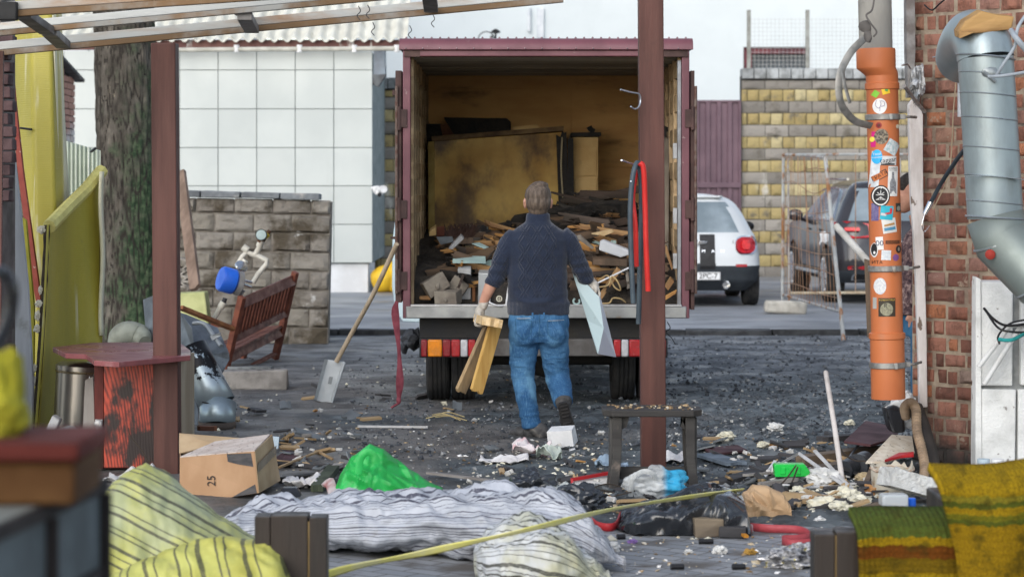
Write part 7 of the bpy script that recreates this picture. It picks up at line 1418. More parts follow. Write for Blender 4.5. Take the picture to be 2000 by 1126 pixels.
for fc in b.bm.faces:
    for l in fc.loops: c_=l.vert.co; l[uvl].uv=(c_.x*.9+c_.z*.3,c_.z*.85+c_.x*.45+c_.y*.3)
solo(b,'woven_bag','yellowish grey striped woven bag at the lower left, peaked like a tent','bag',stripes('woven_mix',(.34,.37,.21),(.44,.44,.12),(.07,.07,.05),[(.08,.035),(.2,.02),(.3,.05),(.5,.02),(.58,.02),(.75,.04),(.86,.02)],3.6),smooth=180)
b=MB(); b.grid(yb([(110,1150),(205,1125),(270,1100),(350,1065),(430,1055),(520,1060),(556,1085),(580,1140),(600,1180)],9.25,6.,110,600,1126,0,.25),110,56,1.,1.)
for fc in b.bm.faces:
    for l in fc.loops: c_=l.vert.co; l[uvl if False else b.uv].uv=(c_.z+c_.y,c_.x*.75+c_.z*.35)
solo(b,'woven_bag','bright yellow striped woven bag lowest in front of the tent shaped bag','bag',mbagy,smooth=180)
# dark wooden blocks in the foreground
mdw=wood('dark_stained',(.032,.023,.018),(.018,.014,.011),ax=2,sc=9,rough=.45,bump=.2,spec=.4)
t=thing('wooden_post_stub','dark stained wooden post stub between the yellow and the white bags','post',P(570,1180,9.2)); Yw=9.2
for xa,xb,yt,d in ((497,528,1008,0.),(529,601,1006,-.004),(604,638,1010,.0)):
    b=MB(); b.b2((P(xa,0,Yw).x,Yw+d,0),(P(xb,0,Yw).x,Yw+.12,P(0,yt,Yw).z)); b.build('board',mdw,t,smooth=0,bev=.004)
b=MB(); b.b2((P(600.4,0,Yw).x,Yw+.004,0),(P(604.6,0,Yw).x,Yw+.1,P(0,1018,Yw).z)); b.build('glue_line',M('raw_edge',(.28,.19,.08)),t,smooth=0)
t=thing('wooden_post_stub','dark stained wooden post stub at the lower right, left of the knitted rug','post',P(1650,1180,8.6)); Yw=8.6
for xa,xb,yt in ((1590,1632,1042),(1634,1760,1038)):
    b=MB(); b.b2((P(xa,0,Yw).x,Yw,0),(P(xb,0,Yw).x,Yw+.12,P(0,yt,Yw).z)); b.build('board',mdw,t,smooth=0,bev=.006)
b=MB(); b.b2((P(1631.5,0,Yw).x,Yw+.006,0),(P(1634.5,0,Yw).x,Yw+.1,P(0,1046,Yw).z)); b.build('glue_line',M('raw_edge',(.28,.19,.08)),t,smooth=0)
# rug with coloured bands: two folds
n=N('rug'); uv=n.sep(n.co('UV')); w=n.math('ADD',uv[1],n.math('MULTIPLY',n.noise(n.co('UV',(8,8,1)),3,3),.012))
def rugmat(nm,stops):
    n=N(nm); uv=n.sep(n.co('UV')); w=n.math('ADD',uv[1],n.math('MULTIPLY',n.math('SUBTRACT',n.noise(n.co('UV',(6,6,1)),3,3),.5),.05))
    c=n.ramp(w,stops,'CONSTANT'); c=n.mix(n.ss(n.noise(n.co('UV',(14,30,1)),4,4,.7),.35,.62),c,n.mix(.6,c,(.07,.04,.008))); c=n.mix(n.ss(n.noise(n.co('UV',(5,7,1)),1.2,5,.65),.47,.66),c,n.mix(.7,c,(.06,.05,.008)))
    kn=n.math('ADD',n.math('SINE',n.math('MULTIPLY',n.math('ADD',uv[1],n.math('MULTIPLY',n.noise(n.co('UV',(5,5,1)),4,3),.03)),150)),n.math('SINE',n.math('MULTIPLY',uv[0],190)))
    return n.out(c,.95,spec=.1,bump=n.bump(n.noise(n.co('UV',(30,60,1)),5,4),.8,.012,n.bump(kn,.6,.012)))
yel=(.56,.36,.012); yl2=(.5,.3,.01); grn=(.13,.17,.02); org=(.26,.075,.01); gr2=(.09,.2,.025)
mr1=rugmat('rug_upper',[(0,yel),(.13,(.38,.32,.03)),(.17,grn),(.2,yel),(.24,(.27,.26,.02)),(.27,grn),(.3,yl2),(.8,(.36,.19,.01)),(.86,yel)])
mr2=rugmat('rug_lower',[(0,(.11,.17,.03)),(.12,yel),(.165,org),(.25,(.3,.19,.01)),(.34,yel)])
t=thing('rug','thick knitted rug in mustard, green and rust bands, draped folded at the lower right','rug',P(1880,1180,8.3)); Yr=8.4
def r1(u,v):
    x=1830+230*u; y=922+6*math.sin(u*5)-6*u+ (330*v); a=v; q=P(x+12*math.sin(v*3)+50*v*(1-u)*1.0,y,Yr); d=.0 if v>.12 else .18*(1-v/.12)**2
    return q+V((0,d+.03*math.sin(u*7+v*4)-.06*v,0))
b=MB(); g_=b.grid(r1,60,60); b.build('upper_fold',mr1,t,smooth=180,solid=.03)
def r2(u,v):
    x=1676+330*u; y=1016-8*u+300*v; q=P(x+14*v,y,Yr+.12); d=.0 if v>.12 else .25*(1-v/.12)**2
    return q+V((0,d+.025*math.sin(u*9),0))
b=MB(); b.grid(r2,60,50); b.build('lower_fold',mr2,t,smooth=180,solid=.03)
# support under the rug, out of frame: a crate top keeps it up
b=MB(); b.b2((P(1850,0,8.75).x,8.75,0),(P(2060,0,8.75).x,9.2,P(0,950,8.9).z-.04)); solo(b,'crate','dark wooden crate carrying the folded rug','crate',mdw,smooth=0,bev=.01)
# yellow plastic tape
n=N('yellow_tape'); uv=n.sep(n.co('UV')); c=n.mix(n.ss(n.noise(n.co(),9,5),.4,.65),(.75,.7,.2),(.72,.68,.34)); c=n.mix(n.ss(uv[0],.12,.06),c,(.5,.4,.02)); mtap=n.out(c,.35,bump=n.bump(n.noise(n.co(),30),.3,.01))
tp=spline([P(600,1132,9.75),P(700,1104,9.8),P(820,1080,9.85),P(930,1056,9.88),P(1060,1026,9.95),P(1200,993,10.5),P(1330,972,11.3),P(1452,955,11.75)],8)
b=MB(); m_=len(tp)-1
b.grid(lambda u,v:tp[min(m_,int(round(v*m_)))]+V((.012*(u-.5),-.028*(u-.5)*.7,.034*(1-.5*v)*(u-.5)*(1.0+.25*math.sin(v*23)))),4,m_,1,6); solo(b,'plastic_tape','long pale yellow plastic tape stretched diagonally over the white bag to the black bag','tape',mtap,smooth=180,solid=.004)
# ---- bags and packaging
def crumple(lab,name,cat,c,rx,seed,mat,sub=5,amp=.35,cr=2.2,rot=None,flat=0.,**k):
    b=MB(); fc=k.pop('facet',0); b.ico(c,rx,sub,amp,1.7,seed,rot,crease=cr,zmin=.004,facet=fc); return solo(b,name,lab,cat,mat,smooth=k.pop('smooth',50),**k)
mblk=M('bag_black',(.014,.016,.02),(.025,.028,.033),sc=4,rough=.24,rv=.05,bump=0,spec=.6)
def tent(prof,Y,dep,seed,amp,f1,f2,k2=.4,nu=120,nv=60,pw=.6):
    m=len(prof)-1
    def f(u,v):
        k=u*m; i=min(m-1,int(k)); q=k-i; x=prof[i][0]+(prof[i+1][0]-prof[i][0])*q; y=prof[i][1]+(prof[i+1][1]-prof[i][1])*q
        zt=max(.02,P(0,y,Y).z); e=min(1,u*7,(1-u)*7)**.5; a=math.pi*v; p=V((P(x,0,Y).x,Y-math.cos(a)*dep*e,zt*math.sin(a)**pw)); p+=V((.15*nz(p,4,seed),-.8,.4))*(amp*(crf(p,f1,seed)+k2*crf(p,f2,seed+1))); p.z=max(p.z,.004); return p
    b=MB(); b.grid(f,nu,nv); return b
solo(tent([(1198,1030),(1225,995),(1262,978),(1300,968),(1345,952),(1385,948),(1420,955),(1448,970),(1458,1020),(1462,1050)],11.76,.31,21,.1,2.2,5.5,k2=.3,pw=.45),'plastic_bag','shiny black plastic bag lying crumpled under the end of the yellow tape','bag',mblk,smooth=50)
mblk.node_tree.nodes['Principled BSDF'].inputs['Coat Weight'].default_value=.35; mblk.node_tree.nodes['Principled BSDF'].inputs['Coat Roughness'].default_value=.15
crumple('black plastic bag crumpled behind the right end of the white bag','plastic_bag','bag',gp(1035,985)+V((0,.05,.05)),(.13,.1,.11),4,mblk,5,.4,2.4)
crumple('black plastic scrap pressed against the right end of the white bag','plastic_bag','bag',gp(1130,1015)+V((0,.1,.05)),(.14,.1,.09),5,mblk,5,.4,2.4)
n=N('green_film'); co=n.co(); c=n.mix(n.ss(n.noise(co,6,5),.4,.65),(.02,.42,.085),(.012,.3,.05)); c=n.mix(n.ss(n.noise(n.co(loc=(1,5,2)),5,6),.62,.75),c,(.25,.66,.3)); mgrn=n.out(c,.5,spec=.45,bump=n.bump(n.noise(co,9,5),.35,.03))  # lighter green patches paint translucent highlights into the film colour
YG=12.55
def gbag(u,v):
    prof=[(650,968),(664,930),(686,895),(722,870),(748,877),(780,905),(820,934),(862,952),(872,975)]; k=u*8; i=min(7,int(k)); f=k-i; x=prof[i][0]+(prof[i+1][0]-prof[i][0])*f; y=prof[i][1]+(prof[i+1][1]-prof[i][1])*f
    zt=P(0,y,YG).z; e=min(1,u*6,(1-u)*6)**.5; a=math.pi*v; p=V((P(x,0,YG).x,YG+.05-math.cos(a)*.2*e,zt*math.sin(a)**.7)); c_=crf(p,2.6,5)*.8+.35*crf(p,6.,6)
    k2=.065*c_+.02*nz(p,6,3); p+=V((0,-.8,.35))*k2; p.z=max(p.z,.005); return p
b=MB(); g_=b.grid(gbag,120,64); q_=random.Random(3)
for cl in g_[1:-1]:
    pass
t=thing('green_bag','bright green crumpled plastic bag lying behind the white striped bag','bag',G(760,972)); b.build('bag',mgrn,t,smooth=38)
b=MB(); b.tube(spline([P(700,925,12.3),P(704,895,12.3),P(718,882,12.3),P(731,890,12.3),P(733,905,12.3)],6),[(.02,.005)]*25,8,up=(0,1,0)); b.build('handle',mgrn,t)
# clear bag with a blue patch
n=N('clear_film'); co=n.co(); c=n.mix(n.ss(n.sep(co)[0],.03,.07),(.62,.64,.64),(.05,.42,.7)); mclr=n.out(c,.25,bump=n.bump(n.noise(co,12,5),.5,.03),alpha=n.ss(n.noise(co,8,4),.35,.65,.4,.85))
t=thing('clear_bag','translucent carrier bag with a blue patch lying in front of the stool','bag',gp(1280,975))
b=MB(); b.ico(gp(1280,975)+V((.0,.0,.075)),(.165,.1,.09),5,.3,1.7,4,crease=2.2,zmin=.004); b.build('bag',mclr,t,smooth=60)
b=MB(); b.tube(spline([P(1232,968,12.7),P(1236,935,12.65),P(1255,920,12.65),P(1275,925,12.65),P(1285,945,12.7)],6),[(.014,.004)]*25,8,up=(0,1,0)); b.build('handle',mclr,t)
solo(tent([(1440,1010),(1452,965),(1470,948),(1500,952),(1528,966),(1540,985),(1544,1015)],12.15,.13,33,.055,3.4,8.,pw=.45),'paper_bag','crumpled brown paper bag right of the black plastic bag','bag',M('kraft',(.5,.34,.2),(.42,.28,.16),sc=4,rough=.85,bump=.15),smooth=20)
def item(fn,name,lab,cat,mat,**k):
    b=MB(); fn(b); return solo(b,name,lab,cat,mat,**k)
mwp=M('white_plastic',(.75,.76,.77)); mred2=M('red_plastic',(.5,.03,.035),(.4,.025,.03),rough=.4)
# white and red sign panel
t=thing('sign_panel','white panel with a red edge leaning behind the stool leg','panel',gp(1160,960)); b=MB(); b.prism([P(1118,940,13.2),P(1205,925,13.35),P(1205,965,13.3),P(1118,962,13.15)],(0,.012,0)); b.build('panel',mwp,t,smooth=0)
b=MB(); b.bar(P(1116,936,13.19),P(1212,919,13.34),.02,.018); b.bar(P(1117,936,13.19),P(1118,964,13.15),.014,.018); b.build('red_edge',mred2,t,smooth=0)
# vertical white pipe, green container
item(lambda b:b.tube([P(1613,727,14.4),P(1631,840,13.4),gp(1647,958)],.0155,12),'white_pipe','thin white plastic pipe standing slanted out of the rubbish left of the orange pipe','pipe',M('pipe_dirty_white',(.62,.58,.55),(.5,.46,.43),sc=7,c3=(.3,.26,.22),lo3=.64))
mgc2=M('green_plastic',(.015,.5,.07),(.012,.4,.05),sc=4,rough=.35)
t=thing('plastic_container','bright green plastic container lying on its side among the rubbish at right','container',gp(1545,935)); YGc=13.2
b=MB(); b.prism([P(1512,909,YGc),P(1516,906,YGc),P(1572,906,YGc),P(1576,912,YGc),P(1582,920,YGc),P(1580,930,YGc),P(1514,931,YGc)],(0,.09,0)); 
for x in (1530,1545,1560): b.b2((P(x-5,0,YGc).x,YGc-.006,P(0,926,YGc).z),(P(x+4,0,YGc).x,YGc+.002,P(0,911,YGc).z))
b.build('body',mgc2,t,smooth=0,bev=.006); b=MB(); b.tube([P(1580,923,YGc+.04),P(1592,924,YGc+.04)],.014,12); b.build('cap',mgc2,t)
item(lambda b:b.ico(gp(1668,868,.03),(.035,.03,.025),2,.3),'green_cup','small bright green plastic piece on the dark boards at right','cup',mgc2)
# bucket
t=thing('bucket','broken dirty cream bucket with a torn rim near the brick wall','bucket',gp(1742,965)); g0=gp(1742,968); 
b=MB(); n_=40; ht=.16; rings=[]
for k in range(5):
    rr=.105+.012*k/4; rings.append([b.v(g0+V((rr*math.cos(2*math.pi*i/n_),rr*math.sin(2*math.pi*i/n_),ht*k/4*(1+(.25*nz((i*.5,0,0),.9)+.1*nz((i,0,0),.7) if k==4 else 0))))) for i in range(n_)])
for A,B in zip(rings,rings[1:]):
    for i in range(n_): b.f((A[i],A[(i+1)%n_],B[(i+1)%n_],B[i]))
b.build('bucket_wall',M('bucket_cream',(.52,.48,.4),(.42,.38,.3),sc=5,c3=(.25,.17,.1),sc3=6,lo3=.6),t,solid=.006)
b=MB(); pts=[g0+V((.119*math.cos(2*math.pi*i/40),.119*math.sin(2*math.pi*i/40),ht*.9+.02*nz((i,3,0),.4))) for i in range(41)]; b.tube(pts,.008,6,cap=False); b.build('torn_rim',M('rim_rust',(.35,.22,.15),(.5,.42,.34),sc=20,bump=.5),t)
b=MB(); b.lathe([(0,.03),(.1,.03)],g0,n=24,cap=False); b.build('dirt_inside',mh,t)
# corrugated hose and black pipe
t=thing('corrugated_hose','brown ribbed flexible hose curling up beside the brick wall','hose',gp(1780,955)); pts=spline([P(1770,815,13.9),P(1767,795,13.85),P(1779,786,13.8),P(1789,800,13.75),P(1791,840,13.6),P(1801,880,13.45),P(1806,915,13.3),P(1800,945,13.2),P(1788,955,13.15)],14); b=MB(); b.tube(pts,[.03 if i%2 else .0245 for i in range(len(pts))],14); b.build('hose',M('hose_tan',(.28,.2,.13),(.17,.12,.08),sc=12,bump=.1,rough=.55),t,smooth=0)
item(lambda b:b.tube([P(1788,795,13.9),P(1800,830,13.8),P(1815,890,13.6),P(1822,950,13.4)],[.045,.05,.055,.06],18),'black_pipe','thick black pipe leaning against the sooty brick wall','pipe',M('pipe_black',(.03,.027,.025),(.055,.045,.04),sc=6,rough=.6,bump=.2))
item(lambda b:b.prism([P(1731,797,14.2),P(1748,790,14.2),P(1766,800,14.2),P(1770,845,14.1),P(1742,846,14.1),P(1734,815,14.15)],(0,.2,0)),'black_guard','curved black plastic guard lying left of the ribbed hose','plastic part',mplas,smooth=0,bev=.02)
item(lambda b:b.ico(P(1766,790,14.3)+V((0,0,-.03)),(.1,.09,.1),4,.4,2,3,crease=2),'white_sack','white crumpled sack behind the ribbed hose','sack',M('sack_white',(.68,.69,.7),(.55,.56,.57),sc=8,bump=.3))
item(lambda b:b.lathe([(.055,0),(.055,.12),(.05,.125),(.05,.14),(.0,.14)],gp(1786,800)+V((0,.6,.02)),n=24),'paint_can','dull metal can behind the jamb board','can',mz)
# panels and boards on the right heap
mosb=M('osb_pale',(.68,.62,.52),(.56,.48,.37),sc=16,c3=(.1,.07,.05),sc3=26,lo3=.62,hi3=.66,rough=.9)
def slabp(name,lab,cat,pts,mat,th=.015,bev=.002):
    b=MB(); q=[P(*p) for p in pts]; nrm=(q[1]-q[0]).cross(q[2]-q[0]).normalized()
    if nrm.z<0: nrm=-nrm
    b.prism(q,nrm*th); return solo(b,name,lab,cat,mat,smooth=0,bev=bev)
slabp('pale_board','pale chipboard with black flecks sloping up to the ribbed hose','board',[(1690,905,13.3),(1740,852,14.0),(1780,855,14.1),(1785,888,13.7),(1725,906,13.3)],mosb)
slabp('roof_sheet','dark red brown roofing sheet lying on the charcoal at right','sheet',[(1648,865,14.2),(1690,825,15.4),(1755,838,15.2),(1752,858,14.4),(1700,872,14.1)],M('roof_maroon',(.085,.035,.04),(.06,.03,.035),sc=4,c3=(.2,.2,.2),lo3=.66,bump=.2))
slabp('roof_sheet','small dark red brown roofing offcut left of the green container','sheet',[(1375,878,14.9),(1440,872,15.2),(1460,882,14.8),(1390,890,14.6)],CACHE['roof_maroon'])
slabp('roof_sheet','dark red brown roofing sheet lying right of the cardboard box','sheet',[(540,895,14.4),(560,882,14.9),(600,898,14.5),(590,915,14.2),(545,915,14.1)],CACHE['roof_maroon'])
slabp('red_slab','red plastic slat under the pale chipboard','slat',[(1728,902,13.25),(1755,888,13.5),(1785,886,13.5),(1785,892,13.45),(1760,894,13.4)],mred2)
def ground_plank(lab,x0,y0,x1,y1,w,t_,mat,seed,z0=.02,z1=.02,name='plank',jag=.04):
    b=MB(); b.plank(gp(x0,y0,z0),gp(x1,y1,z1),w,t_,jag=jag,seed=seed); return solo(b,name,lab,'plank' if name=='plank' else name.replace('_',' '),mat,smooth=0)
mgb=wood('ground_brown',(.17,.125,.085),(.1,.075,.055),ax=0,c3=(.05,.04,.035),lo3=.58); mgt=wood('ground_tan',(.42,.3,.17),(.28,.19,.1),ax=0); mgd=wood('ground_dark',(.065,.062,.065),(.04,.04,.042),ax=0); mgg=wood('ground_grey',(.3,.28,.26),(.2,.18,.165),ax=0)
ground_plank('broad brown beam with a pale end lying behind the green container',1560,915,1720,898,.1,.06,mgb,1,.04,.05)
ground_plank('dark plank lying across the heap behind the white pipe',1600,896,1735,880,.09,.03,mgd,2,.1,.1)
ground_plank('brown plank under the dark plank at right',1590,930,1700,905,.08,.04,mgb,3,.02,.03)
ground_plank('dark board lying left of the green container',1400,955,1512,925,.1,.03,mgd,4)
ground_plank('tan round stake lying in front of the bucket heap',1528,985,1640,992,.05,.045,mgt,5,.02,.02,jag=.01)
ground_plank('long grey strip behind the black bag at right',1450,950,1610,938,.03,.012,mgg,6,.05,.05)
ground_plank('dark blue slate plank lying left of the stool legs',1375,900,1440,915,.14,.02,M('slate_blue',(.17,.21,.26),(.11,.14,.17),sc=6),7)
ground_plank('grey bowed strip running from the green bag to the right',835,935,995,958,.04,.012,mgg,8,.03,.03)
ground_plank('pale batten lying on the ground in front of the truck',698,842,836,841,.02,.015,M('batten_white',(.6,.6,.6),(.45,.44,.42)),9,jag=.01)
ground_plank('long thin dark strip on the dirt right of the cardboard box',560,915,700,930,.03,.02,mgd,10)
ground_plank('thin pale lath sloping behind the cardboard box',545,925,622,899,.016,.012,mgt,11,.02,.05,jag=.01)
ground_plank('short pale lath crossing the roofing sheet',622,899,650,906,.016,.012,mgt,12,.05,.02,jag=.01)
ground_plank('light grey offcut on the dirt behind the green bag',590,858,635,860,.05,.02,mgg,13)
ground_plank('tan splinter on the dirt left of the green bag',575,862,620,868,.02,.012,mgt,14)
ground_plank('grey board end sticking out beside the green bag',608,950,665,925,.05,.02,mgg,15,.02,.04)
ground_plank('dark green plank behind the white bag near the green bag',618,965,652,940,.07,.04,M('plank_green',(.07,.085,.055),(.04,.05,.035),sc=6),16,.02,.06)
ground_plank('black plank lying behind the small white rubble by the cardboard box',545,950,640,938,.06,.03,mchar,17)
ground_plank('grey slat in the rubbish under the white sticks',1480,962,1560,955,.05,.02,mgg,18,.03,.04)
ground_plank('tan offcut in front of the foam crumbs at right',1560,995,1625,990,.06,.02,mgt,19)
ground_plank('brown offcut beside the clear plastic box',1690,1010,1730,1000,.07,.04,mgb,20)
ground_plank('white reddish stick leaning beside the green container',1493,945,1515,925,.02,.012,mwp,21,.02,.06)
ground_plank('brown lath standing at the bucket side',1690,960,1712,935,.03,.02,mgb,22,.02,.12)
for k,(p_,lab) in enumerate(((((1500,945,.06),(1560,925,.1),(1680,985,.03)),'longer white plastic trunking strip bent over the rubbish'),(((1592,925,.12),(1640,958,.06),(1672,982,.04)),'white plastic strip running down to the foam crumbs'),(((1505,958,.02),(1580,960,.02),(1690,955,.02)),'straight white conduit lying across the rubbish at right'))):
    b=MB(); b.tube([gp(*q) for q in p_],[(.014,.009)]*3,8); solo(b,'trunking_strip',lab,'trunking',M('trunk_dirty',(.62,.62,.62),(.5,.5,.49),sc=8))
item(lambda b:(b.tube([gp(1648,940,.06),gp(1690,928,.07)],[.055,.06],16),b.tube([gp(1672,936,.06),gp(1680,934,.065)],.075,16),b.tube(spline([gp(1650,935,.08),gp(1680,905,.12),gp(1708,892,.1)],6),.008,6)),'black_pump','black plastic pump housing lying left of the bucket','pump',M('pump_black',(.025,.028,.034),(.045,.048,.055),sc=5,rough=.4))
def foamslab(b):
    g0=gp(1792,985); b.box(g0+V((.0,.1,.09)),(.33,.2,.09),(R(-8),R(14),R(12)),jit=.012)
mfoam=M('white_foam',(.74,.75,.74),(.6,.6,.58),sc=12,c3=(.35,.33,.3),sc3=9,lo3=.62,rough=.95,bump=.9,bsc=45,bd=.03)
def foam2(b):
    g0=gp(1792,990)+V((0,.1,.1)); Q=Euler((R(-6),R(16),R(10))).to_matrix(); L=MB()
    for i in range(13):
        for j in range(9): pass
    b.grid(lambda u,v:g0+Q@V(((u-.5)*.34,(v-.5)*.22,.045+.018*nz((u*3,v*3,0),2.)+.01*nz((u,v,1),11))),14,10); b.grid(lambda u,v:g0+Q@V(((u-.5)*.34+.01*nz((u,v,5),9),-.11+.012*nz((u,v,7),8),.045-.1*v)),14,5); b.grid(lambda u,v:g0+Q@V((-.17+.012*nz((u,v,3),8),(u-.5)*.22,.045-.1*v)),10,5); b.grid(lambda u,v:g0+Q@V(((u-.5)*.34,.11,.045-.1*v)),14,4); b.grid(lambda u,v:g0+Q@V((.17,(u-.5)*.22,.045-.1*v)),10,4); bmesh.ops.remove_doubles(b.bm,verts=b.bm.verts,dist=.012)
item(foam2,'foam_slab','broken slab of white foam concrete lying in front of the bucket','slab',mfoam,smooth=30)
r=random.Random(21)
for k,(x,y,s,lab) in enumerate(((1605,1000,.07,'pale foam lump in front of the tan stake'),(1650,985,.075,'biggest pale yellow foam lump between stake and clear box'),(1680,995,.06,'pale foam lump left of the clear plastic box'),(1640,1005,.05,'small foam lump beside the lime green strip'),(1535,945,.09,'grey white plaster lump in front of the green container'),(1610,955,.09,'white plaster lump under the white strips'),(1690,945,.055,'tan foam lump beside the black pump'),(1705,968,.05,'orange brown foam lump left of the bucket'),(1418,868,.055,'cream crumpled lump on the charcoal in the right middle'),(1490,880,.04,'cream lump with a dark patch right of the cream crumpled lump'),(1515,847,.05,'flat pale scrap on the charcoal left of the white pipe'),(1660,835,.035,'yellowish lump above the roofing sheet'),(1175,853,.025,'small white lump behind the stool'),(1440,1000,.03,'white lump by the brown paper bag'),(1600,1020,.03,'white crumb by the black wooden stub'),(1195,1075,.04,'crumpled white paper scrap right of the striped bags'),(1235,1060,.02,'tiny purple lump on the paving'),(1590,930,.04,'white plaster chip between container and pipe'),(1560,975,.05,'cream foam chip in the middle of the right heap'),(1465,1082,.025,'golden brown crumpled scrap on the paving'),(1345,1080,.02,'small white scrap on the paving below the black bag'),(1405,1080,.035,'white foil scrap on the paving left of the golden one'))):
    col={16:(.25,.15,.4),19:(.4,.23,.05),7:(.45,.24,.1),6:(.5,.4,.25)}.get(k,(.68,.65,.52) if k<4 or k in (8,9,11,18) else (.66,.66,.64))
    b=MB(); b.ico(gp(x,y,s*.4),(s,s*.8,s*.6),4,.5,2.2,k*3+1,crease=1.5,zmin=0.); solo(b,'rubble_lump',lab,'lump',M('lump_%d'%(int(col[0]*99)*7+int(col[2]*99)),col,tuple(.75*c for c in col),sc=20,bump=.7,rough=.9),smooth=60)
item(lambda b:b.b2(gp(1612,1004,.012),gp(1655,1004,.012)+V((0,.03,.012))),'lime_strip','lime green plastic strip under the foam lumps','strip',M('lime',(.35,.75,.08)),smooth=0)
n=N('clear_box'); mcb2=n.out((.6,.64,.67),.15,alpha=.5)
t=thing('clear_box','cloudy clear plastic box lying beside the foam slab','box',gp(1748,1010)); b=MB(); g0=gp(1748,1008)+V((0,.05,.0)); b.box(g0+V((0,0,.055)),(.14,.1,.1),(0,0,R(5))); b.build('box_wall',mcb2,t,bev=.012,solid=.003); b=MB(); b.box(g0+V((.01,0,.03)),(.04,.03,.05)); b.build('label_piece',M('tan_piece',(.55,.35,.15)),t)
item(lambda b:b.lathe([(.02,0),(.022,.01),(.022,.05),(.018,.055),(0,.055)],gp(1781,1000),n=16),'blue_cap','blue bottle cap standing beside the clear box','cap',CACHE['drum_blue'])
for k,(x,lab) in enumerate(((1921,'small pale blue topped jar at the foot of the white blocks'),(1948,'white jar right of the blue topped jar'))):
    t=thing('jar',lab,'jar',P(x,935,13.2)); b=MB(); b.lathe([(.04,0),(.045,.02),(.045,.1),(.03,.12)],P(x,950,13.2),n=20); b.build('glass_body',mwp,t); b=MB(); b.lathe([(.036,.12),(.036,.16),(0,.162)],P(x,950,13.2),n=20); b.build('lid',CACHE['tub_blue'] if k==0 else mwp,t)
# styrofoam box and papers near the man
item(lambda b:(b.box(gp(1098,884)+V((0,.08,.075)),(.16,.14,.11),(R(8),R(-6),R(-12)),jit=.008),b.prism([gp(1108,868,.06),gp(1122,868,.05),gp(1124,889,.0),gp(1112,886,.0)],(0,.03,0))),'foam_box','small white foam box lying on its side behind the white sack heap, near the man','box',M('styro',(.74,.75,.76),(.64,.65,.66),sc=14,c3=(.4,.36,.33),lo3=.68,bump=.3),smooth=0,bev=.008)
def paper(lab,c,sx,sy,seed,mat,h=.05):
    b=MB(); c=V(c); b.grid(lambda u,v:c+V(((u-.5)*sx+.02*nz((u,v,seed),3),(v-.5)*sy,max(.004,h*(.4+nz((u*1.5,v*1.5,seed),1.6))+.5*h*abs(nz((u,v,seed+4),5.))))),24,18); return solo(b,'crumpled_paper',lab,'paper',mat,smooth=30,solid=.003)
mpap=M('paper_white',(.7,.69,.69),(.6,.58,.58),sc=7,rough=.7); mpapr=M('paper_red',(.68,.62,.62),(.62,.4,.42),sc=6,lo=.5,hi=.6,rough=.7)
paper('white crumpled paper with reddish print behind the foam box',gp(1038,895),.24,.3,3,mpapr,.1); paper('white torn paper sheet lying left of the reddish paper',gp(985,908),.3,.25,5,mpap,.05); paper('pale green white plastic wrap right of the reddish paper',gp(1072,905),.16,.2,8,M('wrap_green',(.52,.58,.52),(.42,.48,.42),sc=8,rough=.4),.07)
paper('white crumpled rubble sheet right of the cardboard box',gp(590,955),.2,.25,11,mpap,.07); paper('bluish torn film under the stool',gp(1195,930),.2,.25,14,M('film_blue',(.3,.4,.5),(.2,.27,.35),sc=9,rough=.3),.07); paper('grey white wrap behind the stool at right',gp(1320,905),.2,.25,17,mpap,.05); paper('pale netting crumpled behind the black scrap',gp(1110,985),.25,.3,19,M('netting',(.5,.52,.5),(.3,.33,.32),sc=60),.08)
paper('grey plaster sheet lying under the cabinet front',P(255,955,13.5)+V((0,0,.03)),.28,.3,23,M('plaster_sheet',(.55,.55,.56),(.42,.42,.42),sc=9),.09)
item(lambda b:b.b2(P(203,968,13.2),P(262,956,13.2)+V((0,.1,0))),'yellow_bar','short yellow plastic bar below the cabinet','bar',CACHE['sack_yellow'],smooth=0)
item(lambda b:b.prism([P(540,972,12.6),P(550,952,12.7),P(580,952,12.7),P(588,970,12.6)],(0,.08,0)),'black_tray','small black plastic tray beside the cardboard box','tray',mplas,smooth=0,bev=.008)
item(lambda b:b.tube(spline([P(632,948,12.7),P(643,940,12.7),P(651,962,12.5),P(664,975,12.3),P(682,990,12.0),P(690,1000,11.9)],5),[(.03,.012)]*26,8),'red_ribbon_end','torn red and white plastic strip crossing onto the white bag','strip',M('strip_red_white',(.3,.1,.1),(.5,.45,.45),sc=6))
# red webbing ribbon, bits on the paving
def ribbon(lab,pts,hgt,mat):
    b=MB(); sp=spline(pts,8); m=len(sp)-1; b.grid(lambda u,v:sp[min(m,int(round(u*m)))]+V((0,0,hgt*v)),m,2); return solo(b,'ribbon',lab,'ribbon',mat,smooth=60,solid=.003)
mrib=M('ribbon_red',(.42,.07,.085),(.33,.05,.06),sc=9,rough=.5)
ribbon('long red webbing ribbon curling on the paving by the right wooden stub',[gp(1450,1035,.003),gp(1500,1040,.003),gp(1560,1043,.003),gp(1582,1055,.003),gp(1560,1060,.003),gp(1528,1062,.003),gp(1545,1070,.003),gp(1590,1068,.003)],.04,mrib)
ribbon('short red ribbon under the yellow tape beside the black bag',[gp(1150,1020,.003),gp(1170,1035,.003),gp(1200,1036,.003),gp(1212,1020,.02)],.04,mred2)
item(lambda b:b.box(gp(1385,1050)+V((0,.08,.045)),(.15,.12,.085),(0,0,R(8)),jit=.01),'wood_offcut','short squared wooden offcut holding up the black bag','offcut',wood('offcut_block',(.24,.19,.13),(.15,.12,.09),ax=0),smooth=0,bev=.004)
item(lambda b:b.box(gp(1432,1052)+V((0,.05,.03)),(.13,.08,.05),(0,0,R(-6)),jit=.005),'dark_block','flat dark block right of the wooden offcut','block',mgd,smooth=0,bev=.004)
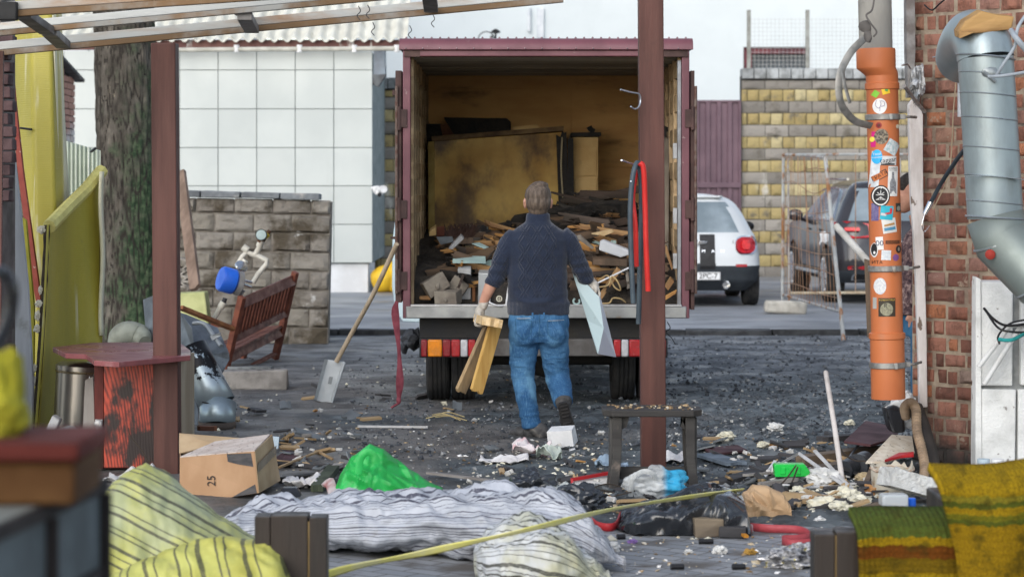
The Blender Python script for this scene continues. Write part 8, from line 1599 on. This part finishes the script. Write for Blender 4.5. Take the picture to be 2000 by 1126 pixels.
item(lambda b:b.bar(gp(1428,1038,.03),gp(1458,1055,.02),.022,.012),'orange_strip','orange plastic strip lying on the dark block','strip',M('orange_plastic',(.65,.27,.03)),smooth=0)
item(lambda b:b.lathe([(.045,0),(.045,.035),(.02,.04),(0,.04)],gp(1455,1036),n=20),'plastic_tub','pinkish white round plastic tub right of the black bag','tub',M('pink_white',(.62,.52,.54)))
def foil(b):
    b.ico(gp(1540,1105)+V((0,0,.03)),(.12,.1,.05),4,.5,2,3,crease=2.4,zmin=.003); b.ico(gp(1565,1085)+V((0,0,.03)),(.06,.05,.03),4,.5,2,6,crease=2.4,zmin=.003)
n=N('wrapper'); co=n.co(); c=n.ramp(n.noise(co,22,3,.6),[(.35,(.03,.03,.035)),(.5,(.3,.3,.31)),(.58,(.6,.6,.62)),(.64,(.35,.3,.06))]); mwr=n.out(c,.3,metal=.3,bump=n.bump(n.noise(co,20),.4,.02))
item(foil,'foil_wrapper','crumpled dark and silver foil wrapper on the paving left of the right stub','wrapper',mwr,smooth=40)
for k,(x,y,l_,lab) in enumerate(((1365,1062,.07,'black cylindrical bit on the paving under the black bag'),(1430,1112,.06,'single black cylindrical bit low on the paving'),(1310,1112,.06,'black bit on the paving near the bottom edge'),(1205,1053,.04,'dark curled bit beside the short red ribbon'))):
    item(lambda b:b.tube([gp(x,y,.014),gp(x,y,.014)+V((l_,.01,0))],.013,8),'black_bit',lab,'debris',mplas)
twig('thin grey stick lying on the paving in the lower middle',[[(1222,1106,10.55),(1250,1107,10.53),(1272,1106,10.55)]],.005)
twig('tangle of dark twigs between the black scrap and the stool',[[(1110,985,12.6),(1140,962,12.7),(1180,945,12.8),(1215,950,12.8)],[(1120,990,12.5),(1160,970,12.6),(1215,965,12.7)],[(1130,960,12.8),(1165,955,12.8),(1200,962,12.7)],[(1150,990,12.5),(1190,972,12.6),(1240,958,12.7)]],.004)
twig('black wires arching over the green container and rubbish',[[(1555,908,13.1),(1535,935,13.0),(1510,960,12.9)],[(1558,912,13.1),(1545,945,12.9),(1530,965,12.8)],[(1640,870,13.6),(1648,885,13.5),(1668,898,13.4),(1690,900,13.3)]],.005)
item(lambda b:[b.tube(spline([gp(x0+random.Random(k).uniform(-8,8),y0,.01),gp(x0+30,y0+random.Random(k+9).uniform(-7,7),.03),gp(x0+62,y0+4,.01)],5),.004,5) for k,(x0,y0) in enumerate(((835,818),(838,822),(845,815),(850,821)))],'straw_bundle','small bundle of yellowish straw on the ground in front of the truck','straw',M('straw',(.5,.42,.22),(.4,.3,.14)))
# scattered flat wood and plastic offcuts, many alike
r=random.Random(77); off=[]
for nm,mm,w,L,th,gl in (('wood_chip',mgt,.03,.12,.012,'tan wood chips on the yard'),('dark_chip',mgd,.05,.16,.015,'dark wood chips on the yard'),('plaster_chip',M('plaster_chip',(.66,.65,.62),(.5,.49,.46),sc=15),.035,.05,.015,'plaster chips on the yard'),('slate_chip',mslate,.07,.12,.008,'slate grey chips on the yard'),('orange_chip',CACHE['scrap_orange'],.02,.08,.01,'orange splinters on the yard')):
    labs={'wood_chip':'tan splinter of wood lying loose on the yard','dark_chip':'dark wood chip lying loose on the yard','plaster_chip':'white plaster chip lying loose on the yard','slate_chip':'slate grey flat chip lying loose on the yard','orange_chip':'orange wood splinter lying loose on the yard'}
    b=MB(); b.plank((-L/2,0,0),(L/2,0,0),w,th,jag=.03,seed=hash(nm)%97 if False else len(nm)); o=solo(b,nm,labs[nm],'chip',mm,smooth=0,group=gl); off.append(o)
regs=[(1080,1850,870,1000),(540,700,850,930),(880,1180,880,950),(420,980,760,850),(1300,1700,860,960),(1480,1760,930,1010),(900,1300,940,1000)]
cnts=[0]*5
for i in range(260):
    k=r.choices(range(5),[5,5,6,3,2])[0]; q=r.choices(regs,[6,3,2,2,4,6,2])[0]; x=r.uniform(q[0],q[1]); y=q[2]+(q[3]-q[2])*r.random()
    o=off[k] if cnts[k]==0 else off[k].copy()
    if cnts[k]: COL.objects.link(o)
    cnts[k]+=1; o.location=gp(x,y,.012+r.random()*.015); o.rotation_euler=(r.gauss(0,.25),r.gauss(0,.25),r.uniform(0,6.28)); s=r.uniform(.6,1.5); o.scale=(s,s,s)
# ================================================================ NEAR LEFT, OUT OF FOCUS
ZC=1.215; CA=V((-.83,3.45,0)); CB=V((-.745,4.19,0)); CV=V((-1.1,.12,0))
t=thing('grey_cabinet','low out of focus grey cabinet with dark framing bars at the lower left','cabinet',(-1.3,3.9,0))
mgp=M('partition_grey',(.12,.145,.155),(.09,.105,.11),sc=6); mpf=M('partition_bar',(.025,.02,.02),(.018,.016,.016))
b=MB(); b.prism([CA,CB,CB+CV,CA+CV],(0,0,ZC-.02)); b.build('panel',mgp,t,smooth=0)
b=MB(); b.prism([V((p.x,p.y,ZC-.02)) for p in (CA,CB,CB+CV,CA+CV)],(0,0,.02)); b.build('top_panel',M('cabinet_top_grey',(.2,.21,.19),(.15,.155,.14),sc=5),t,smooth=0)
ed=(CB-CA).normalized(); sn_=V((ed.y,-ed.x,0))
b=MB(); b.bar(V((CA.x,CA.y,ZC-.012))+sn_*.004,V((CB.x,CB.y,ZC-.012))+sn_*.004,.016,.024); b.build('top_bar',mpf,t)
def edge_at(pxx):
    lo,hi=0.,1.
    for _ in range(40):
        m=(lo+hi)/2; p=CA.lerp(CB,m)
        if CX+F*p.x/p.y<pxx: lo=m
        else: hi=m
    return CA.lerp(CB,lo)
for x in (92,197): b=MB(); p=edge_at(x)+sn_*.004; b.bar(V((p.x,p.y,.02)),V((p.x,p.y,ZC-.026)),.014,.03); b.build('upright_bar',mpf,t)
b=MB(); p=edge_at(130)+sn_*.004; q=edge_at(192)+sn_*.004; b.bar(V((p.x,p.y,1.05)),V((q.x,q.y,1.05)),.012,.014); b.build('lower_bar',mpf,t)
YX=3.82
t=thing('wooden_box','out of focus brown wooden box with a dark red lid, standing on the grey cabinet','box',(-.88,3.95,ZC)); b=MB(); zl=P(0,900,YX).z; b.b2((-1.1,YX,ZC+.001),(P(146,0,YX).x,YX+.25,zl)); b.build('box_side',M('box_brown',(.1,.045,.01),(.07,.03,.008),sc=8),t,bev=.008)
zt_=P(0,866,YX-.02).z; b=MB(); b.b2((-1.11,YX-.02,zl),(P(158,0,YX).x,YX+.27,zt_)); b.build('lid',M('lid_red',(.12,.02,.012),(.08,.014,.01)),t,bev=.008)
b=MB(); b.ico((P(2,0,3.95).x,3.95,zt_+.07),(.04,.05,.085),4,.3,1.5,2,zmin=zt_); b.ico((P(12,0,3.95).x,3.93,zt_+.03),(.04,.05,.05),4,.3,1.5,5,zmin=zt_); solo(b,'yellow_cloth','out of focus yellow cloth bunched on the brown box at the left edge','cloth',M('cloth_yellow',(.36,.33,.02),(.24,.22,.015),sc=8))
b=MB(); zc_=ZC; pts=spline([V((P(-70,0,4.15).x,4.15,zc_)),P(-60,600,4.2),P(-30,545,4.25),P(5,532,4.3),P(24,560,4.3),P(20,610,4.3),P(5,660,4.28),P(-25,720,4.22),V((P(-40,0,4.15).x,4.15,zc_))],8); b.tube(pts,[(.017,.012)]*len(pts),10); solo(b,'black_hoop','out of focus black curved hoop standing on the grey cabinet at the left edge','hoop',mplas)
